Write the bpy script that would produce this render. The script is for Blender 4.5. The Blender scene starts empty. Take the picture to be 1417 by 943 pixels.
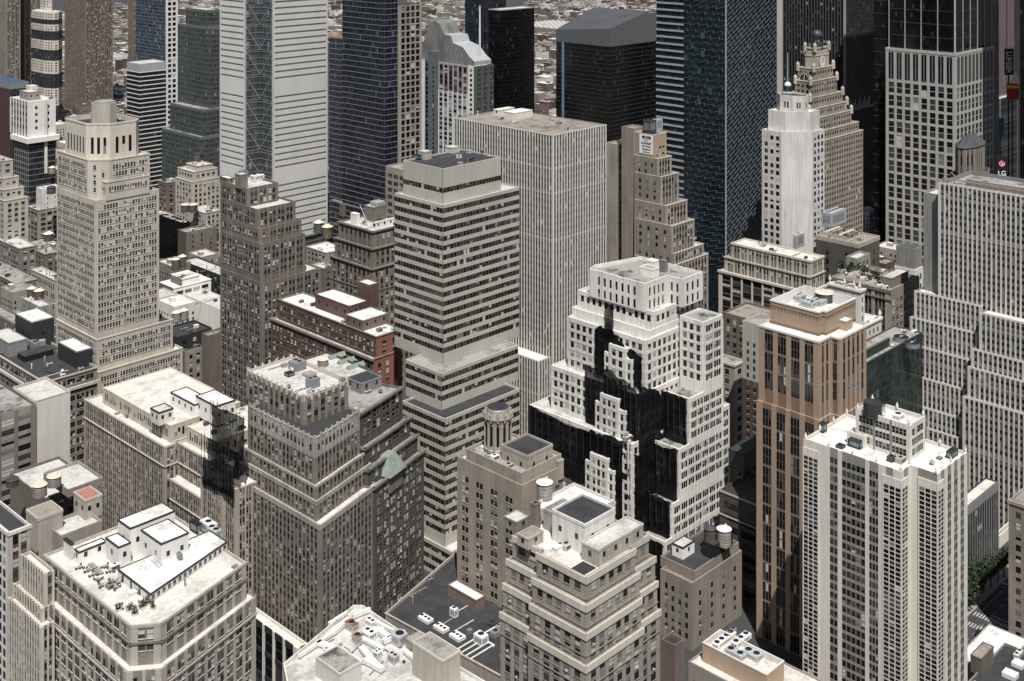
import bpy, math, random
from mathutils import Vector
R_ = math.radians
# ---------------------------------------------------------------- camera, light, exposure
H, F, CX, HY = 300.0, 1690.0, 708.5, -130.0
scn = bpy.context.scene
COL = scn.collection
cam_d = bpy.data.cameras.new('camera'); cam = bpy.data.objects.new('camera', cam_d); COL.objects.link(cam)
cam.location = (0, 0, H); cam.rotation_euler = (R_(90), 0, 0)
cam_d.sensor_width = 36; cam_d.lens = 36*F/1417; cam_d.shift_y = -(471.5-HY)/1417
cam_d.clip_start = 1; cam_d.clip_end = 20000
scn.camera = cam
SUN_EL, SUN_AZ = 61, 6          # elevation; degrees to the right of straight behind the camera
world = bpy.data.worlds.new('World'); scn.world = world; world.use_nodes = True
wn = world.node_tree.nodes; wl = world.node_tree.links
bg = wn['Background']; bg.inputs[1].default_value = 0.05
sky = wn.new('ShaderNodeTexSky'); sky.sky_type = 'NISHITA'; sky.sun_disc = False
sky.sun_elevation = R_(SUN_EL)
sdir = Vector((math.sin(R_(SUN_AZ))*math.cos(R_(SUN_EL)), -math.cos(R_(SUN_AZ))*math.cos(R_(SUN_EL)), math.sin(R_(SUN_EL))))
sky.sun_rotation = math.atan2(sdir.x, sdir.y)
sky.air_density = 1.0; sky.dust_density = 2.0; sky.ozone_density = 1.0
wl.new(sky.outputs[0], bg.inputs[0])
sun_d = bpy.data.lights.new('sun', 'SUN'); sun = bpy.data.objects.new('sun', sun_d); COL.objects.link(sun)
sun_d.energy = 5.0; sun_d.angle = R_(0.5); sun_d.color = (1.0, 0.972, 0.93)
sun.rotation_euler = sdir.to_track_quat('Z', 'Y').to_euler()
scn.view_settings.view_transform = 'Standard'; scn.view_settings.look = 'None'
scn.view_settings.exposure = 0.15; scn.view_settings.gamma = 1.0
scn.render.engine = 'CYCLES'
scn.cycles.max_bounces = 4; scn.cycles.diffuse_bounces = 2; scn.cycles.glossy_bounces = 3
scn.cycles.use_denoising = True
# ---------------------------------------------------------------- materials
MAT = {}
def newmat(name):
    m = bpy.data.materials.new(name); m.use_nodes = True; MAT[name] = m
    return m, m.node_tree.nodes, m.node_tree.links, m.node_tree.nodes['Principled BSDF']
def ramp(N, stops):
    r = N.new('ShaderNodeValToRGB'); e = r.color_ramp.elements
    e[0].position, e[0].color = stops[0][0], (*stops[0][1], 1); e[1].position, e[1].color = stops[-1][0], (*stops[-1][1], 1)
    for p, c in stops[1:-1]:
        k = e.new(p); k.color = (*c, 1)
    return r
def noise(N, L, co, sc, det=4, rough=.6):
    mp = N.new('ShaderNodeMapping'); mp.inputs['Scale'].default_value = sc; L.new(co, mp.inputs[0])
    n = N.new('ShaderNodeTexNoise'); n.inputs['Scale'].default_value = 1; n.inputs['Detail'].default_value = det
    n.inputs['Roughness'].default_value = rough; L.new(mp.outputs[0], n.inputs[0]); return n.outputs[0]
def mul(N, L, a, b, f=1.0):
    m = N.new('ShaderNodeMix'); m.data_type = 'RGBA'; m.blend_type = 'MULTIPLY'; m.inputs[0].default_value = f
    L.new(a, m.inputs[6])
    if isinstance(b, tuple): m.inputs[7].default_value = (*b, 1)
    else: L.new(b, m.inputs[7])
    return m.outputs[2]
def stone(name, c, dirt=.35, streak=.3, fine=.25, rough=.85, warm=.06):
    dirt = min(.5, dirt*1.25+.04); streak = min(.4, streak*.85+.02); g = sum(c)/3; c = tuple(v+(g-v)*.12 for v in c)
    m, N, L, P = newmat(name); tc = N.new('ShaderNodeTexCoord').outputs['Object']
    big = ramp(N, [(.3, tuple(v*(1-dirt) for v in c)), (.55, c), (.8, (c[0]*(1+warm), c[1], c[2]*(1-warm)))])
    L.new(noise(N, L, tc, (.05, .05, .03), 5), big.inputs[0])
    st = ramp(N, [(.35, (1-streak,)*3), (.6, (1, 1, 1))]); L.new(noise(N, L, tc, (.7, .7, .035), 4), st.inputs[0])
    fi = ramp(N, [(.3, (1-fine,)*3), (.7, (1+fine*.5,)*3)]); L.new(noise(N, L, tc, (1.1, 1.1, 2.6), 3), fi.inputs[0])
    oi = N.new('ShaderNodeObjectInfo'); tv = ramp(N, [(0, (.84, .835, .84)), (.5, (.98, .97, .95)), (1, (1.1, 1.085, 1.05))]); L.new(oi.outputs['Random'], tv.inputs[0])
    o = mul(N, L, mul(N, L, mul(N, L, big.outputs[0], st.outputs[0]), fi.outputs[0]), tv.outputs[0])
    L.new(o, P.inputs['Base Color']); P.inputs['Roughness'].default_value = rough
    return m
def roofm(name, c, patch=.4, rough=.9, c2=None):
    m, N, L, P = newmat(name); tc = N.new('ShaderNodeTexCoord').outputs['Object']
    c2 = c2 or tuple(v*(1-patch) for v in c)
    a = ramp(N, [(.38, c2), (.5, c), (.75, tuple(min(.9, v*1.12) for v in c))]); L.new(noise(N, L, tc, (.12, .12, .12), 6, .65), a.inputs[0])
    b = ramp(N, [(.3, (.7, .7, .7)), (.62, (1, 1, 1))]); L.new(noise(N, L, tc, (.6, .9, .6), 4), b.inputs[0])
    br = N.new('ShaderNodeTexBrick'); br.inputs['Scale'].default_value = .22; br.inputs['Mortar Size'].default_value = .008
    br.inputs['Color1'].default_value = (1, 1, 1, 1); br.inputs['Color2'].default_value = (.93, .93, .93, 1); br.inputs['Mortar'].default_value = (.72, .72, .72, 1)
    L.new(tc, br.inputs[0])
    L.new(mul(N, L, mul(N, L, a.outputs[0], b.outputs[0]), br.outputs[0], .9), P.inputs['Base Color']); P.inputs['Roughness'].default_value = rough
def plain(name, c, rough=.6, metal=0, var=.15):
    m, N, L, P = newmat(name); tc = N.new('ShaderNodeTexCoord').outputs['Object']
    a = ramp(N, [(.3, tuple(v*(1-var) for v in c)), (.7, tuple(v*(1+var*.5) for v in c))]); L.new(noise(N, L, tc, (.5, .5, .25), 4), a.inputs[0])
    L.new(a.outputs[0], P.inputs['Base Color']); P.inputs['Roughness'].default_value = rough; P.inputs['Metallic'].default_value = metal
def glass(name, lo, hi, fh=4.0, vb=1.6, rough=.12, spec=.5, wob=.02, bias=.5):
    """dark curtain-wall glass: each pane its own tone, slightly out of true"""
    m, N, L, P = newmat(name); tc = N.new('ShaderNodeTexCoord').outputs['Object']
    sx = N.new('ShaderNodeSeparateXYZ'); L.new(tc, sx.inputs[0])
    ad = N.new('ShaderNodeMath'); L.new(sx.outputs[0], ad.inputs[0]); L.new(sx.outputs[1], ad.inputs[1])
    def snap(o, s):
        d = N.new('ShaderNodeMath'); d.operation = 'DIVIDE'; L.new(o, d.inputs[0]); d.inputs[1].default_value = s
        f = N.new('ShaderNodeMath'); f.operation = 'FLOOR'; L.new(d.outputs[0], f.inputs[0]); return f.outputs[0]
    cb = N.new('ShaderNodeCombineXYZ'); L.new(snap(ad.outputs[0], vb), cb.inputs[0]); L.new(snap(sx.outputs[2], fh), cb.inputs[1])
    w = N.new('ShaderNodeTexWhiteNoise'); w.noise_dimensions = '2D'; L.new(cb.outputs[0], w.inputs[0])
    big = noise(N, L, tc, (.03, .03, .05), 3)
    mx = N.new('ShaderNodeMath'); mx.operation = 'MULTIPLY'; L.new(w.outputs[0], mx.inputs[0]); L.new(big, mx.inputs[1])
    a = ramp(N, [(.05, lo), (bias, tuple((p+q)/2 for p, q in zip(lo, hi))), (.85, hi)]); L.new(mx.outputs[0], a.inputs[0])
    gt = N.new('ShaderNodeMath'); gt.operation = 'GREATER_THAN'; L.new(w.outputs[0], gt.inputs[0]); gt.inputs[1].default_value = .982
    bl_ = N.new('ShaderNodeMix'); bl_.data_type = 'RGBA'; L.new(gt.outputs[0], bl_.inputs[0]); L.new(a.outputs[0], bl_.inputs[6]); bl_.inputs[7].default_value = (*[v*1.5+.02 for v in hi], 1)  # rare panes lightened in the colour, in place of bright reflections
    L.new(bl_.outputs[2], P.inputs['Base Color']); P.inputs['Roughness'].default_value = rough
    P.inputs['Specular IOR Level'].default_value = spec
    bm = N.new('ShaderNodeBump'); bm.inputs['Strength'].default_value = .25; bm.inputs['Distance'].default_value = wob*10
    L.new(noise(N, L, tc, (.35, .35, .35), 2), bm.inputs['Height']); L.new(bm.outputs[0], P.inputs['Normal'])
def striped(name, lo, hi, fh, frac=.5, rough=.3):
    """window strip between fins: glass with a spandrel each floor"""
    m, N, L, P = newmat(name); tc = N.new('ShaderNodeTexCoord').outputs['Object']
    sx = N.new('ShaderNodeSeparateXYZ'); L.new(tc, sx.inputs[0])
    d = N.new('ShaderNodeMath'); d.operation = 'DIVIDE'; L.new(sx.outputs[2], d.inputs[0]); d.inputs[1].default_value = fh
    f = N.new('ShaderNodeMath'); f.operation = 'FRACT'; L.new(d.outputs[0], f.inputs[0])
    fl = N.new('ShaderNodeMath'); fl.operation = 'FLOOR'; L.new(d.outputs[0], fl.inputs[0])
    oi = N.new('ShaderNodeObjectInfo')
    cb = N.new('ShaderNodeCombineXYZ'); L.new(fl.outputs[0], cb.inputs[0]); L.new(oi.outputs['Random'], cb.inputs[1])
    w = N.new('ShaderNodeTexWhiteNoise'); w.noise_dimensions = '2D'; L.new(cb.outputs[0], w.inputs[0])
    rw = ramp(N, [(.78, lo), (.86, tuple(v*.8+.05 for v in hi)), (.97, (.35, .35, .33))]); rw.color_ramp.interpolation = 'CONSTANT'; L.new(w.outputs[0], rw.inputs[0])
    gt = N.new('ShaderNodeMath'); gt.operation = 'GREATER_THAN'; L.new(f.outputs[0], gt.inputs[0]); gt.inputs[1].default_value = frac
    mx = N.new('ShaderNodeMix'); mx.data_type = 'RGBA'; L.new(gt.outputs[0], mx.inputs[0]); L.new(rw.outputs[0], mx.inputs[6]); mx.inputs[7].default_value = (*hi, 1)
    L.new(mx.outputs[2], P.inputs['Base Color']); P.inputs['Roughness'].default_value = rough

stone('limestone', (.53, .485, .415), .12, .14, .12)
stone('limestone_trim', (.60, .55, .47), .1, .12, .1)
stone('buff_brick', (.36, .32, .27), .2, .2, .2)
stone('buff_trim', (.52, .47, .40), .15, .2, .15)
stone('grey_brick', (.285, .26, .225), .22, .25, .25)
stone('grey_trim', (.50, .46, .40), .2, .3, .2)
stone('tan_brick', (.325, .28, .23), .2, .22, .2)
stone('tan_trim', (.42, .37, .315), .2, .2, .2)
stone('brown_brick', (.19, .158, .13), .25, .25, .25)
stone('brown_trim', (.26, .225, .19), .2, .25, .2)
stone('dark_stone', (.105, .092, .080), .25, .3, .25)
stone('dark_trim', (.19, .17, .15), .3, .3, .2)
stone('red_brick', (.135, .075, .058), .25, .2, .25)
stone('orange_brick', (.34, .12, .085), .15, .2, .2)
stone('white_brick', (.76, .74, .70), .1, .22, .08)
stone('white_stone', (.74, .72, .68), .12, .25, .1)
stone('white_paint', (.82, .80, .765), .05, .08, .04)
stone('pale_green_stone', (.47, .46, .40), .08, .08, .06)
stone('gold_panel', (.43, .31, .215), .05, .06, .08)
stone('gold_dark', (.26, .165, .10), .08, .06, .08)
stone('cream_panel', (.66, .63, .57), .05, .1, .06)
stone('pinkish_panel', (.27, .245, .22), .06, .1, .1)
stone('grey_grid', (.50, .49, .455), .06, .12, .08)
stone('ceramic', (.67, .67, .645), .03, .05, .05)
stone('fin_white', (.66, .64, .59), .05, .1, .05)
stone('concrete', (.33, .32, .30), .2, .3, .2)
stone('steel_grey', (.22, .23, .235), .1, .15, .1)
stone('teal_panel', (.13, .155, .155), .05, .1, .1)
stone('green_panel', (.085, .10, .088), .05, .1, .1)
stone('mauve', (.42, .36, .42), .05, .08, .05)
stone('mauve_dark', (.22, .17, .18), .05, .1, .1)
stone('pink_brown', (.21, .15, .13), .15, .15, .2)
stone('crimson', (.08, .028, .034), .1, .1, .1)
stone('silver_roof', (.24, .255, .255), .35, .2, .5, .4)
stone('copper_green', (.23, .295, .25), .2, .25, .15)
stone('slate', (.085, .09, .10), .2, .2, .2)
roofm('roof_white', (.80, .785, .75), .28); roofm('roof_cream', (.70, .665, .60), .22)
roofm('roof_grey', (.34, .33, .305), .4); roofm('roof_dark', (.042, .043, .046), .35, c2=(.028, .028, .03))
roofm('roof_mottled', (.33, .32, .30), .75, c2=(.07, .068, .062)); roofm('roof_light', (.58, .565, .53), .3); roofm('roof_tan', (.30, .265, .22), .4)
plain('charcoal', (.028, .029, .032), .7); plain('black_metal', (.012, .012, .014), .6); plain('brown_mullion', (.11, .065, .055), .6)
plain('metal_light', (.50, .52, .53), .45, .3); plain('metal_grey', (.26, .27, .28), .5, .3); plain('zig_metal', (.17, .185, .19), .5, .2); plain('metal_dark', (.06, .062, .066), .5, .2)
plain('metal_white', (.72, .72, .70), .5); plain('wood_tank', (.105, .088, .072), .9, 0, .5); plain('wood_pale', (.32, .29, .25), .9, 0, .4)
plain('cone_cream', (.66, .57, .45), .7); plain('cone_dark', (.05, .052, .058), .6); plain('rust', (.22, .085, .04), .85, 0, .5)
plain('terra', (.36, .16, .12), .85); plain('orange_net', (.55, .17, .06), .8); plain('dark_green', (.018, .034, .03), .6)
plain('leaf', (.022, .036, .013), .8, 0, .5); plain('leaf_pale', (.042, .06, .02), .8, 0, .4); plain('bark', (.08, .06, .045), .9)  # leaf greens darkened to stand for shade over the avenue trees
plain('blue_panel', (.06, .10, .18), .4); plain('sky_blue', (.16, .25, .36), .4); plain('sign_white', (.82, .82, .80), .6); plain('sign_black', (.01, .01, .012), .5)
plain('sign_red', (.45, .02, .05), .5); plain('sign_yellow', (.75, .50, .05), .5); plain('bright_red', (.5, .05, .03), .5)
plain('asphalt', (.045, .046, .05), .9, 0, .25); plain('pavement', (.26, .25, .235), .9, 0, .25); plain('paint_white', (.42, .42, .40), .9, 0, .5)  # road-marking white greyed to stand for the shade over the avenue
plain('g_dark', (.010, .011, .013), .08, 0, .3); plain('g_mid', (.055, .058, .06), .15); plain('g_lite', (.20, .20, .195), .2); plain('g_blind', (.50, .49, .46), .3)  # palest panes stand for drawn blinds and for reflected sky, painted as colour
plain('g_teal', (.03, .06, .06), .12); plain('g_brown', (.055, .036, .032), .15); plain('frame_pale', (.42, .40, .36), .6); plain('frame_dark', (.05, .047, .045), .6)
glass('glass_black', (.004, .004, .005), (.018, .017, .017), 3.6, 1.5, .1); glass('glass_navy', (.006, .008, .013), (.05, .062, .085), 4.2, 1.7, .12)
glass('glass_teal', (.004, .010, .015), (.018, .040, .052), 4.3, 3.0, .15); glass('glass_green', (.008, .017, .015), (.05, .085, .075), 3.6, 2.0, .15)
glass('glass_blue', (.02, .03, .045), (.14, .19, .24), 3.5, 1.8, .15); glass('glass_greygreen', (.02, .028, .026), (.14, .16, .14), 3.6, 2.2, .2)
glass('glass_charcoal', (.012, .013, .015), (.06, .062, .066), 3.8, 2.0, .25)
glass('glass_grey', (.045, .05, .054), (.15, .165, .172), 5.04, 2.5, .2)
striped('strip_dark', (.010, .011, .013), (.075, .072, .068), 3.9, .55); striped('strip_grey', (.012, .012, .014), (.16, .155, .145), 3.3, .5)
striped('strip_black', (.006, .006, .008), (.018, .018, .02), 3.9, .6)
# black debris netting: dark woven cloth, blue sheen painted into the colour, worn pale patches
m_, N_, L_, P_ = newmat('netting'); tc_ = N_.new('ShaderNodeTexCoord').outputs['Object']
ra_ = ramp(N_, [(.45, (.0025, .0025, .0035)), (.60, (.0045, .0055, .011)), (.68, (.016, .0155, .015)), (.74, (.07, .068, .062)), (.85, (.22, .21, .19))])
L_.new(noise(N_, L_, tc_, (.45, .45, .22), 10, .78), ra_.inputs[0])
rb_n = ramp(N_, [(.35, (.25, .25, .25)), (.6, (1, 1, 1))]); L_.new(noise(N_, L_, tc_, (.06, .06, .05), 4), rb_n.inputs[0])
L_.new(mul(N_, L_, ra_.outputs[0], rb_n.outputs[0]), P_.inputs['Base Color']); P_.inputs['Roughness'].default_value = .9; P_.inputs['Specular IOR Level'].default_value = .15
tr_n = ramp(N_, [(.42, (.05,)*3), (.60, (.15,)*3), (.71, (.3,)*3), (.80, (.8,)*3)]); L_.new(noise(N_, L_, tc_, (.16, .16, .12), 7, .75), tr_n.inputs[0]); mx_n = N_.new('ShaderNodeMixShader'); tb_n = N_.new('ShaderNodeBsdfTransparent'); L_.new(tr_n.outputs[0], mx_n.inputs[0]); L_.new(P_.outputs[0], mx_n.inputs[1]); L_.new(tb_n.outputs[0], mx_n.inputs[2]); L_.new(mx_n.outputs[0], N_['Material Output'].inputs[0])
bm_ = N_.new('ShaderNodeBump'); bm_.inputs['Strength'].default_value = .8; bm_.inputs['Distance'].default_value = .6; L_.new(noise(N_, L_, tc_, (.8, .8, .25), 6), bm_.inputs['Height']); L_.new(bm_.outputs[0], P_.inputs['Normal'])
# ---------------------------------------------------------------- geometry helpers
THETA = R_(45.8)
class MB:
    def __init__(s): s.v, s.f, s.m, s.names = [], [], [], []
    def mi(s, mat):
        if mat not in s.names: s.names.append(mat)
        return s.names.index(mat)
    def face(s, pts, mat):
        b = len(s.v); s.v += pts; s.f.append(tuple(range(b, b+len(pts)))); s.m.append(s.mi(mat))
    def hexa(s, p, mat, top=None, skip=()):
        """p: 4 bottom points CCW then 4 top points"""
        b = len(s.v); s.v += p; k = s.mi(mat); kt = s.mi(top) if top else k
        fs = [((0, 3, 2, 1), k), ((4, 5, 6, 7), kt), ((0, 1, 5, 4), k), ((1, 2, 6, 5), k), ((2, 3, 7, 6), k), ((3, 0, 4, 7), k)]
        for i, (q, kk) in enumerate(fs):
            if i in skip: continue
            s.f.append(tuple(b+j for j in q)); s.m.append(kk)
    def box(s, x0, y0, z0, x1, y1, z1, mat, top=None):
        s.hexa([(x0, y0, z0), (x1, y0, z0), (x1, y1, z0), (x0, y1, z0), (x0, y0, z1), (x1, y0, z1), (x1, y1, z1), (x0, y1, z1)], mat, top)
    def prism(s, poly, z0, z1, mat, top=None, bottom=False):
        b = len(s.v); n = len(poly); k = s.mi(mat)
        s.v += [(x, y, z0) for x, y in poly] + [(x, y, z1) for x, y in poly]
        for i in range(n):
            j = (i+1) % n; s.f.append((b+i, b+j, b+n+j, b+n+i)); s.m.append(k)
        s.f.append(tuple(b+n+i for i in range(n))); s.m.append(s.mi(top) if top else k)
        if bottom: s.f.append(tuple(b+i for i in reversed(range(n)))); s.m.append(k)
    def cyl(s, cx, cy, z0, z1, r0, r1, mat, n=20, top=None, cap=True):
        b = len(s.v); k = s.mi(mat)
        for z, r in ((z0, r0), (z1, r1)):
            s.v += [(cx+r*math.cos(2*math.pi*i/n), cy+r*math.sin(2*math.pi*i/n), z) for i in range(n)]
        for i in range(n):
            j = (i+1) % n; s.f.append((b+i, b+j, b+n+j, b+n+i)); s.m.append(k)
        if cap: s.f.append(tuple(b+n+i for i in range(n))); s.m.append(s.mi(top) if top else k)
    def tube(s, p, q, r, mat, n=6):
        p, q = Vector(p), Vector(q); d = (q-p).normalized(); u = d.orthogonal().normalized(); w = d.cross(u); b = len(s.v); k = s.mi(mat)
        for c in (p, q): s.v += [tuple(c+u*r*math.cos(2*math.pi*i/n)+w*r*math.sin(2*math.pi*i/n)) for i in range(n)]
        for i in range(n):
            j = (i+1) % n; s.f.append((b+i, b+j, b+n+j, b+n+i)); s.m.append(k)
        s.f.append(tuple(b+i for i in reversed(range(n)))); s.m.append(k); s.f.append(tuple(b+n+i for i in range(n))); s.m.append(k)
    def grid(s, cols, mat):
        b = len(s.v); n = len(cols[0]); k = s.mi(mat)
        for c in cols: s.v += c
        for i in range(len(cols)-1):
            for j in range(n-1): s.f.append((b+(i+1)*n+j, b+i*n+j, b+i*n+j+1, b+(i+1)*n+j+1)); s.m.append(k)
    def mesh(s, name):
        me = bpy.data.meshes.new(name); me.from_pydata(s.v, [], s.f)
        for n in s.names: me.materials.append(MAT[n])
        me.polygons.foreach_set('material_index', s.m); me.update(); return me
    def build(s, name, parent=None, loc=(0, 0, 0), rz=0, kind=None, label=None):
        o = bpy.data.objects.new(name, s.mesh(name)); COL.objects.link(o); o.location = loc; o.rotation_euler = (0, 0, rz)
        if parent: o.parent = parent
        if kind: o['kind'] = kind
        if label: o['label'] = label
        return o
def tag(o, label, cat, group=None):
    o['label'] = label; o['category'] = cat
    if group: o['group'] = group
    return o
def thing(name, label, cat, loc=(0, 0, 0), rz=0, group=None):
    o = bpy.data.objects.new(name, None); COL.objects.link(o); o.empty_display_size = 1
    o.location = loc; o.rotation_euler = (0, 0, rz); return tag(o, label, cat, group)
def wpix(px, py, z):
    D = F*(H-z)/(py-HY); return ((px-CX)*D/F, D, z)
def project(X, Y, Z): return CX+F*X/Y, HY+F*(H-Z)/Y
def inset(poly, d):
    n = len(poly); out = []
    for i in range(n):
        p0, p1, p2 = poly[i-1], poly[i], poly[(i+1) % n]
        a = Vector((p1[0]-p0[0], p1[1]-p0[1])).normalized(); c = Vector((p2[0]-p1[0], p2[1]-p1[1])).normalized()
        na, nc = Vector((-a.y, a.x)), Vector((-c.y, c.x)); k = 1+na.dot(nc)
        o = (na+nc)/max(k, .25); out.append((p1[0]+o.x*d, p1[1]+o.y*d))
    return out
DEF = dict(kind='grid', fh=3.8, bay=4.0, wins=((.5, .45),), wh=.52, sill=.26, pd=.28, sd=.16, margin=1.6, attic=2.2, base=0, wall='limestone', pier=None, span=None,
           gl='std', rail=True, sillm=None, cornice=None, ph=1.1, bands=(), fs=None)
def S(**k): d = dict(DEF); d.update(k); return d
GL = {'std': [('g_dark', 50), ('g_mid', 22), ('g_lite', 12), ('g_blind', 16)], 'bright': [('g_dark', 34), ('g_mid', 20), ('g_lite', 18), ('g_blind', 28)],
      'dark': [('g_dark', 72), ('g_mid', 22), ('g_lite', 4), ('g_blind', 2)], 'brown': [('g_dark', 44), ('g_brown', 32), ('g_mid', 12), ('g_lite', 6), ('g_blind', 6)],
      'teal': [('g_dark', 40), ('g_teal', 50), ('g_mid', 10)]}
WCACHE = {}
def win_faces(mb, w, h, mu, ml, rail, sillm, T):
    hw = w/2
    mb.face([T(-hw, .03, 0), T(hw, .03, 0), T(hw, .03, h*.5), T(-hw, .03, h*.5)], ml)
    mb.face([T(-hw, .06, h*.5), T(hw, .06, h*.5), T(hw, .06, h), T(-hw, .06, h)], mu)
    if rail:
        mb.face([T(-hw, .08, h*.47), T(hw, .08, h*.47), T(hw, .08, h*.53), T(-hw, .08, h*.53)], rail)
        for x in (-hw, hw-.09): mb.face([T(x, .09, 0), T(x+.09, .09, 0), T(x+.09, .09, h), T(x, .09, h)], rail)
    if sillm:
        a, b = hw+.1, .30
        p = [T(-a, .0, -.24), T(a, .0, -.24), T(a, b, -.24), T(-a, b, -.24), T(-a, .0, 0), T(a, .0, 0), T(a, b, 0), T(-a, b, 0)]
        mb.hexa(p, sillm)
def win_mesh(w, h, mu, ml, rail, sillm):
    key = (round(w, 2), round(h, 2), mu, ml, rail, sillm)
    if key not in WCACHE:
        mb = MB(); win_faces(mb, w, h, mu, ml, rail, sillm, lambda x, y, z: (x, -y, z)); WCACHE[key] = mb.mesh('window')
    return WCACHE[key]
FOOT = []     # footprints (world polygons) for keeping the small houses clear
ALL = {}
import re
def short_of(label):
    w = re.split(r' (?:with|beside|behind|between|left of|right of|at the|in front|on the|cut by|standing|wrapped|half|of thin|stepping|hung|tucked|crowded|crossed|screened|squeezed|rising|glimpsed|below|flaring|banded with) ', label)[0].split()[:8]
    while w[-1] in ('a', 'an', 'the', 'and', 'of', 'its', 'with', 'on'): w.pop()
    return ' '.join(w)
class Bld:
    def __init__(s, name, label, px, yb=None, D=None, rot=0, cat='building', group=None, yv=960, seed=1):
        s.D = D or F*H/(yb-HY); s.X = (px-CX)*s.D/F; s.rz = THETA+R_(rot)
        s.ca, s.sa = math.cos(s.rz), math.sin(s.rz); s.parts = {}; s.win = []; s.ac = []; s.z = 0.0; s.yv = yv; s.tiers = []
        s.rng = random.Random(seed+int(px*7)); s.root = thing(name, label, cat, (s.X, s.D, 0), s.rz, group); ALL[label] = s
    def W(s, x, y, z=0): return (s.X+s.ca*x-s.sa*y, s.D+s.sa*x+s.ca*y, z)
    def Lc(s, X, Y): X -= s.X; Y -= s.D; return (s.ca*X+s.sa*Y, -s.sa*X+s.ca*Y)
    def pt(s, px, py, z): X, Y, _ = wpix(px, py, z); return s.Lc(X, Y)
    def hit(s, p, d, px):
        X, Y, _ = s.W(*p); dx, dy = s.ca*d[0]-s.sa*d[1], s.sa*d[0]+s.ca*d[1]; k = (px-CX)/F
        return (k*Y-X)/(dx-k*dy)
    def zat(s, p, py): return H-(py-HY)*s.W(*p)[1]/F
    def P(s, name):
        if name not in s.parts: s.parts[name] = MB()
        return s.parts[name]
    def corner(s, xc, yb=None, at=None, z=None, fix=True):
        if at:
            if xc is None or not fix: return at
            x = at[0]+s.hit(at, (1, 0), xc)
            return (x, at[1]) if x > at[0]-.35 else (at[0], at[1]+s.hit(at, (0, 1), xc))
        if yb is not None: return s.pt(xc, yb, s.z if z is None else z)
        return s.Lc((xc-CX)*s.D/F, s.D)
    def rect(s, xl, xc, xr, skew=0, **k):
        c = s.corner(xc, **k); da = (math.cos(R_(skew)), math.sin(R_(skew)))
        L = s.hit(c, (0, 1), xl); Wd = s.hit(c, da, xr)
        e = (c[0]+da[0]*Wd, c[1]+da[1]*Wd)
        return [c, e, (e[0], e[1]+max(L-da[1]*Wd, 6)) if skew else (e[0], e[1]+L), (c[0], c[1]+L)]
    def tier(s, poly, st, yt=None, z1=None, z0=None, roof='roof_light', ytat=None, ph=None):
        st2 = st if isinstance(st, tuple) else (st, st); z0 = s.z if z0 is None else z0
        if z1 is None: z1 = s.zat(ytat or poly[0], yt)
        main = next((q for q in st2 if q), DEF); ph = main['ph'] if ph is None else ph; wall = main['wall']; w = s.P('wall'); n = len(poly)
        for i in range(n):
            p, q = poly[i], poly[(i+1) % n]; d = Vector((q[0]-p[0], q[1]-p[1])); ln = d.length
            if ln < .05: continue
            d /= ln; nx, ny = d.y, -d.x; mid = s.W((p[0]+q[0])/2, (p[1]+q[1])/2)
            wn_ = (s.ca*nx-s.sa*ny, s.sa*nx+s.ca*ny); front = wn_[0]*(-mid[0])+wn_[1]*(-mid[1]) > 0
            ss = st2[2] if len(st2) > 2 and min(abs(nx), abs(ny)) > .35 else st2[0] if abs(ny) > abs(nx) else st2[1]
            s.facade(p, d, (nx, ny), ln, z0, z1, ss, front, wall)
        ip = inset(poly, .45); b = len(w.v); k = w.mi(main['cornice'][2] if main['cornice'] else wall); zr = z1-ph
        w.v += [(x, y, z1) for x, y in poly]+[(x, y, z1) for x, y in ip]+[(x, y, zr) for x, y in ip]
        for i in range(n):
            j = (i+1) % n
            w.f += [(b+i, b+j, b+n+j, b+n+i), (b+n+i, b+n+j, b+2*n+j, b+2*n+i)]; w.m += [k, k]
        if roof: s.P('roof#%d' % len(s.tiers)).face([(x, y, zr) for x, y in ip], roof)
        s.z = zr; FOOT.append([s.W(x, y)[:2] for x, y in poly]); t = dict(poly=poly, z1=z1, zr=zr); s.tiers.append(t); return t
    def facade(s, p, d, n, ln, z0, z1, st, front, wall):
        def T(a, dep, z): return (p[0]+d.x*a+n[0]*dep, p[1]+d.y*a+n[1]*dep, z)
        w = s.P('wall')
        def slab(a0, a1, b0, b1, dep, mat, mb=None):
            (mb or w).hexa([T(a0, dep, b0), T(a1, dep, b0), T(a1, 0, b0), T(a0, 0, b0), T(a0, dep, b1), T(a1, dep, b1), T(a1, 0, b1), T(a0, 0, b1)], mat, skip=(4,))
        def skin(mat, mb=None): (mb or w).face([T(0, 0, z0), T(ln, 0, z0), T(ln, 0, z1), T(0, 0, z1)], mat)
        if st is None or not front or ln < 1.2 or z1-z0 < 1.0: skin(st['wall'] if st else wall); return
        if st.get('cornice'):
            ch, cd, cm = st['cornice']; slab(-cd+.003, ln+cd-.006, z1-ch, z1+.02, cd, cm)
        for (zf, bh, bd, bm) in st['bands']:      # bands measured down from the top
            slab(-bd+.004, ln+bd-.008, z1-zf-bh, z1-zf, bd, bm)
        k = st['kind']; zlow = max(z0, min(s.zat(p, s.yv), s.zat((p[0]+d.x*ln, p[1]+d.y*ln), s.yv)))
        if k == 'blank': skin(st['wall']); return
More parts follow.
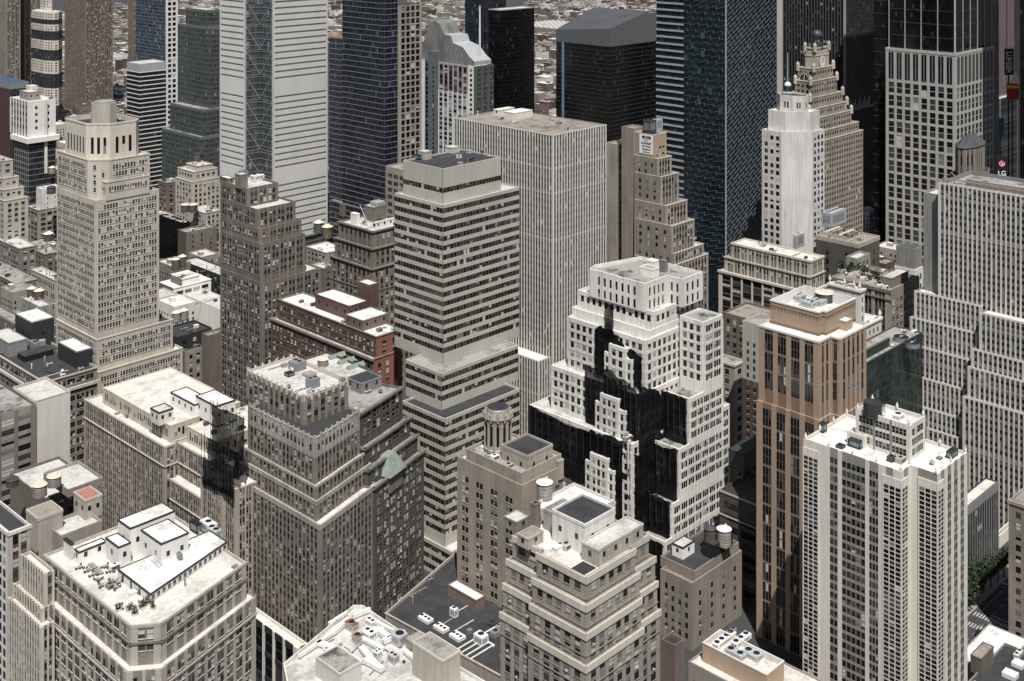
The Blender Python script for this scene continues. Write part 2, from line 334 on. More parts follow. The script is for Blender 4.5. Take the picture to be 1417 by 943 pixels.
        if k == 'grid':
            skin(st['wall']); pm, sm = st['pier'] or st['wall'], st['span'] or st['wall']; m = min(st['margin'], ln*.12); fh = st['fh']
            nb = max(1, round((ln-2*m)/st['bay'])); bw = (ln-2*m)/nb; zt = z1-st['attic']; fl = []
            i = 0
            while True:
                zb = zt-(i+1)*fh
                if zb < max(z0+st['base'], zlow-fh)-.01: break
                fl.append((zb+fh*(st['sill']-.03), zb+fh*(st['sill']+st['wh']*1.06))); i += 1
            if not fl: return
            iv = []
            for b_ in range(nb):
                for c, wf in st['wins']: wf *= st.get('wk', 1.16); iv.append((m+bw*(b_+c-wf/2), m+bw*(b_+c+wf/2)))
            pd, sd = st['pd']*st.get('rk', .62), st['sd']*st.get('rk', .62); prev = -pd+.003
            for a0, a1 in iv+[(ln+(0 if False else -.0), None)]:
                if a0-prev > .02:
                    if st.get('mull') and a0-prev < 1.0: slab(prev, a0, z0, z1-.3, sd+.02, st['mull'])
                    else: slab(prev, a0, z0, z1-.004, pd, pm)
                prev = a1
            zp = z1-.008
            for b0, b1 in fl:
                slab(m*.5, ln-m*.5, b1, zp, sd, sm); zp = b0
            slab(m*.5, ln-m*.5, z0, zp, sd, sm)
            gl = GL[st['gl']]; mats = [g[0] for g in gl]; ws = [g[1] for g in gl]; ang = math.atan2(d.y, d.x)
            for b0, b1 in fl:
                for a0, a1 in iv:
                    c = T((a0+a1)/2, 0, b0); X, Y, Z = s.W(*c); u, v = project(X, Y, Z)
                    if not (-80 < u < 1500 and -60 < v < 1000): continue
                    ml = s.rng.choices(mats, ws)[0]; mu = ml if s.rng.random() < .55 else s.rng.choices(mats, ws)[0]
                    if st.get('ac') and s.rng.random() < st['ac'] and len(s.ac) < 98: s.ac.append((T((a0+a1)/2, .1, b0), ang))
                    s.win.append((Y-.35*Z, c, ang, a1-a0, b1-b0, mu, ml, st['rail'] and st.get('railm', 'frame_dark'), st['sillm'], (d.copy(), n)))
        elif k == 'fin':
            bay, fw, fd = st['bay'], st['fw'], st['fd']; nb = max(1, round(ln/bay)); bw = (ln-fw)/nb; skin(st['wall'])
            top = st.get('head', .6)
            for i in range(nb+1):
                a = i*bw; slab(a if i else -fd+.003, a+fw, z0, z1-.004, fd, st['pier'])
            slab(0, ln, z1-top, z1-.008, fd*.6, st['pier'])
            for (zf, bh) in st.get('blank', ()): slab(.1, ln-.1, z1-zf-bh, z1-zf, fd*.45, st['span'])
            hgt = z1-top-z0; mb = MB(); mb.face([(0, -.03, 0), (bw-fw, -.03, 0), (bw-fw, -.03, hgt), (0, -.03, hgt)], st['strip']); me = mb.mesh('window_strip'); ang = math.atan2(d.y, d.x)
            for i in range(nb):
                if sum(1 for q in s.root.children) > 400: break
                u, _ = project(*s.W(*T(i*bw, 0, z0)))
                if u < -60 or u > 1480: continue
                o = bpy.data.objects.new('window_strip', me); COL.objects.link(o); o.parent = s.root; o.location = T(i*bw+fw, 0, z0); o.rotation_euler = (0, 0, ang)
        elif k == 'glass':
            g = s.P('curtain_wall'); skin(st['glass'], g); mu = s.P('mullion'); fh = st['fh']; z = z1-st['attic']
            if st['attic'] > .1: slab(-.12, ln, z, z1-.005, .15, st.get('attm', st['wall']), mu)
            while z > max(z0, zlow-fh):
                for (o_, hh, dd, mm) in st['hb']: slab(-dd+.003, ln, z-o_-hh, z-o_, dd, mm, mu)
                z -= fh
            if st['vb']:
                vw, vd, vm = st['vbar']; nb = max(1, round(ln/st['vb']))
                for i in range(nb+1):
                    a = i*(ln-vw)/nb; slab(a, a+vw, z0, z1-.01, vd, vm, mu)
    def face_T(s, poly, i):
        """mapping (along, out, z) for edge i of poly, its length"""
        p, q = poly[i], poly[(i+1) % len(poly)]; d = Vector((q[0]-p[0], q[1]-p[1])); ln = d.length; d /= ln
        return (lambda a, o, z: (p[0]+d.x*a+d.y*o, p[1]+d.y*a-d.x*o, z)), ln, math.atan2(d.y, d.x)
    def boxpix(s, part, xl, xc, xr, yb, yt, z=None, mat='white_paint', top='roof_white', lip=.25, wins=0, wmat='g_dark', skew=0, edge=None):
        """a roof house: near corner at pixel (xc, yb) on plane z"""
        z = s.z if z is None else z; poly = s.rect(xl, xc, xr, yb=yb, z=z, skew=skew); z1 = s.zat(poly[0], yt); mb = s.P(part)
        mb.prism(poly, z, z1, mat, top)
        if lip:
            op = inset(poly, -.12); ip = inset(poly, .3); b = len(mb.v); n = 4; k = mb.mi(edge or mat)
            mb.v += [(x, y, z1-.3) for x, y in op]+[(x, y, z1+lip) for x, y in op]+[(x, y, z1+lip) for x, y in ip]+[(x, y, z1+.01) for x, y in ip]
            for i in range(n):
                j = (i+1) % n
                for r in range(3): mb.f.append((b+r*n+i, b+r*n+j, b+r*n+n+j, b+r*n+n+i)); mb.m.append(k)
        FOOT.append([s.W(x, y)[:2] for x, y in poly])
        for e in ((0, 3) if wins else ()):
            T, ln, ang = s.face_T(poly, e); nb = max(1, int(ln/4.5)) if wins < 0 else wins
            for i in range(nb):
                a = ln*(i+.5)/nb; zz = z+(z1-z)*.45
                s.win.append((s.D-.3*z1, T(a, 0, zz), ang, 1.2, min(1.7, (z1-z)*.4), wmat, wmat, 'frame_dark', None, (Vector((math.cos(ang), math.sin(ang))), (math.sin(ang), -math.cos(ang)))))
        return dict(poly=poly, z1=z1, zr=z1)
    def finish(s):
        for nm, mb in s.parts.items():
            if mb.f: mb.build(nm.split('#')[0], s.root)
        if s.ac:
            if 'ac' not in WCACHE: mb = MB(); mb.box(-.34, -.5, .02, .34, .1, .42, 'metal_light'); WCACHE['ac'] = mb.mesh('air_conditioner')
            for c, ang in s.ac: o = bpy.data.objects.new('air_conditioner', WCACHE['ac']); COL.objects.link(o); o.parent = s.root; o.location = c; o.rotation_euler = (0, 0, ang)
        s.win.sort(key=lambda q: q[0]); rest = MB()
        keep = 100 if len(s.win) <= 100 else 98
        for i, (k_, c, ang, w, h, mu, ml, rail, sl, (d, n)) in enumerate(s.win):
            if i < keep:
                o = bpy.data.objects.new('window', win_mesh(w, h, mu, ml, rail, sl)); COL.objects.link(o); o.parent = s.root; o.location = c; o.rotation_euler = (0, 0, ang)
            else:
                win_faces(rest, w, h, mu, ml, rail, sl, lambda x, y, z: (c[0]+d.x*x+n[0]*y, c[1]+d.y*x+n[1]*y, c[2]+z))
        if rest.f: rest.build('windows', s.root, kind='stuff')
        return s
def chamfer(poly, i, d):
    p, a, b = poly[i], poly[i-1], poly[(i+1) % len(poly)]
    va = Vector((a[0]-p[0], a[1]-p[1])); vb = Vector((b[0]-p[0], b[1]-p[1])); va = va.normalized()*min(d, va.length*.48); vb = vb.normalized()*min(d, vb.length*.48)
    return poly[:i]+[(p[0]+va.x, p[1]+va.y), (p[0]+vb.x, p[1]+vb.y)]+poly[i+1:]
def chamfer_all(poly, d):
    for i in range(len(poly)-1, -1, -1): poly = chamfer(poly, i, d)
    return poly
def notch0(poly, dx, dy):
    """cut the near corner (vertex 0) back by dx along the right face and dy along the left face"""
    x, y = poly[0]; return [(x, y+dy), (x+dx, y+dy), (x+dx, y)]+poly[1:]
def shift(poly, dx, dy): return [(x+dx, y+dy) for x, y in poly]
# ================================================================ the ground
def structure(name, pts, mat):
    mb = MB(); mb.face(pts, mat); return mb.build(name, kind='structure')
structure('ground', [(-9000, -500, 0), (9000, -500, 0), (9000, 15000, 0), (-9000, 15000, 0)], 'asphalt')

# ================================================================ front row
# --- corner block with the white roof house (bottom left)
st = S(wall='buff_brick', pier='buff_trim', span='grey_brick', fh=3.75, bay=4.6, wk=1.0, mull='grey_brick', wins=((.31, .31), (.69, .31)), wh=.60, gl='bright', sillm='buff_trim', attic=1.6, pd=.34, sd=.12, bands=((5.4, .6, .5, 'buff_trim'),))
B = Bld('office_building', 'buff brick corner block with a white painted roof house and terrace furniture', 196, D=372, yv=960)
zl = B.zat(B.corner(196), 935)            # ledge height
sk = 16.4
c = B.corner(198); up = B.rect(61, 198, 340, skew=sk, at=c)
low = chamfer(inset(up, -2.6), 0, 8.5)
B.tier(low, st, z1=zl, roof='roof_cream', ph=.4)
up = chamfer(up, 0, 7.5)
tF1 = B.tier(up, S(**{**st, 'attic': 1.4, 'bands': ((5.2, .7, .55, 'brown_trim'),), 'cornice': (.9, .3, 'buff_trim')}), yt=866, roof='roof_cream', ph=1.0)
F1 = B
# projecting end pavilions and the ribbed rear wing
zr = B.z
for (xl, xc, xr, yb, yt, mt, part) in ((66, 86, 119, 782, 752, 'roof_white', 'roof_house'), ):
    pass
B.boxpix('roof_house', 103, 109, 147, 782, 765, zr, 'white_paint', 'roof_white', .2, -1, edge='charcoal')
B.boxpix('roof_house#2', 146, 164, 181, 787, 758, zr, 'white_paint', 'roof_white', .2, 1, edge='charcoal')
B.boxpix('roof_house#3', 163, 180, 242, 772, 732, zr, 'white_paint', 'roof_white', .2, -1, edge='charcoal')
B.boxpix('roof_house#4', 195, 223, 261, 790, 753.5, zr, 'white_paint', 'roof_white', .2, -1, edge='charcoal')
B.boxpix('roof_house#5', 163, 208, 314, 836, 823, zr, 'white_paint', 'roof_white', .2, 0, edge='charcoal', skew=sk)
B.boxpix('chimney', 88, 98, 102, 776, 754, zr, 'cream_panel', 'charcoal', .3, 0, edge='charcoal')
T, ln, ang = B.face_T(B.rect(163, 208, 314, yb=836, z=zr, skew=sk), 0)
for i in range(15): B.win.append((0, T(ln*(i+.5)/15, 0, zr+.7), ang, 1.25, 1.6, 'g_mid', 'g_lite', 'frame_dark', None, (Vector((math.cos(ang), math.sin(ang))), (math.sin(ang), -math.cos(ang)))))
T, ln, ang = B.face_T(B.rect(163, 208, 314, yb=836, z=zr, skew=sk), 3)
for i in range(4): B.win.append((0, T(ln*(i*.26+.16), 0, zr+.1), ang, 1.2, 2.3, 'g_mid', 'g_dark', 'frame_dark', None, (Vector((math.cos(ang), math.sin(ang))), (math.sin(ang), -math.cos(ang)))))
B.finish()
# ribbed wing at its left
rib = S(wall='buff_trim', pier='limestone_trim', span='grey_brick', fh=3.7, bay=2.0, wk=1.0, wins=((.5, .62),), wh=.62, gl='std', pd=.55, sd=.1, attic=1.0, margin=.8)
B = Bld('office_building', 'tall pale ribbed wing stepping down beside the buff corner block at the left edge', 61, D=402)
B.tier(B.rect(12, 57, 75), rib, yt=868, roof='roof_cream')
B.tier(B.rect(19, 58, 75, at=(1.5, .5)), rib, yt=842, roof='roof_cream')
B.tier(B.rect(30, 62, 75, at=(3.4, .5)), rib, yt=794, roof='roof_cream')
B.finish()
# --- white terracotta block with black roof at the far left
tw = S(wall='white_stone', pier='white_stone', span='white_stone', fh=4.0, bay=3.2, wins=((.5, .62),), wh=.66, sill=.16, gl='dark', attic=1.6, pd=.4, sd=.2, cornice=(1.2, .5, 'white_stone'))
tb = S(**{**tw, 'span': 'red_brick', 'bay': 3.4, 'gl': 'bright', 'wall': 'buff_trim', 'pier': 'buff_trim'})
B = Bld('office_building', 'white glazed facade building with a black roof cut by the left edge of the photo', 12, D=428)
B.tier(B.rect(-60, 12, 42), (tb, tw), yt=737, roof='roof_dark'); WH = B.finish()
# --- beige stepped building with two big pale tanks
bl = S(wall='buff_brick', kind='blank')
be = S(wall='buff_brick', fh=4.0, bay=8, wins=((.5, .17),), gl='dark', attic=2.5, wh=.5)
B = Bld('office_building', 'beige party-wall building with stepped parapets and two large pale tanks on its roof', 84, D=440)
B.tier(B.rect(62, 84, 141), (bl, bl), yt=742, roof='roof_light'); z0 = B.z
c = B.corner(52)
B.boxpix('bulkhead', 36, 52, 87, 790, 721, z0-12, 'buff_trim', 'roof_tan', .9, 0, edge='limestone_trim')
B.boxpix('bulkhead#2', 102, 118, 141, 721, 694, z0, 'buff_trim', 'terra', .5, 2, edge='limestone_trim')
BT = B
B.tier(shift(B.rect(56, 90, 140, at=(14, 10)), 4, 6), bl, z1=z0+1.0, z0=z0-2, roof='roof_light')
B.finish()
B = Bld('office_building', 'low brown loft building with long pale roof behind the two pale tanks', 90, D=492)
B.tier(B.rect(14, 62, 131), (S(wall='brown_brick', fh=4, bay=4), None), yt=690, roof='roof_light'); LB = B.finish()
# --- setback block, bottom centre
fb = S(ac=.10, wall='buff_brick', pier='buff_brick', span='buff_brick', fh=3.2, bay=4.0, wk=1.0, wins=((.5, .56),), wh=.62, gl='bright', attic=2.1, pd=.16, sd=.2, sillm='brown_trim', bands=((0, 2.0, .4, 'limestone_trim'), (6.5, .35, .3, 'brown_trim')), margin=1.2)
B = Bld('apartment_building', 'brown brick setback block with pale banded terraces and a white bulkhead', 812, D=352)
def wingpoly(poly, a, b):
    """a stepped corner: the far ends of both faces stand back by a and b"""
    (x0, y0), (x1, y1), (x2, y2), (x3, y3) = poly; wx, wy = x1-x0, y3-y0
    return [(x0, y0), (x0+wx*.70, y0), (x0+wx*.70, y0+a), (x1, y1+a), (x2, y2), (x3+b, y3), (x3+b, y0+wy*.62), (x0, y0+wy*.62)]
for (xl, xc, xr, yt, ins) in ((686, 811, 921, 922, 0), (690, 811, 917, 877, 1.2), (695, 811, 914, 838, 2.6)):
    pol = B.rect(xl, xc, xr, at=B.corner(812)) if ins == 0 else B.rect(xl, xc, xr, at=(ins, ins))
    B.tier(wingpoly(pol, 2.2, 2.2), S(**{**fb, 'base': 0}), yt=yt, roof='roof_cream', ph=.9)
pol = B.rect(704, 811.5, 905, at=(4.2, 4.2)); B.tier(wingpoly(pol, 2.2, 2.2), fb, yt=799, roof='roof_cream', ph=.9)
zr = B.z; F2 = B
B.boxpix('roof_house', 805, 828, 890, 786, 763, zr, 'buff_trim', 'roof_light', .5, -1, edge='limestone_trim')
B.boxpix('bulkhead', 764, 809.5, 851, 770, 729, zr, 'white_brick', 'roof_dark', .7, 2, edge='white_brick')
B.boxpix('bulkhead#2', 752, 773, 800, 742, 716, zr, 'grey_trim', 'copper_green', .6, 0)
B.boxpix('bulkhead#3', 697, 715, 733, 738, 724, zr, 'grey_brick', 'roof_light', .2, 1)
B.boxpix('bulkhead#4', 716, 731, 752, 762, 747, zr, 'grey_trim', 'roof_tan', .3, 1)
B.boxpix('chimney', 734, 741, 748, 735, 700, zr, 'brown_trim', 'charcoal', .3, 0)
B.finish()
# --- white apartment tower, bottom right
ap = S(wall='cream_panel', pier='cream_panel', span='pinkish_panel', fh=3.2, bay=7.6, wins=((.18, .2), (.62, .17), (.80, .15)), wh=.52, sill=.3, gl='dark', attic=3.0, pd=.35, sd=.10, rail=True, railm='frame_pale', margin=1.4)
ag = S(wall='cream_panel', pier='cream_panel', span='cream_panel', fh=1.6, bay=1.9, wk=1.0, wins=((.5, .84),), wh=.74, sill=.14, gl='dark', attic=2.9, pd=.2, sd=.1, rail=False, railm='frame_pale', margin=.2)
apl = S(**{**ap, 'railm': 'frame_dark', 'bay': 60, 'margin': .2, 'wk': 1.0, 'mull': 'pinkish_panel', 'wh': .60, 'sill': .24, 'wins': ((.295, .038), (.340, .038), (.425, .042), (.475, .042), (.525, .042), (.575, .042), (.625, .042), (.70, .026), (.733, .026), (.766, .026), (.872, .03), (.91, .03))})
ar = S(**{**ap, 'bay': 5.2, 'wins': ((.32, .24), (.62, .24)), 'mull': 'pinkish_panel'})
B = Bld('apartment_tower', 'white apartment tower with dark ribbon windows and pinnacled parapet at the lower right', 1247, D=417)
c = B.corner(1247); Lx = B.hit(c, (0, 1), 1113); w1 = B.hit(c, (1, 0), 1265)
c2y = 0
# zigzag plan: near bay, return, second bay set back to the right
p1 = (w1, 0); 
# second corner at pixel 1297, parapet at the same height
zt = B.zat(c, 652.5); q = B.pt(1297, 656, zt); q = (q[0], q[1])
e = B.hit(q, (1, 0), 1338)
poly = [c, (w1, 0), (w1, q[1]+ (0)), ]
# walk: c -> (w1,0) right face; back left-face from (q[0],q[1]) .. 
yA = B.hit((q[0], q[1]), (0, 1), 1265)   # left end of the second bay's left face
poly = [c, (q[0], 0), (q[0], q[1]), (q[0]+e, q[1]), (q[0]+e, q[1]+26), (0, q[1]+26+0)] if q[1] < 0 else None
Wt = None
if q[1] < -0.5:
    # second bay stands nearer than the first: right face of bay one runs to the left face of bay two
    poly = [c, (q[0], 0), q, (q[0]+e, q[1]), (q[0]+e, Lx), (0, Lx)]
else:
    poly = [c, (w1, 0), (w1, 1.5), (w1+e+5, 1.5), (w1+e+5, Lx), (0, Lx)]
B.tier(poly, (ar, apl), z1=zt, roof='roof_white', ph=1.3); zr = B.z; F3 = B
# glazed corner bays
for (x, y) in ((poly[0]), (poly[2] if q[1] < -.5 else (0, Lx-7))):
    pl = [(x-.35, y-.35), (x+4.2, y-.35), (x+4.2, y+6.6), (x-.35, y+6.6)]
    B.tier(pl, ag, z1=zt-3.0, z0=0, roof=None)
B.tier([(-.35, Lx-6), (4, Lx-6), (4, Lx+.3), (-.35, Lx+.3)], ag, z1=zt-3.0, z0=0, roof=None)
B.z = zr
ph_ = S(**{**ap, 'fh': 3.5, 'bay': 7.0, 'wins': ((.16, .2), (.38, .2), (.60, .2), (.82, .2)), 'attic': 1.7, 'span': 'cream_panel', 'wh': .60, 'wk': 1.0, 'mull': 'metal_grey', 'margin': .7})
pt_ = B.tier(B.rect(1185, 1259, 1279.5, yb=639), ph_, yt=589, roof='roof_white', ph=1.4)
B.z = zr
B.tier(B.rect(1172, 1196, 1204, yb=622), S(wall='cream_panel', fh=4, bay=4, gl='dark', attic=1), yt=604, roof='roof_white')
for pol, z in ((poly, zt), (pt_['poly'], pt_['z1'])):
    n = len(pol)
    for i in range(n):
        p, q2 = pol[i], pol[(i+1) % n]; m = max(1, int(math.hypot(q2[0]-p[0], q2[1]-p[1])/8))
        for j in range(m):
            x, y = p[0]+(q2[0]-p[0])*j/m, p[1]+(q2[1]-p[1])*j/m; cx_, cy_ = sum(a for a, _ in pol)/n, sum(b for _, b in pol)/n
            dx, dy = (cx_-x), (cy_-y); l = math.hypot(dx, dy); x += dx/l*.5; y += dy/l*.5
            pin = B.P('pinnacle#%d' % len(B.parts)); pin.cyl(x, y, z, z+.7, .45, .45, 'cream_panel', 8); pin.cyl(x, y, z+.7, z+2.2, .55, .05, 'cream_panel', 8)
# the pinnacles are one run of parapet ornament
B.finish()
# --- tan brick block with black roof plant
tn = S(ac=.05, wall='tan_brick', pier='tan_brick', span='tan_brick', fh=4.1, bay=3.6, wins=((.5, .42),), wh=.5, gl='std', attic=4.0, pd=.5, sd=.14, margin=1.0)
tr = S(**{**tn, 'bay': 9.0, 'wins': ((.5, .17),), 'pd': .3, 'sd': .296, 'sillm': 'tan_trim'})
B = Bld('office_building', 'tan brick block with black roof in front of the white setback tower', 958, D=492)
B.tier(B.rect(915, 958, 1026), (tr, tn), yt=807, roof='roof_tan')
B.tier(B.rect(914, 961, 1022.5, at=(1.0, 1.0)), (tr, tn), yt=791, roof='roof_dark'); F4 = B; zr = B.z
B.boxpix('bulkhead', 930, 945, 961, 775, 759, zr, 'white_paint', 'roof_light', .3, 1, edge='charcoal')
B.boxpix('bulkhead#2', 972, 989, 1014, 776, 757, zr, 'black_metal', 'roof_dark', .4, 0)
B.finish()
# --- low beige podium with big air handlers
B = Bld('low_building', 'low beige block with parapet-walled roof plant court at the foot of the gold tower', 1076, D=398)
pd_ = S(wall='pinkish_panel', kind='grid', fh=7, bay=9, wins=((.5, .8),), wh=.6, gl='dark', attic=5, pd=.2, sd=.16)
B.tier(B.rect(953, 1085, 1135), pd_, z1=37.5, roof='roof_cream', ph=.5)
pm_ = S(wall='gold_panel', kind='blank', cornice=(.4, .1, 'cream_panel'))
tp = B.tier(B.rect(972, 1061, 1085, yb=962), pm_, yt=934, roof='roof_cream', ph=2.2); F5 = B
B.finish()
# --- low buildings along the bottom
B = Bld('low_building', 'dark low roof with a small bulkhead at the bottom right corner', 1430, D=392)
pz = 13.0
b1 = B.pt(1390.5, 889, pz); 
poly = [(b1[0]-60, b1[1]-70), (b1[0], b1[1]-70), b1, (b1[0]-60, b1[1])]
B.tier(poly, S(wall='concrete', kind='blank'), z1=pz, roof='roof_dark', ph=.8); F10 = B
B.boxpix('bulkhead', 1343, 1358, 1375, 936, 913, B.z, 'brown_brick', 'roof_tan', .2, 0)
B.finish()
B = Bld('low_building', 'small sunlit white roof between the apartment tower and the dark corner roof', 1340, D=430)
b2 = B.pt(1360, 872, 12); B.tier([(b2[0]-24, b2[1]-16), (b2[0]+6, b2[1]-16), (b2[0]+6, b2[1]), (b2[0]-24, b2[1])], S(wall='concrete', kind='blank'), z1=12, roof='roof_white', ph=.2); B.finish()  # low slab with an even white top
B = Bld('office_building', 'tan masonry building beside the avenue cut by the right edge', 1455, yb=915)
B.tier(B.rect(1396, 1455, 1500), S(wall='tan_brick', fh=4.4, bay=4.6, wins=((.5, .4),), gl='std', attic=3, pd=.14, sd=.146, cornice=(1.2, .5, 'tan_trim')), yt=712, roof='roof_tan'); B.finish()
# --- angled white roof with machinery
B = Bld('low_building', 'angled flat-roofed building crowded with white ducts and machines at the bottom edge', 470, D=400)
z6 = 40.0; P6 = [B.pt(x, y, z6) for x, y in ((392, 919), (489, 838), (502, 838), (577, 889), (640, 925), (700, 960), (560, 1030), (400, 960))]
P6 = list(reversed(P6)); B.tier(P6, S(wall='white_stone', kind='blank'), z1=z6+.2, roof='roof_light', ph=1.3); F6 = B; zr = B.z
B.boxpix('bulkhead', 437, 470, 500, 960, 934, zr, 'cream_panel', 'roof_mottled', .4, 0)
B.boxpix('bulkhead#2', 571, 613, 637, 962, 917, zr, 'buff_trim', 'roof_grey', .6, 0, edge='limestone_trim')
B.boxpix('bulkhead#3', 562, 575, 592, 906, 893, zr, 'tan_trim', 'roof_grey', .3, 0)
B.finish()
B = Bld('low_building', 'white framed shopfront building at the foot of the grey brick block', 412, D=446)
B.tier(B.rect(335, 412, 425), S(wall='white_stone', pier='white_stone', span='charcoal', fh=9, bay=6.5, wins=((.5, .78),), wh=.74, sill=.12, gl='dark', attic=1.6, pd=.6, sd=.5, wk=1.0), z1=29, roof='roof_cream'); B.finish()
# --- black flat roof with cooling units
B = Bld('low_building', 'broad black flat roof with white cooling units and a pale ledge', 690, D=434)
z7 = 22.0; A7 = B.pt(533, 848, z7); C7 = B.pt(630, 764, z7); D7 = B.pt(700, 939, z7)
poly = [D7, (D7[0]+(C7[0]-A7[0]), D7[1]+(C7[1]-A7[1])), C7, A7]
B.tier(poly, S(wall='tan_trim', kind='blank', cornice=(.5, .2, 'buff_trim')), z1=z7, roof='roof_dark', ph=1.2); F7 = B; zr = B.z
B.boxpix('bulkhead', 620, 659, 671, 847, 832, zr, 'pink_brown', 'roof_white', .25, 0)
B.finish()
# --- small brown building right of the setback block
B = Bld('low_building', 'narrow brown brick wall beside the tan brick block', 934, D=420)
B.tier(B.rect(915, 934, 947), S(wall='pink_brown', kind='blank'), yt=894, roof='roof_dark'); B.finish()

# ================================================================ second row
# --- grey brick block on the diagonal avenue
gb = S(wall='grey_brick', pier='tan_brick', span='brown_brick', wk=1.25, fh=2.95, bay=2.55, wins=((.5, .48),), wh=.58, gl='std', pd=.4, sd=.1, attic=1.2, margin=1.2, ph=.8)
gt = S(**{**gb, 'wall': 'grey_trim', 'pier': 'grey_trim', 'span': 'grey_trim', 'fh': 5.0, 'wh': .44, 'attic': 1.6, 'cornice': (.6, .25, 'grey_trim')})
B = Bld('office_building', 'large grey brick block with crenellated tiers and black terrace on the diagonal avenue', 443, yb=962); M1 = B
B.tier(B.rect(292, 443, 521, skew=sk), S(**{**gb, 'cornice': (2.0, .35, 'grey_trim')}), yt=727, roof='roof_cream')
B.tier(B.rect(325, 438, 513, skew=sk, at=(1.6, 2.4)), S(**{**gb, 'cornice': (1.6, .3, 'grey_trim')}), yt=694, roof='roof_cream')
B.tier(B.rect(332, 437, 508, skew=sk, at=(2.6, 4.2)), S(**{**gb, 'cornice': (1.0, .3, 'grey_trim')}), yt=673, roof='roof_cream')
B.tier(B.rect(344, 435.5, 497, skew=sk, at=(4.0, 6.2)), gb, yt=632, roof=None)
B.tier(B.rect(344, 435.5, 497, skew=sk, at=(3.9, 6.1)), gt, yt=607, roof='roof_dark', ph=1.0)
zr = B.z
tpent = B.tier(B.rect(342, 419.5, 481.5, yb=589), S(**{**gb, 'fh': 3.5, 'bay': 3.6, 'attic': 3.2, 'cornice': (1.2, .15, 'limestone_trim')}), yt=549, roof='roof_light', ph=1.0)
for pol, z, mt in ((tpent['poly'], tpent['z1'], 'limestone_trim'), (B.tiers[-2]['poly'], B.tiers[-2]['z1'], 'grey_trim')):
    for e in (0, 3, 1, 2):
        T, ln, ang = B.face_T(pol, e); m = max(2, int(ln/3.4))
        for j in range(m+1):
            a = (ln-.9)*j/m; cren = B.P('battlement#%d' % len(B.parts))
            cren.hexa([T(a, .3, z-2.2), T(a+.9, .3, z-2.2), T(a+.9, -.4, z-2.2), T(a, -.4, z-2.2), T(a+.1, .22, z+.9), T(a+.8, .22, z+.9), T(a+.8, -.3, z+.9), T(a+.1, -.3, z+.9)], mt)
B.finish()
# --- dark stone building with green dormer
ds = S(ac=.05, wall='dark_stone', pier='dark_stone', span='dark_stone', fh=3.9, bay=5.2, wins=((.30, .28), (.68, .28)), wh=.6, gl='bright', sillm='dark_trim', pd=.4, sd=.2, attic=1.4, cornice=(.9, .9, 'dark_trim'), railm='frame_pale')
B = Bld('office_building', 'dark stone loft building with terraces and a green copper dormer on the diagonal avenue', 521, D=497); M2 = B
b2 = B.corner(521)
def m2rect(xl, xr, at): 
    pol = B.rect(xl, (xl+xr)/2, xr, skew=sk, at=at); da = (math.cos(R_(sk)), math.sin(R_(sk))); t0 = B.hit(at, da, xl); t1 = B.hit(at, da, xr)
    p0 = (at[0]+da[0]*t0, at[1]+da[1]*t0); p1 = (at[0]+da[0]*t1, at[1]+da[1]*t1); return [p0, p1, (p1[0]-12, p1[1]+28), (p0[0]-12, p0[1]+28)]
pol = m2rect(517, 586, b2); B.tier(pol, ds, ytat=pol[1], yt=623, roof='roof_grey')
for xl, xr, off, yt in ((509, 577, (-.9, 2.6), 601), (505, 567, (-1.9, 5.2), 577), (497, 556, (-2.9, 7.8), 535)):
    pol = m2rect(xl, xr, (b2[0]+off[0], b2[1]+off[1])); B.tier(pol, S(**{**ds, 'fh': 5.0, 'bay': 6.5, 'gl': 'std'}), ytat=pol[1], yt=yt, roof='roof_grey')
zr = B.z
B.boxpix('bulkhead', 480, 500, 528, 546, 532, zr, 'steel_grey', 'roof_dark', .3, 2)
dz = B.zat(b2, 640); T, ln, ang = B.face_T(m2rect(517, 586, b2), 0); dm = B.P('dormer'); a0 = B.hit(b2, (math.cos(R_(sk)), math.sin(R_(sk))), 546)-B.hit(b2, (math.cos(R_(sk)), math.sin(R_(sk))), 517)
ztop = B.tiers[0]['z1']
dm.hexa([T(a0-5, .8, ztop-7), T(a0+5, .8, ztop-7), T(a0+5, -5, ztop-7), T(a0-5, -5, ztop-7), T(a0-5, .8, ztop), T(a0+5, .8, ztop), T(a0+5, -5, ztop), T(a0-5, -5, ztop)], 'dark_trim')
dm.hexa([T(a0-6.2, 2.0, ztop), T(a0+6.2, 2.0, ztop), T(a0+6.2, -6, ztop), T(a0-6.2, -6, ztop), T(a0-2.6, -1.2, ztop+7), T(a0+2.6, -1.2, ztop+7), T(a0+2.6, -5, ztop+7), T(a0-2.6, -5, ztop+7)], 'copper_green')
B.finish()
# rooftop behind with green skylights
B = Bld('loft_building', 'pale roofed loft with green sawtooth skylights behind the grey brick block', 481, D=540); SKY = B
B.tier(B.rect(414, 481, 519), S(wall='dark_stone', fh=4, bay=4), yt=527, roof='roof_light'); B.finish()
# --- long buff block with recessed courts
lb = S(wall='tan_brick', pier='tan_trim', span='brown_brick', fh=3.4, bay=3.6, wins=((.27, .30), (.71, .30)), wh=.60, gl='std', attic=1.8, pd=.4, sd=.1, margin=1.6, cornice=(.8, .35, 'buff_trim'), bands=((8.4, .4, .6, 'buff_trim'),))
B = Bld('office_building', 'long buff brick block with cream roofs and white bulkheads at the left', 228, D=524); M3 = B
zc = B.zat(B.corner(222), 618); Lm = B.hit((0, 0), (0, 1), 117)
B.tier([(0, 0), (5, 0), (5, 2), (46, 2), (46, Lm), (0, Lm)], lb, z1=zc, roof='roof_cream', ph=1.0)
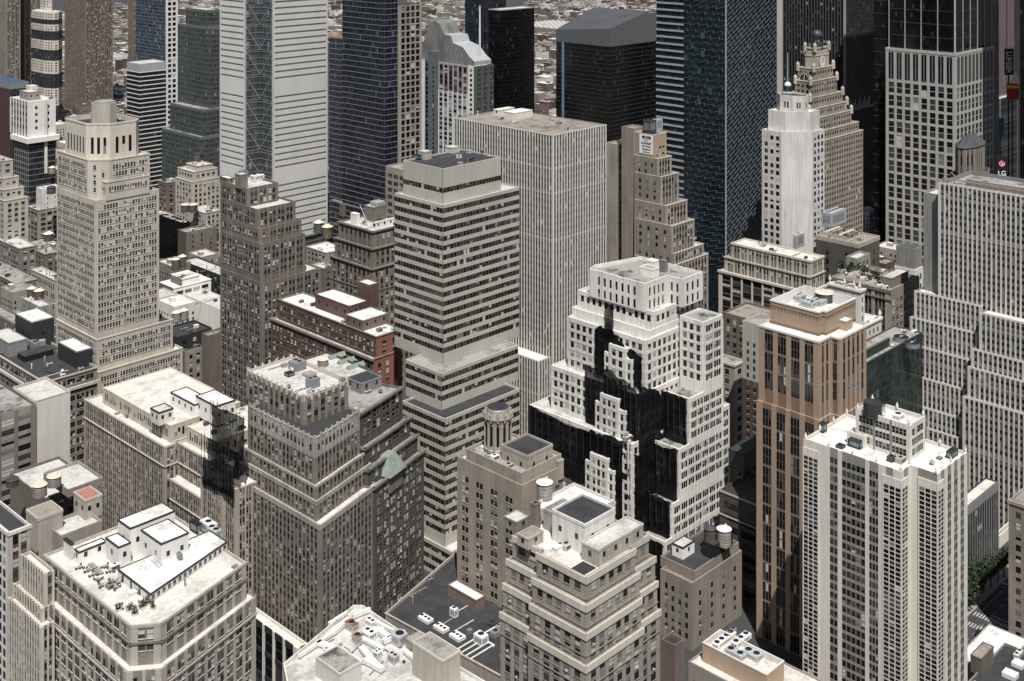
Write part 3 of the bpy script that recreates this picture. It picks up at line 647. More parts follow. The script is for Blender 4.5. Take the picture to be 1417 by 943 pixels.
# recessed court wings to the right
q = B.pt(284, 640, zc-2); qx = 7.0; Lq = B.hit((qx, 0), (0, 1), 290); 
B.tier([(qx, Lq), (qx+40, Lq), (qx+40, 1), (qx, 1)], lb, z1=zc-.6, z0=0, roof='roof_cream', ph=1.0)
q3 = 2.5; L3 = B.hit((q3, 0), (0, 1), 283); zl3 = B.zat((q3, 0), 662)
B.tier([(q3, L3), (q3+6, L3), (q3+6, .5), (q3, .5)], lb, z1=zl3, z0=0, roof='roof_cream', ph=.4)
B.tier([(1.0, L3-16), (9, L3-16), (9, L3), (1.0, L3)], S(**{**lb, 'bands': (), 'cornice': None}), z1=B.zat((1, L3), 658), z0=0, roof='roof_cream', ph=.4)
L5 = B.hit((1.8, 0), (0, 1), 326); B.tier([(1.8, L5), (14, L5), (14, L3-16), (1.8, L3-16)], S(**{**lb, 'bands': (), 'cornice': (.6, .2, 'buff_trim')}), z1=B.zat((1.8, L3-16), 668), z0=0, roof='roof_cream', ph=.4)
# set-back storey
B.z = zc-1
su = S(**{**lb, 'fh': 5.2, 'attic': 1.6, 'bands': (), 'cornice': (.4, .15, 'limestone_trim'), 'gl': 'bright', 'wall': 'buff_trim', 'pier': 'buff_trim', 'span': 'buff_trim'})
t3 = B.tier([(4.8, 3.5), (40, 3.5), (40, Lm-9), (4.8, Lm-9)], su, z1=zc+6.5, roof='roof_cream', ph=.5); zs = B.z
B.z = zc-1.6
tq = B.tier([(qx+4, Lq+2), (qx+36, Lq+2), (qx+36, 0), (qx+4, 0)], su, z1=zc+5.5, roof='roof_cream', ph=.5)
B.boxpix('bulkhead', 208, 220, 240, 590, 572, zs, 'cream_panel', 'roof_light', .3, 2, edge='charcoal')
B.boxpix('bulkhead#2', 236, 269, 292, 579, 561, zs, 'white_paint', 'roof_white', .3, -1, edge='charcoal')
B.boxpix('bulkhead#3', 271, 299, 326, 590, 563, zs, 'white_paint', 'roof_white', .3, 3, edge='charcoal')
B.finish()
# --- dark-roofed block left (dentilled cornice)
dg = S(wall='buff_brick', pier='buff_brick', span='grey_brick', fh=4.35, bay=5.4, wins=((.22, .24), (.5, .24), (.78, .24)), wh=.56, gl='std', attic=1.6, pd=.16, sd=.2, cornice=(.6, .5, 'buff_trim'), bands=((6.5, 1.4, 1.0, 'limestone_trim'),), sillm='buff_trim')
B = Bld('office_building', 'broad black-roofed office block with a toothed cornice left of the beige tower', 61, D=600); M11 = B
B.tier(B.rect(-90, 61, 134.5), dg, yt=529, roof='roof_dark', ph=1.2); zr = B.z
B.boxpix('bulkhead', 21, 44, 75, 484, 447, zr, 'charcoal', 'roof_white', .35, 1, edge='metal_grey')
B.boxpix('bulkhead#2', 80, 106, 128, 511, 488, zr, 'charcoal', 'roof_white', .4, 0, edge='metal_grey')
B.boxpix('bulkhead#3', -14, 12, 38, 495, 476, zr, 'steel_grey', 'roof_light', .3, 0)
B.finish()
# --- brown loft with blank pale party wall
br = S(wall='brown_brick', pier='mauve_dark', span='tan_brick', fh=4.3, bay=7.4, wins=((.5, .66),), wh=.52, gl='bright', attic=2.4, pd=.3, sd=.2, railm='frame_dark')
B = Bld('loft_building', 'brown brick loft with wide windows and a tall blank cream party wall', -30, D=520); M12 = B
B.tier(B.rect(-90, -30, 50), (br, bl), yt=583, roof='roof_mottled')
T = B.tiers[0]['poly']; xe = T[1][0]
w2 = B.hit((xe, 0), (1, 0), 98)
B.tier([(xe, .6), (xe+w2, .6), (xe+w2, 24), (xe, 24)], (S(wall='cream_panel', kind='blank', cornice=(.4, .1, 'limestone')), None), z1=B.zat((xe, 0), 556), z0=0, roof='roof_light')
B.finish()
# --- beige tower with the open crown
lt = S(rk=.45, wall='limestone', pier='limestone', span='limestone', fh=4.05, bay=4.9, wins=((.17, .22), (.5, .22), (.83, .22)), wh=.54, gl='std', attic=2.6, pd=.26, sd=.14, margin=1.4, sillm='limestone_trim', cornice=(.7, .3, 'limestone_trim'), railm='frame_pale')
ltl = S(**{**lt, 'bay': 5.4})
B = Bld('skyscraper', 'beige brick tower with an open octagonal crown standing at the left', 136, D=652); T1 = B
B.tier(B.rect(77, 136, 252.5), (lt, ltl), yt=515, roof='roof_cream')
B.tier(B.rect(78, 134, 239, at=(.8, .8)), (lt, ltl), yt=470, roof='roof_dark')
ltn = S(**{**lt, 'cornice': None}); ltln = S(**{**ltl, 'cornice': None})
B.tier(B.rect(79, 132, 220, at=(1.8, 1.8)), (ltn, ltln), yt=278, roof='roof_cream')
pol = B.rect(79.5, 132, 207, at=(2.0, 2.0)); wy = pol[3][1]-2.0
B.tier(chamfer(pol, 0, 8.5), (lt, ltl, S(**{**lt, 'bay': 4.4, 'wins': ((.5, .26),)})), z1=B.zat(pol[0], 224), roof='roof_cream')
zsh = B.tiers[-1]['z1']
wing = [(pol[0][0]+5.8, pol[0][1]-.8), (pol[1][0]-.5, pol[1][1]-.8), (pol[1][0]-.5, pol[1][1]+3), (pol[0][0]+5.8, pol[0][1]+3)]
B.tier(wing, (lt, lt), z1=B.zat(wing[0], 252), z0=B.tiers[2]['zr'], roof='roof_cream', ph=.3)
B.z = B.tiers[3]['zr']
cr = B.rect(87, 131, 196, at=(3.0, 3.2)); cr = chamfer(chamfer(chamfer(cr, 3, 3.5), 1, 3.5), 0, 9.5)
crs = S(rk=.35, wall='limestone_trim', fh=11.0, bay=3.4, wins=((.5, .40),), wh=.74, sill=.1, gl='dark', attic=6.5, pd=.5, sd=.3, rail=False, cornice=(.9, .35, 'limestone_trim'))
B.tier(cr, crs, z1=B.zat(cr[0], 171)-.0, roof='roof_dark', ph=2.8)
zr = B.z; cx_ = sum(p[0] for p in cr)/len(cr); cy_ = sum(p[1] for p in cr)/len(cr)
tk = B.P('roof_tank_house'); tk.cyl(cx_+2, cy_+2, zr, zr+11.5, 7.2, 7.2, 'limestone', 8, 'roof_mottled'); tk.cyl(cx_+2, cy_+2, zr+11.5, zr+12.2, 6.0, 6.0, 'tan_trim', 8, 'roof_mottled')
B.finish()
# --- brown brick setback tower
bt = S(ac=.05, wall='brown_brick', pier='brown_trim', span='brown_brick', fh=4.25, bay=5.6, wins=((.30, .26), (.72, .26)), wh=.55, gl='std', attic=2.0, pd=.18, sd=.12, margin=1.4, sillm='brown_trim')
B = Bld('office_building', 'brown brick setback tower with stepped right side left of the banded office tower', 362, D=694); T2 = B
B.tier(B.rect(305, 362, 444), bt, yt=392, roof='roof_light')
for (xl, xc, xr, yt, o) in ((305, 361, 422.5, 338, 1), (305, 359, 417, 317, 2), (305, 356, 409, 290, 3)):
    B.tier(B.rect(xl, xc, xr, at=(o*.6, o*1.0)), bt, yt=yt, roof='roof_light')
pol = B.rect(304.5, 341, 385, yb=294)
B.tier(B.rect(305, 342, 385, at=(3.0, 5)), bt, yt=261, roof='roof_light'); zr = B.z
B.boxpix('bulkhead', 325, 333, 343, 262, 243, zr, 'brown_trim', 'roof_light', .3, 0)
B.boxpix('bulkhead#2', 304, 316, 324, 255.5, 248, zr, 'brown_brick', 'roof_white', .3, 1)
B.finish()
# --- red brick block with white roofs
rb = S(ac=.05, wall='red_brick', pier='red_brick', span='red_brick', fh=3.9, bay=3.3, wins=((.5, .42),), wh=.52, gl='bright', attic=2.6, pd=.2, sd=.12, sillm='brown_trim', cornice=(.5, .4, 'brown_trim'))
ob = S(**{**rb, 'wall': 'orange_brick', 'pier': 'orange_brick', 'span': 'orange_brick', 'bay': 5.5, 'wins': ((.5, .34),)})
B = Bld('loft_building', 'red brick loft building with bright white roofs and an orange right-hand face', 516, D=620); T3 = B
B.tier(B.rect(375, 516, 556), (ob, S(**{**rb, 'cornice': (1.0, .9, 'brown_trim')})), yt=497, roof='roof_light')
B.tier(B.rect(385, 521, 556, at=(.8, 1.2)), (ob, rb), yt=466, roof='roof_white', ph=.8); zr = B.z
B.boxpix('bulkhead', 436, 483, 509, 444, 425, zr, 'red_brick', 'roof_white', .5, 4, edge='red_brick')
B.boxpix('bulkhead#2', 495, 511, 524, 428, 396, zr, 'red_brick', 'roof_white', .6, 0, edge='brown_brick')
B.boxpix('bulkhead#3', 478, 502, 537, 459, 445, zr, 'pink_brown', 'roof_white', .4, 3, edge='brown_trim')
B.finish()
# --- ornate brown block behind it
ob2 = S(ac=.05, wall='brown_brick', pier='brown_trim', span='brown_brick', fh=4.6, bay=4.2, wins=((.5, .42),), wh=.56, gl='std', attic=2.4, pd=.3, sd=.14, cornice=(.9, .9, 'brown_trim'), bands=((14, .5, .5, 'brown_trim'),))
B = Bld('office_building', 'ornate brown masonry block with cooling tower and slanting white stair on its roof', 515, D=745); T4 = B
B.tier(B.rect(458, 515, 575), ob2, yt=372, roof='roof_grey')
B.tier(B.rect(464, 516, 570, at=(1, 1.5)), ob2, yt=344, roof='roof_grey')
B.tier(B.rect(469, 516.5, 566, at=(2, 3)), ob2, yt=320, roof='roof_light'); zr = B.z
B.boxpix('bulkhead', 504, 517, 534, 308, 288, zr, 'brown_trim', 'roof_light', .3, 0)
B.boxpix('bulkhead#2', 517, 519, 562, 318, 309, zr, 'white_paint', 'roof_white', .3, 5)
B.boxpix('chimney', 470, 475, 478, 300, 284, zr, 'brown_brick', 'charcoal', .2, 0)
B.boxpix('bulkhead#3', 485, 493, 498, 312, 297, zr, 'white_paint', 'roof_white', .1, 0)
B.finish()
# --- central banded office tower
cb = S(wall='pale_green_stone', pier='brown_mullion', span='pale_green_stone', fh=4.35, bay=2.1, wins=((.5, .72),), wh=.50, sill=.37, gl='brown', attic=1.2, pd=.06, sd=.22, margin=.25, wk=1.0, rail=False, ph=.9)
B = Bld('skyscraper', 'pale banded office tower with brown ribbon windows at the centre of the photo', 624, D=540); M4 = B
B.tier(B.rect(580, 625, 728), cb, yt=764, roof='roof_cream')
B.tier(B.rect(557, 615.5, 719, at=(2.0, 4.0)), cb, yt=580, roof='roof_dark')
B.tier(B.rect(561.5, 610.7, 717, yb=568), cb, yt=517, roof='roof_grey')
zt3 = B.z
B.tier(B.rect(546, 613, 718.5, yb=505), cb, yt=284, roof='roof_light', ph=.6)
B.tier(B.rect(558, 612.7, 693, yb=283), S(**{**cb, 'attic': 8.6}), yt=234, roof='roof_dark', ph=.7); zr = B.z
B.boxpix('bulkhead', 578, 588, 597, 222, 211, zr, 'pale_green_stone', 'roof_light', .2, 0)
B.boxpix('bulkhead#2', 616, 626, 636, 213, 205, zr, 'pale_green_stone', 'roof_light', .2, 0)
lowl = [B.corner(560, yb=568, z=B.tiers[1]['zr'])]; B.finish()
# --- turret and tan building
tt = S(ac=.05, wall='tan_brick', pier='tan_brick', span='tan_brick', fh=4.1, bay=9, wins=((.25, .17), (.5, .17)), wh=.52, gl='std', attic=6.0, pd=.2, sd=.196, sillm='tan_trim')
B = Bld('office_building', 'tan brick building with a round ornate drum turret and black square roof', 722, D=478); M5 = B
B.tier(B.rect(633, 722, 779), (S(**{**tt, 'wins': ((.8, .2),)}), tt), yt=672, roof='roof_light')
B.tier(B.rect(645, 721, 777, at=(.6, .6)), (bl, tt), yt=655, roof='roof_mottled'); zr = B.z
B.boxpix('bulkhead', 694, 730, 765, 662, 634, zr-3, 'tan_trim', 'roof_dark', .9, 2, edge='tan_trim')
B.boxpix('bulkhead#2', 771, 774, 780, 665, 640, zr-8, 'tan_trim', 'roof_tan', .5, 0)
p = B.pt(689, 617, zr+2); rr = 20*B.D/F; zt_ = zr+2; zh = 56*B.D/F
tu = B.P('turret'); tu.cyl(p[0], p[1], zr-4, zt_, rr*1.0, rr*1.0, 'tan_trim', 12, 'roof_white'); tu.cyl(p[0], p[1], zt_, zt_+zh*.72, rr*.92, rr*.92, 'tan_trim', 24)
for k in range(12):
    a = 2*math.pi*k/12; tu.tube((p[0]+rr*.96*math.cos(a), p[1]+rr*.96*math.sin(a), zt_), (p[0]+rr*.96*math.cos(a), p[1]+rr*.96*math.sin(a), zt_+zh*.72), .5, 'tan_trim')
    a += math.pi/12
    if math.sin(a-0)*1 < 2:
        tw_ = 0.35
        c0 = [(p[0]+rr*.95*math.cos(a+t), p[1]+rr*.95*math.sin(a+t)) for t in (-.11, .11)]
        tu.face([(c0[0][0], c0[0][1], zt_+zh*.12), (c0[1][0], c0[1][1], zt_+zh*.12), (c0[1][0], c0[1][1], zt_+zh*.62), (c0[0][0], c0[0][1], zt_+zh*.62)], 'g_dark')
    tu.cyl(p[0]+rr*1.0*math.cos(a), p[1]+rr*1.0*math.sin(a), zt_+zh*.72, zt_+zh*.92, .55, .75, 'tan_trim', 6)
tu.cyl(p[0], p[1], zt_+zh*.72, zt_+zh*.80, rr*1.0, rr*1.12, 'tan_trim', 24); tu.cyl(p[0], p[1], zt_+zh*.80, zt_+zh*.92, rr*1.08, rr*.98, 'tan_trim', 24)
tu.cyl(p[0], p[1], zt_+zh*.92, zt_+zh, rr*.86, rr*.84, 'tan_trim', 24, 'charcoal'); tu.cyl(p[0], p[1], zt_+zh, zt_+zh+.3, rr*.84, rr*.78, 'metal_grey', 24, 'charcoal')
B.finish()
# --- white setback tower wrapped in black netting
ws = S(wall='white_brick', pier='white_stone', span='white_stone', fh=4.3, bay=3.5, wk=1.0, wins=((.5, .54),), wh=.62, gl='std', attic=1.7, pd=.16, sd=.3, margin=1.0, ph=1.0, sillm=None)
ws2 = S(**{**ws, 'bay': 5.2, 'wins': ((.22, .24), (.5, .24), (.78, .24))})
B = Bld('skyscraper', 'white setback tower half wrapped in torn black netting at the centre right', 920, D=518); M7 = B
hx = lambda px, y=0: B.hit((0, y), (1, 0), px)
x1 = hx(1002); yR = B.hit((0, 0), (0, 1), 886)
xw = [0, hx(930), hx(940), hx(954), hx(974)]; yw = [750, 698, 622, 552, 446]; yl = [yR+2, yR+2, yR+2, yR+2, 0]
yl[4] = B.hit((xw[4], 0), (0, 1), 941)
for i in range(5):
    c = (xw[i], .02*i); B.tier([c, (x1-.3*i, c[1]), (x1-.3*i, yl[i]), (c[0], yl[i])], (ws2, ws), z1=B.zat(c, yw[i]), roof='roof_mottled', z0=0 if i == 0 else None)
zW1 = B.z
B.tier([(x1, 1.2), (x1+6, 1.2), (x1+6, 20), (x1, 20)], ws2, z1=B.zat((x1+5, 1), 560), z0=0, roof='roof_light')
# body behind the recess
B.tier([(xw[4]+6, .5), (x1, .5), (x1, yR+40), (xw[4]+6, yR+40)], ws, z1=B.zat((xw[4]+6, yR), 440), z0=0, roof='roof_light')
B.z = 0
Lspec = [(874, 733, 560, 0.0), (884, 763, 505, .5), (893, 786, 438, 1.0), (899, 791, 425, 1.4), (905, 800, 401, 1.8)]
LT = []
for i, (xc, xl, yt, dy) in enumerate(Lspec):
    c = (hx(xc, yR+dy), yR+dy); L = B.hit(c, (0, 1), xl); pl = (c[0], c[1]+L)
    LT.append((c, L)); B.tier([c, (x1-1, c[1]), (x1-1, c[1]+L), pl], ws, z1=B.zat(pl, yt), z0=0 if i == 0 else None, roof='roof_light')
    print('M7 L', i, c, round(L, 1), round(B.tiers[-1]['z1'], 1))
zc0 = B.z
c0 = (hx(892, yR+7), yR+7)
c0 = B.pt(892, 432, zc0); L0 = B.hit(c0, (0, 1), 811); x2 = c0[0]+B.hit(c0, (1, 0), 923.6); q = (x2, c0[1]); t2 = B.hit(q, (0, -1), 944); q2 = (x2, c0[1]-t2); w2 = B.hit(q2, (1, 0), 972)
cw = S(wall='white_stone', fh=5.6, bay=3.4, wins=((.5, .34),), wh=.62, sill=.14, gl='dark', attic=1.4, pd=.35, sd=.2, margin=4.0, rail=False, ph=1.6, cornice=(.7, .2, 'white_stone'))
B.tier([c0, q, q2, (x2+w2, q2[1]), (x2+w2, c0[1]+L0*.8), (c0[0]+6, c0[1]+L0), (c0[0], c0[1]+L0*.93)], cw, z1=B.zat(c0, 392.5), roof='roof_mottled'); zcr = B.z
B.boxpix('bulkhead', 886, 903, 912, 385, 374, zcr, 'white_paint', 'roof_grey', .3, 0)
B.boxpix('bulkhead#2', 895, 905, 912, 373, 363, zcr, 'white_paint', 'roof_white', .3, 0)
B.boxpix('bulkhead#3', 912, 920, 924, 378, 362, zcr, 'steel_grey', 'roof_grey', .2, 0)
# projecting white bays that stand clear of the netting
def bay(tr, px0, px1, y0, y1, out=2.6, step=True):
    c, L = tr; a0 = B.hit(c, (0, 1), px1); a1 = B.hit(c, (0, 1), px0)
    zt = B.zat((c[0], c[1]+(a0+a1)/2), y0); zb = B.zat((c[0], c[1]+(a0+a1)/2), y1)
    pol = [(c[0]-out, c[1]+a0), (c[0], c[1]+a0), (c[0], c[1]+a1), (c[0]-out, c[1]+a1)]
    B.tier(pol, S(**{**ws, 'attic': 1.4, 'bay': 3.0}), z1=zt, z0=zb, roof='roof_light', ph=.3)
    if step:
        e = (a1-a0)*.32
        for s0, s1 in ((a0-e, a0), (a1, a1+e)):
            B.tier([(c[0]-out+.5, c[1]+s0), (c[0], c[1]+s0), (c[0], c[1]+s1), (c[0]-out+.5, c[1]+s1)], S(**{**ws, 'attic': 1.4, 'bay': 3.0}), z1=zt-4.4, z0=zb, roof='roof_light', ph=.3)
bay(LT[2], 848, 871, 477, 556); bay(LT[1], 836, 861, 546, 606); bay(LT[0], 822, 846, 628, 735); bay(LT[0], 864, 873, 607, 735, 1.2, False)
B.finish()
def net_piece(mb, B, c, px0, px1, y0, y1, out=.9, jag=2.5, seed=3, dirn=(0, 1), cw_=1.5):
    """hanging cloth over the wall plane through c: narrow uneven strips with ragged ends, standing off the wall"""
    rng = random.Random(seed+px0); a0 = B.hit(c, dirn, px1); a1 = B.hit(c, dirn, px0); n = max(2, int(abs(a1-a0)/cw_)); nn = (-dirn[1], dirn[0]) if dirn == (0, 1) else (0, -1)
    jt = jb = 0; cols = []; ph = rng.random()*6; k = 10
    for i in range(n+1):
        a = a0+(a1-a0)*i/n; p = (c[0]+dirn[0]*a, c[1]+dirn[1]*a); f = i/n
        yt_ = y0(f) if callable(y0) else y0; yb_ = y1(f) if callable(y1) else y1
        jt = jt*.6+rng.uniform(-jag, jag)*.5; jb = jb*.6+rng.uniform(-jag, jag)*.5; zt = B.zat(p, yt_)+jt; zb = B.zat(p, yb_)+jb
        cu = [(p[0]-nn[0]*.3*0, p[1], zb)][:0]
        for j in range(k+1):
            oo = out+.18*math.sin(j*1.3+i*.7+ph)+rng.uniform(-.16, .16); cu.append((p[0]+nn[0]*oo, p[1]+nn[1]*oo, zb+(zt-zb)*j/k))
        cu.append((p[0]-nn[0]*.2, p[1]-nn[1]*.2, zt-rng.uniform(.2, 1.2))); cols.append(cu)
    mb.grid(cols, 'netting')
def poles(mb, B, c, px0, px1, y0, y1, out, step, dirn=(0, 1), seed=1, lift=3):
    rng = random.Random(seed); a0 = B.hit(c, dirn, px1); a1 = B.hit(c, dirn, px0); n = max(1, int(abs(a1-a0)/step)); nn = (-1, 0) if dirn == (0, 1) else (0, -1)
    for i in range(n+1):
        a = a0+(a1-a0)*i/n; p = (c[0]+dirn[0]*a, c[1]+dirn[1]*a); f = i/n; yt_ = y0(f) if callable(y0) else y0; yb_ = y1(f) if callable(y1) else y1
        x, y = p[0]+nn[0]*out, p[1]+nn[1]*out; mb.tube((x, y, B.zat(p, yb_)), (x, y, B.zat(p, yt_)+lift*rng.random()), .12, 'charcoal', 5)
        if i and rng.random() < .7:
            z = B.zat(p, yt_)+lift*.3; mb.tube((x, y, z), (px_, py_, z+rng.uniform(-1, 1)), .1, 'charcoal', 5)
        px_, py_ = x, y
nt = thing('debris_netting', 'torn black debris netting draped over the white setback tower', 'netting', B.root.location, B.rz)
mb = MB()
r2 = LT[2][0]; r1 = LT[1][0]; r0 = LT[0][0]
lin = lambda a, b: (lambda f: a+(b-a)*f)
net_piece(mb, B, r2, 838, 851, 423, 470, 1.0, 3.5, 1); net_piece(mb, B, r2, 825, 858, lin(462, 450), 520, 1.1, 3.0, 2); net_piece(mb, B, r2, 856, 890, lin(492, 470), 540, 1.0, 3, 3)
net_piece(mb, B, r1, 812, 886, lin(541, 508), lin(640, 600), 1.0, 2, 4)
net_piece(mb, B, r1, 838, 870, lin(530, 512), 560, 1.3, 3, 5)
net_piece(mb, B, r0, 733, 874, lin(622, 562), lin(690, 642), 1.2, 1.2, 6); net_piece(mb, B, r0, 812, 874, lin(612, 596), lin(740, 690), .9, 2.5, 7)
for (cx_, px0, px1, ya, yb_) in ((xw[3], 887, 952, lin(553, 528), lin(640, 614)), (xw[2], 886, 939, lin(622, 606), lin(712, 690)), (xw[1], 886, 929, lin(696, 676), 790), (xw[0], 886, 919, lin(752, 736), 860)):
    net_piece(mb, B, (cx_, 0), px0, px1, ya, yb_, 1.0, 1.8, int(cx_*10)+9)
net_piece(mb, B, (xw[4]+6, .5), 927, 942, 436, 545, 1.5, 2.5, 11)
for yy, ytop in ((yR, lin(530, 520)),): net_piece(mb, B, (0, yR), 876, 917, lin(640, 628), 700, 1.1, 1.5, 31, (1, 0)); net_piece(mb, B, (0, yR+.5), 882, 932, lin(548, 531), 650, .9, 2, 32, (1, 0)); net_piece(mb, B, (0, yR), 876, 912, lin(690, 680), 800, 1.1, 1.5, 33, (1, 0))
mb.build('cloth', nt)
sc_ = [MB() for _ in range(5)]
poles(sc_[0], B, r1, 813, 884, lin(541, 508), lin(600, 560), 1.7, 3.2); poles(sc_[1], B, r0, 736, 872, lin(620, 564), lin(660, 600), 2.0, 4.0)
poles(sc_[2], B, (xw[3], 0), 887, 952, lin(553, 528), lin(600, 570), 1.9, 3); poles(sc_[3], B, (xw[2], 0), 886, 939, lin(622, 606), lin(660, 640), 1.9, 3); poles(sc_[4], B, (xw[1], 0), 886, 929, lin(696, 676), 720, 1.9, 3)
[m_.build('scaffold', nt) for m_ in sc_]
# netting over the gap between the long buff block and the grey brick block
nt2 = thing('debris_netting', 'dark blue scaffold netting hung between the buff block and the grey brick block', 'netting', M3.root.location, M3.rz)
mb = MB(); qn = (3.0, 0)
net_piece(mb, M3, (1.2, 0), 284, 327, lin(660, 632), lin(690, 668), 1.2, .5, 21); net_piece(mb, M3, (4.4, -4), 296, 341, lin(578, 560), lin(640, 622), 1.0, .5, 22); net_piece(mb, M3, (2.6, -2), 290, 334, lin(628, 604), lin(664, 640), 1.0, .5, 23)
mb.build('cloth', nt2); mb = MB()
poles(mb, M3, (4.4, -4), 296, 341, lin(576, 556), lin(640, 622), 1.5, 2.2); poles(mb, M3, (1.2, 0), 284, 327, lin(628, 604), lin(680, 660), 1.9, 2.4)
mb.build('scaffold', nt2)

# --- gold tower
gs = S(wall='gold_panel', pier='gold_panel', span='gold_dark', fh=7.9, bay=6.0, wk=1.0, mull='gold_dark', wins=((.30, .20), (.52, .20), (.74, .20)), wh=.80, sill=.1, gl='dark', attic=2.0, pd=.45, sd=.1, margin=1.3, rail=True, railm='frame_dark')
gs2 = S(**{**gs, 'bay': 3.4, 'wins': ((.5, .5),)})
B = Bld('skyscraper', 'tall gold panelled tower with a corbelled penthouse and cream terrace at the right', 1134, D=482); M8 = B
def goldpoly(c, xl, xn, xr):
    L = B.hit(c, (0, 1), xl); p1 = (c[0]+B.hit(c, (1, 0), xn[0]), c[1]); p2 = (p1[0], p1[1]-B.hit(p1, (0, -1), xn[1])); W_ = B.hit(p2, (1, 0), xr)
    return [c, p1, p2, (p2[0]+W_, p2[1]), (p2[0]+W_, c[1]+L), (c[0], c[1]+L)]
gl_ = goldpoly(B.corner(1134), 1048, (1150, 1163), 1199)
B.tier(gl_, (gs2, S(**{**gs, 'bay': 6.2})), yt=582, roof='roof_cream', ph=.2)
gp = goldpoly((.8, .8), 1051, (1149, 1162), 1198)
B.tier(gp, (S(**{**gs2, 'cornice': (.7, .45, 'cream_panel')}), S(**{**gs, 'cornice': (.7, .45, 'cream_panel')})), z0=B.z, z1=B.zat((.8, .8), 473), roof='roof_white', ph=.3)
zr = B.z; c = B.pt(1133, 466, zr)
gpp = [c]+[]
pp = goldpoly(c, 1066, (1138, 1143), 1184); B.tier(pp, S(wall='gold_panel', kind='blank', cornice=(.6, .25, 'white_paint'), bands=((2.0, .5, .12, 'gold_dark'), (8.6, .9, .06, 'gold_dark'))), yt=432, roof='roof_cream', ph=4.6); zg = B.z
corb = B.P('corbel')
for e in (0, 2, 5):
    T, ln, ang = B.face_T(pp, e); m = max(1, int(ln/1.5))
    for j in range(m):
        a = ln*(j+.5)/m; z = B.tiers[-1]['z1']; corb.hexa([T(a-.3, .08, z-3.6), T(a+.3, .08, z-3.6), T(a+.3, 0, z-3.6), T(a-.3, 0, z-3.6), T(a-.3, .22, z-2.6), T(a+.3, .22, z-2.6), T(a+.3, 0, z-2.6), T(a-.3, 0, z-2.6)], 'gold_dark')
B.boxpix('bulkhead', 1158, 1171, 1180, 459, 446, zr, 'gold_panel', 'roof_white', .2, 0)
B.finish()
# --- striped stepped tower, right edge
fs = S(kind='fin', wall='steel_grey', strip='strip_grey', pier='fin_white', span='concrete', bay=2.5, fw=.78, fd=.55, head=1.0, ph=.8, blank=((6.5, 1.6), (24, 2.2)))
B = Bld('skyscraper', 'wide grey and white finned tower stepping down at the right edge', 1440, D=574); M9 = B
L4 = B.hit((0, 0), (0, 1), 1334)
def right_block(xl, x, yt, roof='roof_cream', **k):
    c = (x, 0); L = B.hit(c, (0, 1), xl); p = (x, L); B.tier([c, (x+40, 0), (x+40, L), p], fs, ytat=p, yt=yt, z0=0, roof=roof, **k); return L
def left_block(xl, xr, x, yt, ytl):
    c = (x, 0); a0 = B.hit(c, (0, 1), xr); a1 = B.hit(c, (0, 1), xl); p = (x, a1); B.tier([(x, a0), (x+40, a0), (x+40, a1), p], fs, ytat=p, yt=ytl, z0=0, roof='roof_cream')
right_block(1334, 0, 548); right_block(1341, 2.6, 507); right_block(1346, 5.2, 482, 'roof_grey'); right_block(1357, 7.8, 432)
for xl, xr, x, yt in ((1284, 1326, 2.8, 592), (1278, 1330, 4.6, 563), (1276.5, 1335, 6.4, 522), (1273, 1346, 8.6, 479), (1261, 1352, 11.0, 438), (1267, 1357, 13, 402)): left_block(xl, xr, x, 0, yt)
c = (15, 2); L = B.hit(c, (0, 1), 1295); xk = c[0]; a9 = B.hit(c, (0, 1), 1415)
B.tier([(15, a9), (52, a9), (52, L), (15, L)], S(**{**fs, 'strip': 'strip_grey'}), ytat=(15, L), yt=252, z0=0, roof='roof_mottled', ph=2.0); z9 = B.z
Lk = B.hit((19, 0), (0, 1), 1278); B.tier([(19, L), (50, L), (50, Lk), (19, Lk)], S(wall='concrete', kind='blank'), ytat=(19, Lk), yt=266, z0=0, roof='roof_light')
B.finish()
# roof screen on the striped tower handled with the clutter
# --- green glass block
gg = S(kind='glass', wall='green_panel', glass='glass_green', fh=3.9, vb=3.0, vbar=(.12, .12, 'metal_dark'), hb=((0, .18, .1, 'metal_dark'),), attic=1.2, attm='dark_green', ph=.8)
B = Bld('office_building', 'low dark green glass block with round roof fans behind the gold tower', 1190, D=572); M10 = B
B.tier(B.rect(1150, 1190, 1276), gg, yt=507, roof='roof_grey'); z10 = B.z; B.boxpix('bulkhead', 1196, 1199, 1231, 497, 486, z10, 'dark_green', 'roof_tan', .2, 0); B.finish()
# --- buildings seen in the slot between the white tower and the gold tower
B = Bld('apartment_building', 'narrow slab of pale green panels above dark red brick left of the gold tower', 1052, D=560)
B.tier(B.rect(1028, 1052, 1075), S(wall='red_brick', pier='red_brick', span='brown_brick', fh=3.6, bay=4.2, wins=((.5, .36),), gl='dark', sillm='tan_trim'), yt=531, roof='roof_grey')
B.tier(B.rect(1028, 1051, 1074, at=(.4, .4)), S(wall='pale_green_stone', fh=3.6, bay=4.4, wins=((.5, .32),), gl='dark', attic=8.5), yt=450, roof='roof_grey'); B.finish()
B = Bld('office_building', 'weathered tan building with paired arched windows right of the white setback tower', 1016, D=590)
B.tier(B.rect(985, 1016, 1030), S(wall='buff_brick', fh=4.6, bay=4.5, wins=((.5, .4),), gl='bright', sillm='buff_trim', cornice=(1, .6, 'buff_trim')), yt=505, roof='roof_mottled'); B.finish()
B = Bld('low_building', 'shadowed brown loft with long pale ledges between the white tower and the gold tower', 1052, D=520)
B.tier(B.rect(996, 1052, 1080), S(wall='dark_stone', fh=5, bay=9, wins=((.5, .7),), wh=.5, gl='dark', attic=3, bands=((0, .7, .4, 'buff_trim'), (10, .6, .4, 'buff_trim')), pd=.1, sd=.106), yt=700, roof='roof_dark')
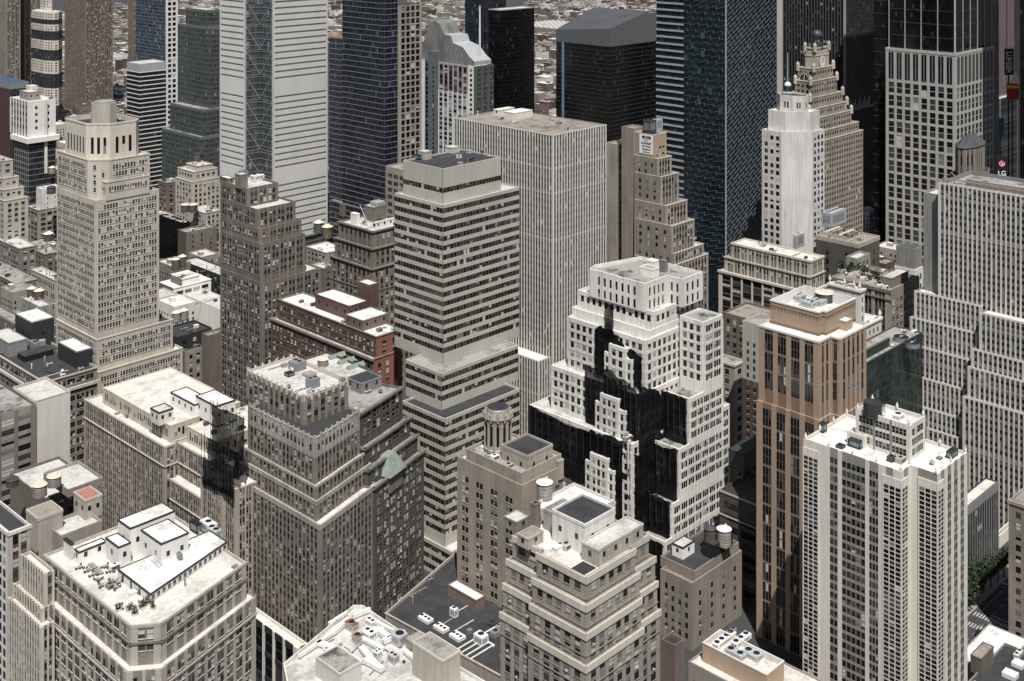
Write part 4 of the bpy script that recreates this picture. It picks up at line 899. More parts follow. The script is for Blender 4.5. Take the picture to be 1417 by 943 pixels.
B.boxpix('bulkhead', 1008, 1030, 1058, 655, 630, B.z+6, 'charcoal', 'roof_dark', .3, 0); B.finish()
B = Bld('low_building', 'brown roofed loft block with pipework left of the gold penthouse', 1052, D=640)
B.tier(B.rect(1000, 1052, 1085), S(wall='brown_brick', fh=4, bay=4, gl='std'), yt=446, roof='roof_tan'); B.finish()
# --- striped concrete slab tower (middle)
fm = S(kind='fin', wall='steel_grey', strip='strip_dark', pier='fin_white', span='concrete', bay=2.05, fw=.60, fd=.45, head=.5, ph=.5, blank=((17.5, 1.3), (31, 1.2), (56, 1.2)))
fm2 = S(**{**fm, 'bay': 2.2, 'fw': .72})
B = Bld('skyscraper', 'tall slab tower of thin white vertical fins with flat grey roof behind the banded tower', 765, D=652); U16 = B
B.tier(B.rect(690, 752, 775, at=(-9, 2), fix=False), (fm2, fm), z1=B.zat((-9, 2), 500), roof='roof_white', z0=0)
B.tier(B.rect(629, 765, 838.5), (fm2, fm), yt=187, roof='roof_tan', z0=0); zr = B.z
B.boxpix('bulkhead', 683, 691, 712, 161, 153, zr, 'cream_panel', 'roof_white', .2, 1); B.boxpix('bulkhead#2', 697, 712, 737, 166, 157, zr, 'cream_panel', 'roof_white', .2, 0)
B.finish()
# --- stepped brown tower with the painted sign
sb = S(wall='tan_brick', pier='tan_brick', span='tan_brick', fh=4.3, bay=5.5, wins=((.5, .26),), wh=.5, gl='std', attic=2.4, pd=.2, sd=.196)
sr = S(wall='tan_trim', pier='tan_trim', span='brown_brick', fh=4.0, bay=3.0, wins=((.5, .6),), wh=.56, gl='std', attic=1.8, pd=.25, sd=.15, cornice=(.5, .25, 'limestone_trim'))
B = Bld('skyscraper', 'stepped tan brick tower with a white painted wall sign high on its left side', 932, D=722); U15 = B
B.tier(B.rect(878, 933, 980), (sr, sb), yt=367, roof='roof_light')
for i, (xl, xc, xr, yt) in enumerate(((878, 932, 973.4, 351), (878, 929, 960.6, 313), (878, 921, 951, 285), (878, 914, 939, 245), (878, 909.5, 929, 220))):
    B.tier(B.rect(xl, xc, xr, at=(.5+.5*i, .6+1.6*i+ (0 if i < 3 else 2))), (sr, sb), yt=yt, roof='roof_tan' if i else 'roof_light')
B.tier(B.rect(878, 904.6, 922, at=(3.6, 14)), (S(**{**sr, 'wall': 'gold_panel', 'pier': 'gold_panel', 'span': 'gold_panel', 'attic': 6, 'wh': .3}), S(wall='tan_brick', kind='blank')), yt=187, roof='roof_dark'); U15T = B.tiers[-1]
pb = U15T['poly']; yb0 = pb[3][1]
B.tier([(3.0, yb0), (14, yb0), (14, yb0+B.hit((3.0, yb0), (0, 1), 860)), (3.0, yb0+B.hit((3.0, yb0), (0, 1), 860))], S(wall='tan_brick', kind='blank'), z1=B.zat((3, yb0), 178), z0=0, roof='roof_tan')
yb1 = B.tiers[-1]['poly'][2][1]
B.tier([(6.5, yb1+7), (16, yb1+7), (16, yb1+7+B.hit((6.5, yb1+7), (0, 1), 838)), (6.5, yb1+7+B.hit((6.5, yb1+7), (0, 1), 838))], S(wall='tan_trim', kind='blank'), z1=B.zat((6.5, yb1+7), 200), z0=0, roof='roof_tan')
B.tier([(8, yb1), (16, yb1), (16, yb1+7), (8, yb1+7)], S(wall='brown_brick', fh=4.3, bay=6, wins=((.5, .7),), gl='dark', attic=2, pd=.3, sd=.1), z1=B.zat((8, yb1), 196), z0=0, roof='roof_tan')
# painted sign on the left face, part of the wall
T, ln, ang = B.face_T(pb, 3); sg = B.P('wall_sign'); zs1, zs0 = U15T['z1']-.5, B.zat(pb[0], 215); a_1 = ln-.3; a_0 = ln-.3-8.4
a_0 = ln-B.hit(pb[0], (0, 1), 885)
sg.hexa([T(a_0, .12, zs0), T(a_1, .12, zs0), T(a_1, 0, zs0), T(a_0, 0, zs0), T(a_0, .12, zs1), T(a_1, .12, zs1), T(a_1, 0, zs1), T(a_0, 0, zs1)], 'sign_white')
wd = a_1-a_0; sg.hexa([T(a_0+wd*.2, .16, zs1-2.5), T(a_0+wd*.82, .16, zs1-2.5), T(a_0+wd*.82, .12, zs1-2.5), T(a_0+wd*.2, .12, zs1-2.5), T(a_0+wd*.2, .16, zs1-.9), T(a_0+wd*.82, .16, zs1-.9), T(a_0+wd*.82, .12, zs1-.9), T(a_0+wd*.2, .12, zs1-.9)], 'sign_black')
B.finish()
def text(name, body, size, parent, loc, rz, mat, rx=90, ext=.03, align='CENTER', bold=0, sx=1.0):
    cu = bpy.data.curves.new(name, 'FONT'); cu.body = body; cu.size = size; cu.extrude = ext; cu.align_x = align; cu.align_y = 'CENTER'; cu.offset = bold
    cu.materials.append(MAT[mat]); o = bpy.data.objects.new(name, cu); COL.objects.link(o); o.parent = parent; o.location = loc; o.rotation_euler = (R_(rx), 0, rz); o.scale = (sx, 1, 1)
    bpy.context.view_layer.update(); me = bpy.data.meshes.new_from_object(o.evaluated_get(bpy.context.evaluated_depsgraph_get())); m2 = bpy.data.objects.new(name, me); COL.objects.link(m2); m2.parent = parent; m2.location = loc; m2.rotation_euler = (R_(rx), 0, rz); m2.scale = (sx, 1, 1)
    bpy.data.objects.remove(o); return m2
zz = zs1-3.6
for body, size, mt in (('S. W.', 1.25, 'sign_black'), ('CHARNEY', 1.75, 'sign_black'), ('Real Property', 1.2, 'sign_black'), ('Management', 1.2, 'sign_black'), ('212 555-0100', 1.0, 'metal_dark')):
    text('lettering', body, size, B.root, T((a_0+a_1)/2, .2, zz), ang, mt, bold=.02, sx=min(1.0, wd/ (len(body)*size*.62))); zz -= (zs1-zs0)*.15
text('lettering', 'LEASING', .9, B.root, T(a_0+wd*.51, .2, zs1-1.7), ang, 'sign_white')
# --- classical block
cl = S(wall='dark_trim', pier='grey_trim', span='dark_trim', fh=4.4, bay=5.5, wins=((.3, .24), (.7, .24)), wh=.5, gl='std', attic=1.6, pd=.25, sd=.1)
cc = S(**{**cl, 'fh': 4.2, 'bay': 7.4, 'wins': ((.5, .74),), 'wh': .7, 'gl': 'std', 'pd': .9, 'pier': 'limestone_trim', 'span': 'dark_stone', 'cornice': (1.4, 1.1, 'limestone_trim'), 'attic': 2.0})
B = Bld('office_building', 'grey classical block with pale columns right of the zigzag glass tower', 1120, D=735)
B.tier(B.rect(996, 1119, 1142), cc, yt=404, roof='roof_light')
B.tier(B.rect(1003, 1121, 1141, at=(1.6, 1.6)), S(**{**cl, 'cornice': (.8, .7, 'grey_trim')}), yt=383, roof='roof_light')
B.tier(B.rect(1012, 1122, 1140, at=(3.4, 3.4)), S(**{**cl, 'wh': .34, 'cornice': (1.2, .5, 'limestone_trim')}), yt=361, roof='roof_cream'); U17 = B
B.finish()
B = Bld('theatre_building', 'windowless dark brown block with cooling towers and open roof frames', 1188, D=750)
B.tier(B.rect(1129, 1188, 1217), S(wall='dark_stone', fh=6, bay=11, wins=((.5, .12),), gl='dark', attic=6, cornice=(2.6, .2, 'tan_trim'), pd=.1, sd=.106), yt=338, roof='roof_tan'); UB = B; B.finish()
B = Bld('office_building', 'small pale grey stair tower beside the roof garden', 1199, D=694)
B.tier(B.rect(1171, 1186, 1204), S(wall='concrete', fh=5, bay=4, wins=((.5, .4),), gl='dark', attic=2), yt=358, roof='roof_light'); B.finish()
B = Bld('office_building', 'plain grey metal clad plant house on a white base below the stone grid tower', 1266, D=705)
B.tier(B.rect(1238, 1266, 1277), S(wall='white_paint', fh=6, bay=5, gl='dark'), yt=374, roof='roof_white')
B.tier(B.rect(1240, 1265.5, 1276, at=(.5, .5)), S(wall='concrete', kind='blank'), yt=345, roof='slate'); B.finish()
# ornate block with roof garden
og = S(wall='dark_stone', pier='tan_trim', span='green_panel', fh=4.3, bay=9.0, wins=((.24, .2), (.5, .2), (.76, .2)), wh=.74, sill=.1, gl='teal', attic=6, pd=.9, sd=.08, cornice=(1.6, .9, 'dark_trim'), bands=((4.6, .8, 1.0, 'dark_trim'),))
obr = S(wall='tan_brick', fh=4.5, bay=4.6, wins=((.5, .45),), gl='bright', attic=5, sillm='buff_trim', railm='frame_pale')
B = Bld('office_building', 'ornate dark facade with tall green windows and a planted roof garden', 1231.5, D=648); U18 = B
B.tier(B.rect(1150, 1231.5, 1272), (obr, og), yt=402, roof='roof_tan'); zg18 = B.z
B.boxpix('bulkhead', 1219.5, 1234, 1257, 402, 386, zg18-1, 'brown_trim', 'roof_light', .2, 0); B.finish()
# white terracotta gables between the gold tower and the roof garden
wt = S(wall='white_stone', fh=4.6, bay=4, wins=((.5, .3),), gl='dark', attic=3, cornice=(1, .8, 'white_stone'), pd=.3, sd=.2)
B = Bld('church_like_building', 'ornate white building with curved gables and urn finials behind the gold tower', 1190, D=600)
B.root.name = 'ornate_building'
B.tier(B.rect(1147, 1190, 1196), wt, yt=402, roof='roof_white'); zz = B.z
gb_ = B.P('gable'); T, ln, ang = B.face_T(B.tiers[0]['poly'], 3)
def gable(T, a, r, z, n=14, th=1.0):
    for i in range(n):
        t0, t1 = math.pi*i/n, math.pi*(i+1)/n
        for rr, r2 in ((r, r*.72),):
            q = [(a+rr*math.cos(t0), z+rr*.8*math.sin(t0)), (a+rr*math.cos(t1), z+rr*.8*math.sin(t1)), (a+r2*math.cos(t1), z+r2*.8*math.sin(t1)), (a+r2*math.cos(t0), z+r2*.8*math.sin(t0))]
            f = [T(x, .3, zz_) for x, zz_ in q]; k = [T(x, .3-th, zz_) for x, zz_ in q]; gb_.face(list(reversed(f)), 'white_stone'); gb_.face(k, 'white_stone'); gb_.face([f[0], f[1], k[1], k[0]], 'white_stone'); gb_.face([f[2], f[3], k[3], k[2]], 'white_stone')
    gb_.hexa([T(a-r*.7, .1, z), T(a+r*.7, .1, z), T(a+r*.7, .1-th, z), T(a-r*.7, .1-th, z), T(a-r*.45, .1, z+r*.55), T(a+r*.45, .1, z+r*.55), T(a+r*.45, .1-th, z+r*.55), T(a-r*.45, .1-th, z+r*.55)], 'white_stone')
gable(T, ln*.35, 3.2, zz+.8); gable(T, ln*.7, 3.2, zz+.8)
def urn(T, a, z, mb, s=1.0):
    x, y, _ = T(a, -.3, 0); mb.cyl(x, y, z, z+2.6*s, .75*s, .6*s, 'white_stone', 8); mb.cyl(x, y, z+2.6*s, z+3.4*s, .45*s, .95*s, 'white_stone', 8); mb.cyl(x, y, z+3.4*s, z+6*s, .8*s, .08, 'white_stone', 8)
fn = [B.P('finial'), B.P('finial#2'), B.P('finial#3'), B.P('finial#4')]
for i, f in enumerate((.02, .5, .98, .8)): urn(T, ln*f, zz, fn[i], .9)
B.finish()
B = Bld('ornate_building', 'lower white gabled building tucked between the gold tower and the green glass block', 1193, D=617)
B.tier(B.rect(1170, 1193, 1219), wt, yt=452, roof='roof_white'); zz = B.z; gb_ = B.P('gable'); T, ln, ang = B.face_T(B.tiers[0]['poly'], 0)
gable(T, ln*.25, 3.4, zz+.5); gable(T, ln*.7, 3.4, zz+.5); urn(T, ln*.97, zz, B.P('finial'), .9); B.finish()
# dark netted block by the avenue
B = Bld('low_building', 'dark netted block with pale roof beside the avenue', 1328, D=534)
B.tier(B.rect(1310, 1328, 1381), (S(kind='fin', wall='charcoal', strip='strip_black', pier='steel_grey', span='charcoal', bay=2.6, fw=.35, fd=.3, head=4, ph=.5), None), yt=710, roof='roof_cream'); B.finish()
B = Bld('low_building', 'small pale concrete building at the far end of the avenue', 1383, D=570)
B.tier(B.rect(1376, 1383, 1402), S(wall='cream_panel', fh=6, bay=7, wins=((.5, .8),), wh=.3, gl='dark'), yt=742, roof='roof_tan'); B.finish()

# ================================================================ background towers
# --- white louvred tower with cross bracing
B = Bld('skyscraper', 'tall pale louvred tower with cross braced glass corners', 357, D=957); U5 = B
pol = B.rect(306, 357, 452); n5 = notch0(pol, B.hit(pol[0], (1, 0), 377), pol[3][1]-0-(pol[3][1]-B.hit(pol[0], (0, 1), 340)))
g5 = S(kind='glass', wall='steel_grey', glass='glass_grey', fh=5.04, vb=0, vbar=None, hb=((0, .5, .25, 'metal_grey'),), attic=.1)
B.tier(n5, g5, z1=330, roof='roof_light')
scr = {}
def screen(e, a0, a1, nm):
    T, ln, ang = B.face_T(n5, e); mb = B.P(nm); z = 329.0; fh = 5.04; a1 = ln if a1 is None else a1; blank = ()
    i = 0; zb = B.zat(n5[0], 330); ph = 0
    while z > max(zb, 5):
        py_ = HY+F*(H-z)/B.W(*T((a0+a1)/2, 0, 0)[:2])[1]; bl_ = 101 < py_ < 119 or 224 < py_ < 240
        h = fh if bl_ else fh*.72
        mb.hexa([T(a0, 1.3, z-h), T(a1, 1.3, z-h), T(a1, .9, z-h), T(a0, .9, z-h), T(a0, 1.3, z), T(a1, 1.3, z), T(a1, .9, z), T(a0, .9, z)], 'ceramic', skip=())
        if not bl_:     # window slot: glass set back, broken by small posts
            mb.hexa([T(a0, 1.31, z-fh), T(a0+1.6, 1.31, z-fh), T(a0+1.6, .9, z-fh), T(a0, .9, z-fh), T(a0, 1.31, z-h), T(a0+1.6, 1.31, z-h), T(a0+1.6, .9, z-h), T(a0, .9, z-h)], 'ceramic')
            mb.hexa([T(a1-1.6, 1.31, z-fh), T(a1, 1.31, z-fh), T(a1, .9, z-fh), T(a1-1.6, .9, z-fh), T(a1-1.6, 1.31, z-h), T(a1, 1.31, z-h), T(a1, .9, z-h), T(a1-1.6, .9, z-h)], 'ceramic')
            nps = int((a1-a0-3.2)/1.9)
            for j in range(1, nps):
                a = a0+1.6+(a1-a0-3.2)*j/nps; mb.face([T(a-.22, 1.2, z-fh), T(a+.22, 1.2, z-fh), T(a+.22, 1.2, z-h), T(a-.22, 1.2, z-h)], 'ceramic')
            mb.face([T(a0+1.6, 1.0, z-fh), T(a1-1.6, 1.0, z-fh), T(a1-1.6, 1.0, z-h), T(a0+1.6, 1.0, z-h)], 'g_dark')
        z -= fh; i += 1
screen(2, 0, None, 'rod_screen'); screen(5, 0, None, 'rod_screen#2')
brc = B.P('cross_brace'); T, ln, ang = B.face_T(n5, 0); T1_, ln1, _ = B.face_T(n5, 1)
z = 325
A_, C_ = n5[0], n5[2]; K_ = n5[1]
while z > 70:
    for (p, q) in (((A_[0], A_[1]), (K_[0], K_[1])), ((C_[0], C_[1]), (K_[0], K_[1]))):
        brc.tube((p[0], p[1], z), (q[0]-.5, q[1]-.5, z-20), .3, 'metal_light', 5)
        brc.tube((p[0], p[1], z), (q[0], q[1], z), .22, 'metal_grey', 5)
    z -= 20
for p in (A_, C_): brc.tube((p[0], p[1], 330), (p[0], p[1], 60), .5, 'metal_light', 6)
B.finish()
# --- dark blue glass tower
gn = S(kind='glass', wall='steel_grey', glass='glass_navy', fh=4.2, vb=3.4, vbar=(.18, .2, 'metal_dark'), hb=((0, .42, .22, 'metal_grey'),), attic=.6, attm='metal_grey', ph=.8)
B = Bld('skyscraper', 'dark blue glass tower with pale floor lines left of the coloured hotel', 532, D=915)
B.tier(B.rect(458, 533, 568), gn, yt=297, roof='roof_tan')
B.tier(B.rect(455.5, 504, 540, at=(5, 26), fix=False), gn, yt=57, roof='roof_tan', z0=0)
B.parts['mullion'].box(5, 26, B.tiers[-1]['z1']-.3, 6, 26+B.tiers[-1]['poly'][3][1]-26, B.tiers[-1]['z1']+.6, 'orange_net')
B.tier(B.rect(474, 532, 550, at=(1.5, 1.5)), gn, z1=345, roof='roof_light', z0=0); B.finish()
B = Bld('skyscraper', 'narrow lattice of pale concrete frames behind the dark blue glass tower', 556, D=1000)
B.tier(B.rect(545, 552, 583), S(wall='glass_black' if False else 'charcoal', pier='tan_trim', span='tan_trim', fh=5.2, bay=5.2, wins=((.5, .66),), wh=.7, gl='dark', pd=.8, sd=.6, attic=1, rail=False), yt=8, roof='roof_grey'); B.finish()
B = Bld('office_building', 'small tan masonry block half hidden behind the banded tower', 560, D=880)
B.tier(B.rect(534, 562, 600), S(wall='buff_brick', fh=5.2, bay=7, wins=((.26, .2), (.5, .2), (.74, .2)), gl='dark', attic=4), yt=236, roof='roof_grey'); B.finish()
# --- coloured hotel tower with silver roof
B = Bld('hotel_tower', 'multicoloured hotel tower with vertical stripes and sparkling silver stepped roof', 655.5, D=1150)
pol = B.rect(567, 655.5, 683); zt = B.zat(pol[0], 92); Lc = pol[3][1]
def strip_px(p0, p1, st_, out=.0, zadd=0):
    a0 = B.hit(pol[0], (0, 1), p1); a1 = B.hit(pol[0], (0, 1), p0)
    B.tier([(-out, a0), (18, a0), (18, a1), (-out, a1)], (None, st_), z1=zt+zadd, z0=0, roof='roof_grey', ph=.2)
g7 = dict(fh=4.6, bay=4.5, wins=((.5, .6),), wh=.6, attic=2, pd=.3, sd=.1, margin=.5, rail=False)
strip_px(567, 571.5, S(wall='white_paint', kind='blank'), .6); strip_px(571.5, 576, S(wall='blue_panel', gl='dark', **g7)); strip_px(576, 580.5, S(wall='white_paint', kind='blank'), .6)
strip_px(580.5, 584, S(wall='crimson', gl='dark', **g7)); strip_px(584, 588, S(wall='white_paint', kind='blank'), .6); strip_px(588, 594, S(wall='blue_panel', gl='dark', **g7))
strip_px(594, 607.5, S(wall='teal_panel', fh=4.6, bay=9, wins=((.5, .16),), gl='dark', attic=14, rail=False), 1.2, 10)
zm = B.zat(pol[0], 132)
strip_px(607.5, 648, S(**{**g7, 'wall': 'crimson', 'pier': 'mauve', 'span': 'crimson', 'bay': 7.0, 'wins': ((.5, .62),), 'pd': .7, 'gl': 'std', 'attic': 3, 'cornice': (2, .5, 'mauve')}), .3)
a0 = B.hit(pol[0], (0, 1), 648); a1 = B.hit(pol[0], (0, 1), 607.5)
B.tier([(-.9, a0), (17, a0), (17, a1), (-.9, a1)], (None, S(**{**g7, 'wall': 'teal_panel', 'pier': 'metal_white', 'span': 'metal_light', 'bay': 7.0, 'gl': 'std', 'pd': .5, 'sd': .3})), z1=zm, z0=0, roof=None)
strip_px(648, 655.5, S(wall='white_paint', fh=4.6, bay=7, wins=((.5, .5),), gl='dark', rail=False))
B.tier([(0.2, 0), (B.hit((0, 0), (1, 0), 683), 0), (B.hit((0, 0), (1, 0), 683), a1), (.2, a1)], (S(**{**g7, 'wall': 'green_panel', 'span': 'green_panel', 'bay': 9, 'wins': ((.62, .16), (.9, .12)), 'gl': 'dark'}), None), z1=zt-.2, z0=0, roof='roof_grey')
sr_ = B.P('silver_roof'); wdt = pol[1][0]*.9
prof = [(y_, h_*.82) for y_, h_ in [(Lc*.99, 0), (Lc*.86, 9), (Lc*.80, 20), (Lc*.74, 33), (Lc*.70, 44), (Lc*.62, 48), (Lc*.53, 44), (Lc*.47, 33), (Lc*.36, 32), (Lc*.33, 24), (Lc*.18, 20), (Lc*.08, 10), (0.5, 5), (.5, 0)]]
for i in range(len(prof)-1):
    (y0, h0), (y1, h1) = prof[i], prof[i+1]
    mt = 'silver_roof' if i < 7 else 'metal_light'
    sr_.face([(1.5, y0, zt+h0), (wdt, y0, zt+h0), (wdt, y1, zt+h1), (1.5, y1, zt+h1)], mt)
sr_.face([(1.5, y, zt+h) for y, h in prof], 'silver_roof'); sr_.face([(wdt, y, zt+h) for y, h in reversed(prof)], 'silver_roof')
B.finish()
# --- black towers
gk = S(kind='glass', wall='charcoal', glass='glass_black', fh=3.9, vb=0, vbar=None, hb=((0, .3, .14, 'black_metal'),), attic=.2, ph=.5)
B = Bld('skyscraper', 'black glass tower with pale flat roof behind the silver roofed hotel', 692.5, D=1200)
B.tier(B.rect(676, 692.5, 739.5), S(**{**gk, 'cornice': (1, .2, 'concrete')}), yt=14, roof='roof_light'); B.finish()
B = Bld('skyscraper', 'navy black tower slab rising out of the frame behind the coloured hotel', 672, D=1275)
B.tier(B.rect(643.5, 672, 700), S(**{**gk, 'glass': 'glass_navy', 'hb': ((0, .3, .14, 'metal_dark'),)}), z1=330, roof='roof_dark'); B.finish()
B = Bld('office_building', 'squat black glass block with a sloping grey louvred crown', 843.8, D=1085); U9 = B
pol = B.rect(769.6, 843.8, 915); zt = B.zat(pol[0], 65)
B.tier(pol, S(**{**gk, 'hb': ((0, .35, .14, 'metal_dark'),)}), z1=zt, roof='roof_dark')
lv = B.P('louvre_crown'); z1_ = B.zat(pol[0], 40); zr1 = B.zat(pol[1], 14); zl1 = B.zat(pol[3], 41); zr0 = B.zat(pol[1], 36)
W9, L9 = pol[1][0], pol[3][1]
plain('louvre_grey', (.11, .115, .12), .6)
lv.hexa([(-.4, -.4, zt-.1), (W9*.72, -.4, zt-.1), (W9*.72, L9, zt-.1), (-.4, L9, zt-.1), (-.4, -.4, z1_), (W9*.72, -.4, zr1), (W9*.72, L9, zr1), (-.4, L9, zl1)], 'louvre_grey', 'slate')
for k in range(5): lv.box(W9*.72, L9*k/5, zt, W9*.95, L9*(k+.6)/5, zr1-2, 'louvre_grey')
B.P('blue_fin').box(-.7, L9*.86-.9, 0, .2, L9*.86+1.4, zt, 'sky_blue'); B.finish()
# --- zigzag glass tower
B = Bld('skyscraper', 'dark teal glass tower crossed with zigzag lines', 1004.5, D=850); U10 = B
pol = B.rect(908.5, 1004.5, 1075); gz = S(kind='glass', wall='steel_grey', glass='glass_teal', fh=4.3, vb=0, vbar=None, hb=((0, .12, .08, 'metal_dark'),), attic=.1)
B.tier(pol, gz, z1=345, roof='roof_light')
zz_ = B.P('zigzag_fin')
def zig(e, a0, a1, zt, zb, seg, rise, sgn):
    T, ln, ang = B.face_T(pol, e); z = zt; r = 0
    rng = random.Random(5+e)
    while z > zb:
        a = a0-(r % 3)*seg/3; 
        while a < a1:
            p, q = max(a, a0), min(a+seg, a1)
            if q > p:
                z0_, z1_ = z+sgn*rise*(p-a)/seg, z+sgn*rise*(q-a)/seg
                zz_.hexa([T(p, .25, z0_), T(q, .25, z1_), T(q, 0, z1_), T(p, 0, z0_), T(p, .25, z0_+.2), T(q, .25, z1_+.2), T(q, 0, z1_+.2), T(p, 0, z0_+.2)], 'zig_metal', skip=(4,))
                if a > a0 and rng.random() < .85: zz_.hexa([T(a, .24, z), T(a+.28, .24, z), T(a+.28, 0, z), T(a, 0, z), T(a, .24, z+rise), T(a+.28, .24, z+rise), T(a+.28, 0, z+rise), T(a, 0, z+rise)], 'zig_metal', skip=(4,))
            a += seg
        z -= 4.3; r += 1
Lb = B.hit(pol[0], (0, 1), 947); T, lnL, _ = B.face_T(pol, 3)
zbt = 45
zig(3, lnL-Lb, lnL, 335, zbt, 7.5, 4.3*.5, 1); zig(0, 0, pol[1][0], 335, zbt, 6.5, 4.3*.95, 1)
plain('band_grey', (.33, .345, .36), .5)
bb = B.P('floor_band'); z = 338
while z > zbt: 
    bb.hexa([T(0, .7, z-1.25), T(lnL-Lb-.6, .7, z-1.25), T(lnL-Lb-.6, 0, z-1.25), T(0, 0, z-1.25), T(0, .7, z), T(lnL-Lb-.6, .7, z), T(lnL-Lb-.6, 0, z), T(0, 0, z)], 'band_grey', skip=(4,)); z -= 4.9
bb.hexa([T(lnL-.3, .5, zbt), T(lnL+.5, .5, zbt), T(lnL+.5, 0, zbt), T(lnL-.3, 0, zbt), T(lnL-.3, .5, 340), T(lnL+.5, .5, 340), T(lnL+.5, 0, 340), T(lnL-.3, 0, 340)], 'metal_light')
B.finish()
# --- white tower with blue globe mast
w3 = S(wall='white_brick', pier='white_stone', span='white_stone', fh=4.6, bay=4.2, wins=((.5, .50),), wh=.56, gl='std', attic=2.6, pd=.18, sd=.12, margin=1, rail=False)
w3b = S(wall='white_stone', kind='blank')
B = Bld('skyscraper', 'slender white brick tower with octagonal top in front of the clock tower', 1110, D=800); U11 = B
pl = chamfer(B.rect(1054.6, 1108, 1141), 0, 15)
B.tier(pl, (w3, w3, S(wall='white_stone', fh=200, bay=5, wins=((.5, .8),), wh=.01, attic=1, pd=.3, sd=0.02, rk=1)), z1=B.zat(pl[0], 183), roof='roof_white')
pl = chamfer(B.rect(1063, 1109, 1134, at=(2, 3)), 0, 13); B.tier(pl, w3b, z1=B.zat(pl[0], 155), roof='roof_white')
pl = chamfer_all(B.rect(1069, 1108, 1125, at=(4.5, 6.5)), 6); B.tier(pl, S(wall='white_stone', fh=7, bay=6, wins=((.35, .14), (.65, .14)), gl='dark', attic=3, rail=False, pd=.2, sd=.1), z1=B.zat(pl[0], 133), roof='roof_dark'); zr11 = B.z; c11 = pl
rb_ = B.P('rib'); 
T, ln, ang = B.face_T(B.tiers[0]['poly'], 0)
B.finish()
# --- clock tower
ck = S(wall='tan_brick', pier='tan_brick', span='tan_brick', fh=4.5, bay=3.9, wins=((.5, .44),), wh=.5, gl='dark', attic=1.8, pd=.2, sd=.12, margin=1, rail=False, cornice=(.7, .4, 'buff_trim'), ph=.6)
B = Bld('skyscraper', 'stepped brown clock tower with corner turrets and a dark globe lantern', 1121, D=948); U12 = B
zc_ = None
sp = ((1085, 1118, 1194, 200), (1088, 1118.5, 1188, 186), (1092, 1119.5, 1178, 166), (1095, 1120, 1172, 152), (1098, 1121, 1166, 136), (1100.5, 1121.5, 1158, 113), (1104, 1126, 1153, 95))
B.z = 0
for i, (xl, xc, xr, yt) in enumerate(sp):
    at = None if i == 0 else (0, 1.1*i)
    pl = B.rect(xl, xc, xr, at=at or B.corner(1118)); B.tier(pl, ck, yt=yt, roof='roof_tan')
c12 = B.tiers[-1]['poly']
pl = B.rect(1114, 1127.5, 1147, at=(c12[0][0]+1.2, c12[0][1]+2)); B.tier(pl, S(wall='tan_trim', kind='blank', cornice=(.8, .5, 'buff_trim'), bands=((6, .6, .35, 'buff_trim'),)), yt=67, roof='roof_tan'); ctop = B.tiers[-1]
tur = 0
for tr_, hh in ((ctop, 4.2), (B.tiers[-2], 4.2), (B.tiers[-3], 4), (B.tiers[-4], 4), (B.tiers[-5], 4), (B.tiers[-6], 4)):
    for (x, y) in tr_['poly']:
        mb = B.P('corner_turret#%d' % tur); tur += 1; mb.cyl(x, y, tr_['z1']-3, tr_['z1']+hh*.6, 1.5, 1.5, 'buff_trim', 10); mb.cyl(x, y, tr_['z1']+hh*.6, tr_['z1']+hh, 1.5, .5, 'buff_trim', 10)
xm, ym = sum(p[0] for p in ctop['poly'])/4, sum(p[1] for p in ctop['poly'])/4; zl_ = ctop['z1']
lt_ = B.P('lantern'); lt_.cyl(xm, ym, zl_-1, zl_+4, 5.2, 4.2, 'charcoal', 16); lt_.cyl(xm, ym, zl_+4, zl_+8.5, 2.8, 2.8, 'metal_grey', 12)
for i in range(10): a = i*.628; lt_.tube((xm+3.7*math.cos(a), ym+3.7*math.sin(a), zl_+4), (xm+3.7*math.cos(a), ym+3.7*math.sin(a), zl_+8.5), .3, 'charcoal')
lt_.cyl(xm, ym, zl_+8.5, zl_+9.4, 4.4, 4.4, 'charcoal', 16)
for i in range(8):
    p0, p1 = math.pi*i/16, math.pi*(i+1)/16; lt_.cyl(xm, ym, zl_+9.4+4.2*math.sin(p0), zl_+9.4+4.2*math.sin(p1), 4.2*math.cos(p0), max(.05, 4.2*math.cos(p1)), 'metal_dark', 16, cap=i == 7)
lt_.tube((xm, ym, zl_+13), (xm, ym, zl_+17), .25, 'charcoal')
def clock(name, T, a, z, r, face, hand, numer, hm):
    mb = B.P(name); n = 32
    ring = lambda rr, o: [T(a+rr*math.cos(-2*math.pi*i/n), o, z+rr*math.sin(-2*math.pi*i/n)) for i in range(n)]
    def disc(r0, o, mt):
        mb.face(list(reversed(ring(r0, o))), mt)
    A_, C_ = ring(r*1.08, 0), ring(r*1.08, .5)
    for i in range(n): j = (i+1) % n; mb.face([A_[j], A_[i], C_[i], C_[j]], 'dark_trim')
    disc(r*1.08, .5, 'dark_trim'); disc(r, .56, face)
    for i in range(12):
        t = 2*math.pi*i/12; rr = r*.8; w_ = r*.1; x, y = a+rr*math.sin(t), z+rr*math.cos(t)
        mb.face([T(x-w_, .6, y-w_), T(x+w_, .6, y-w_), T(x+w_, .6, y+w_), T(x-w_, .6, y+w_)], numer)
    for t, l in hm:
        dx, dy = math.sin(t), math.cos(t); px_, py_ = -dy*r*.06, dx*r*.06
        pts = [T(a-dx*l*.2+px_, .64, z-dy*l*.2+py_), T(a-dx*l*.2-px_, .64, z-dy*l*.2-py_), T(a+dx*l-px_, .64, z+dy*l-py_), T(a+dx*l+px_, .64, z+dy*l+py_)]
        mb.face(pts, hand)
        mb.face(list(reversed(pts)), hand)
T, ln, ang = B.face_T(ctop['poly'], 0); clock('clock_face', T, ln*.5, (ctop['z1']-11.5), 4.6, 'cream_panel', 'charcoal', 'cream_panel', ((.5, 4.0), (.62, 2.6)))
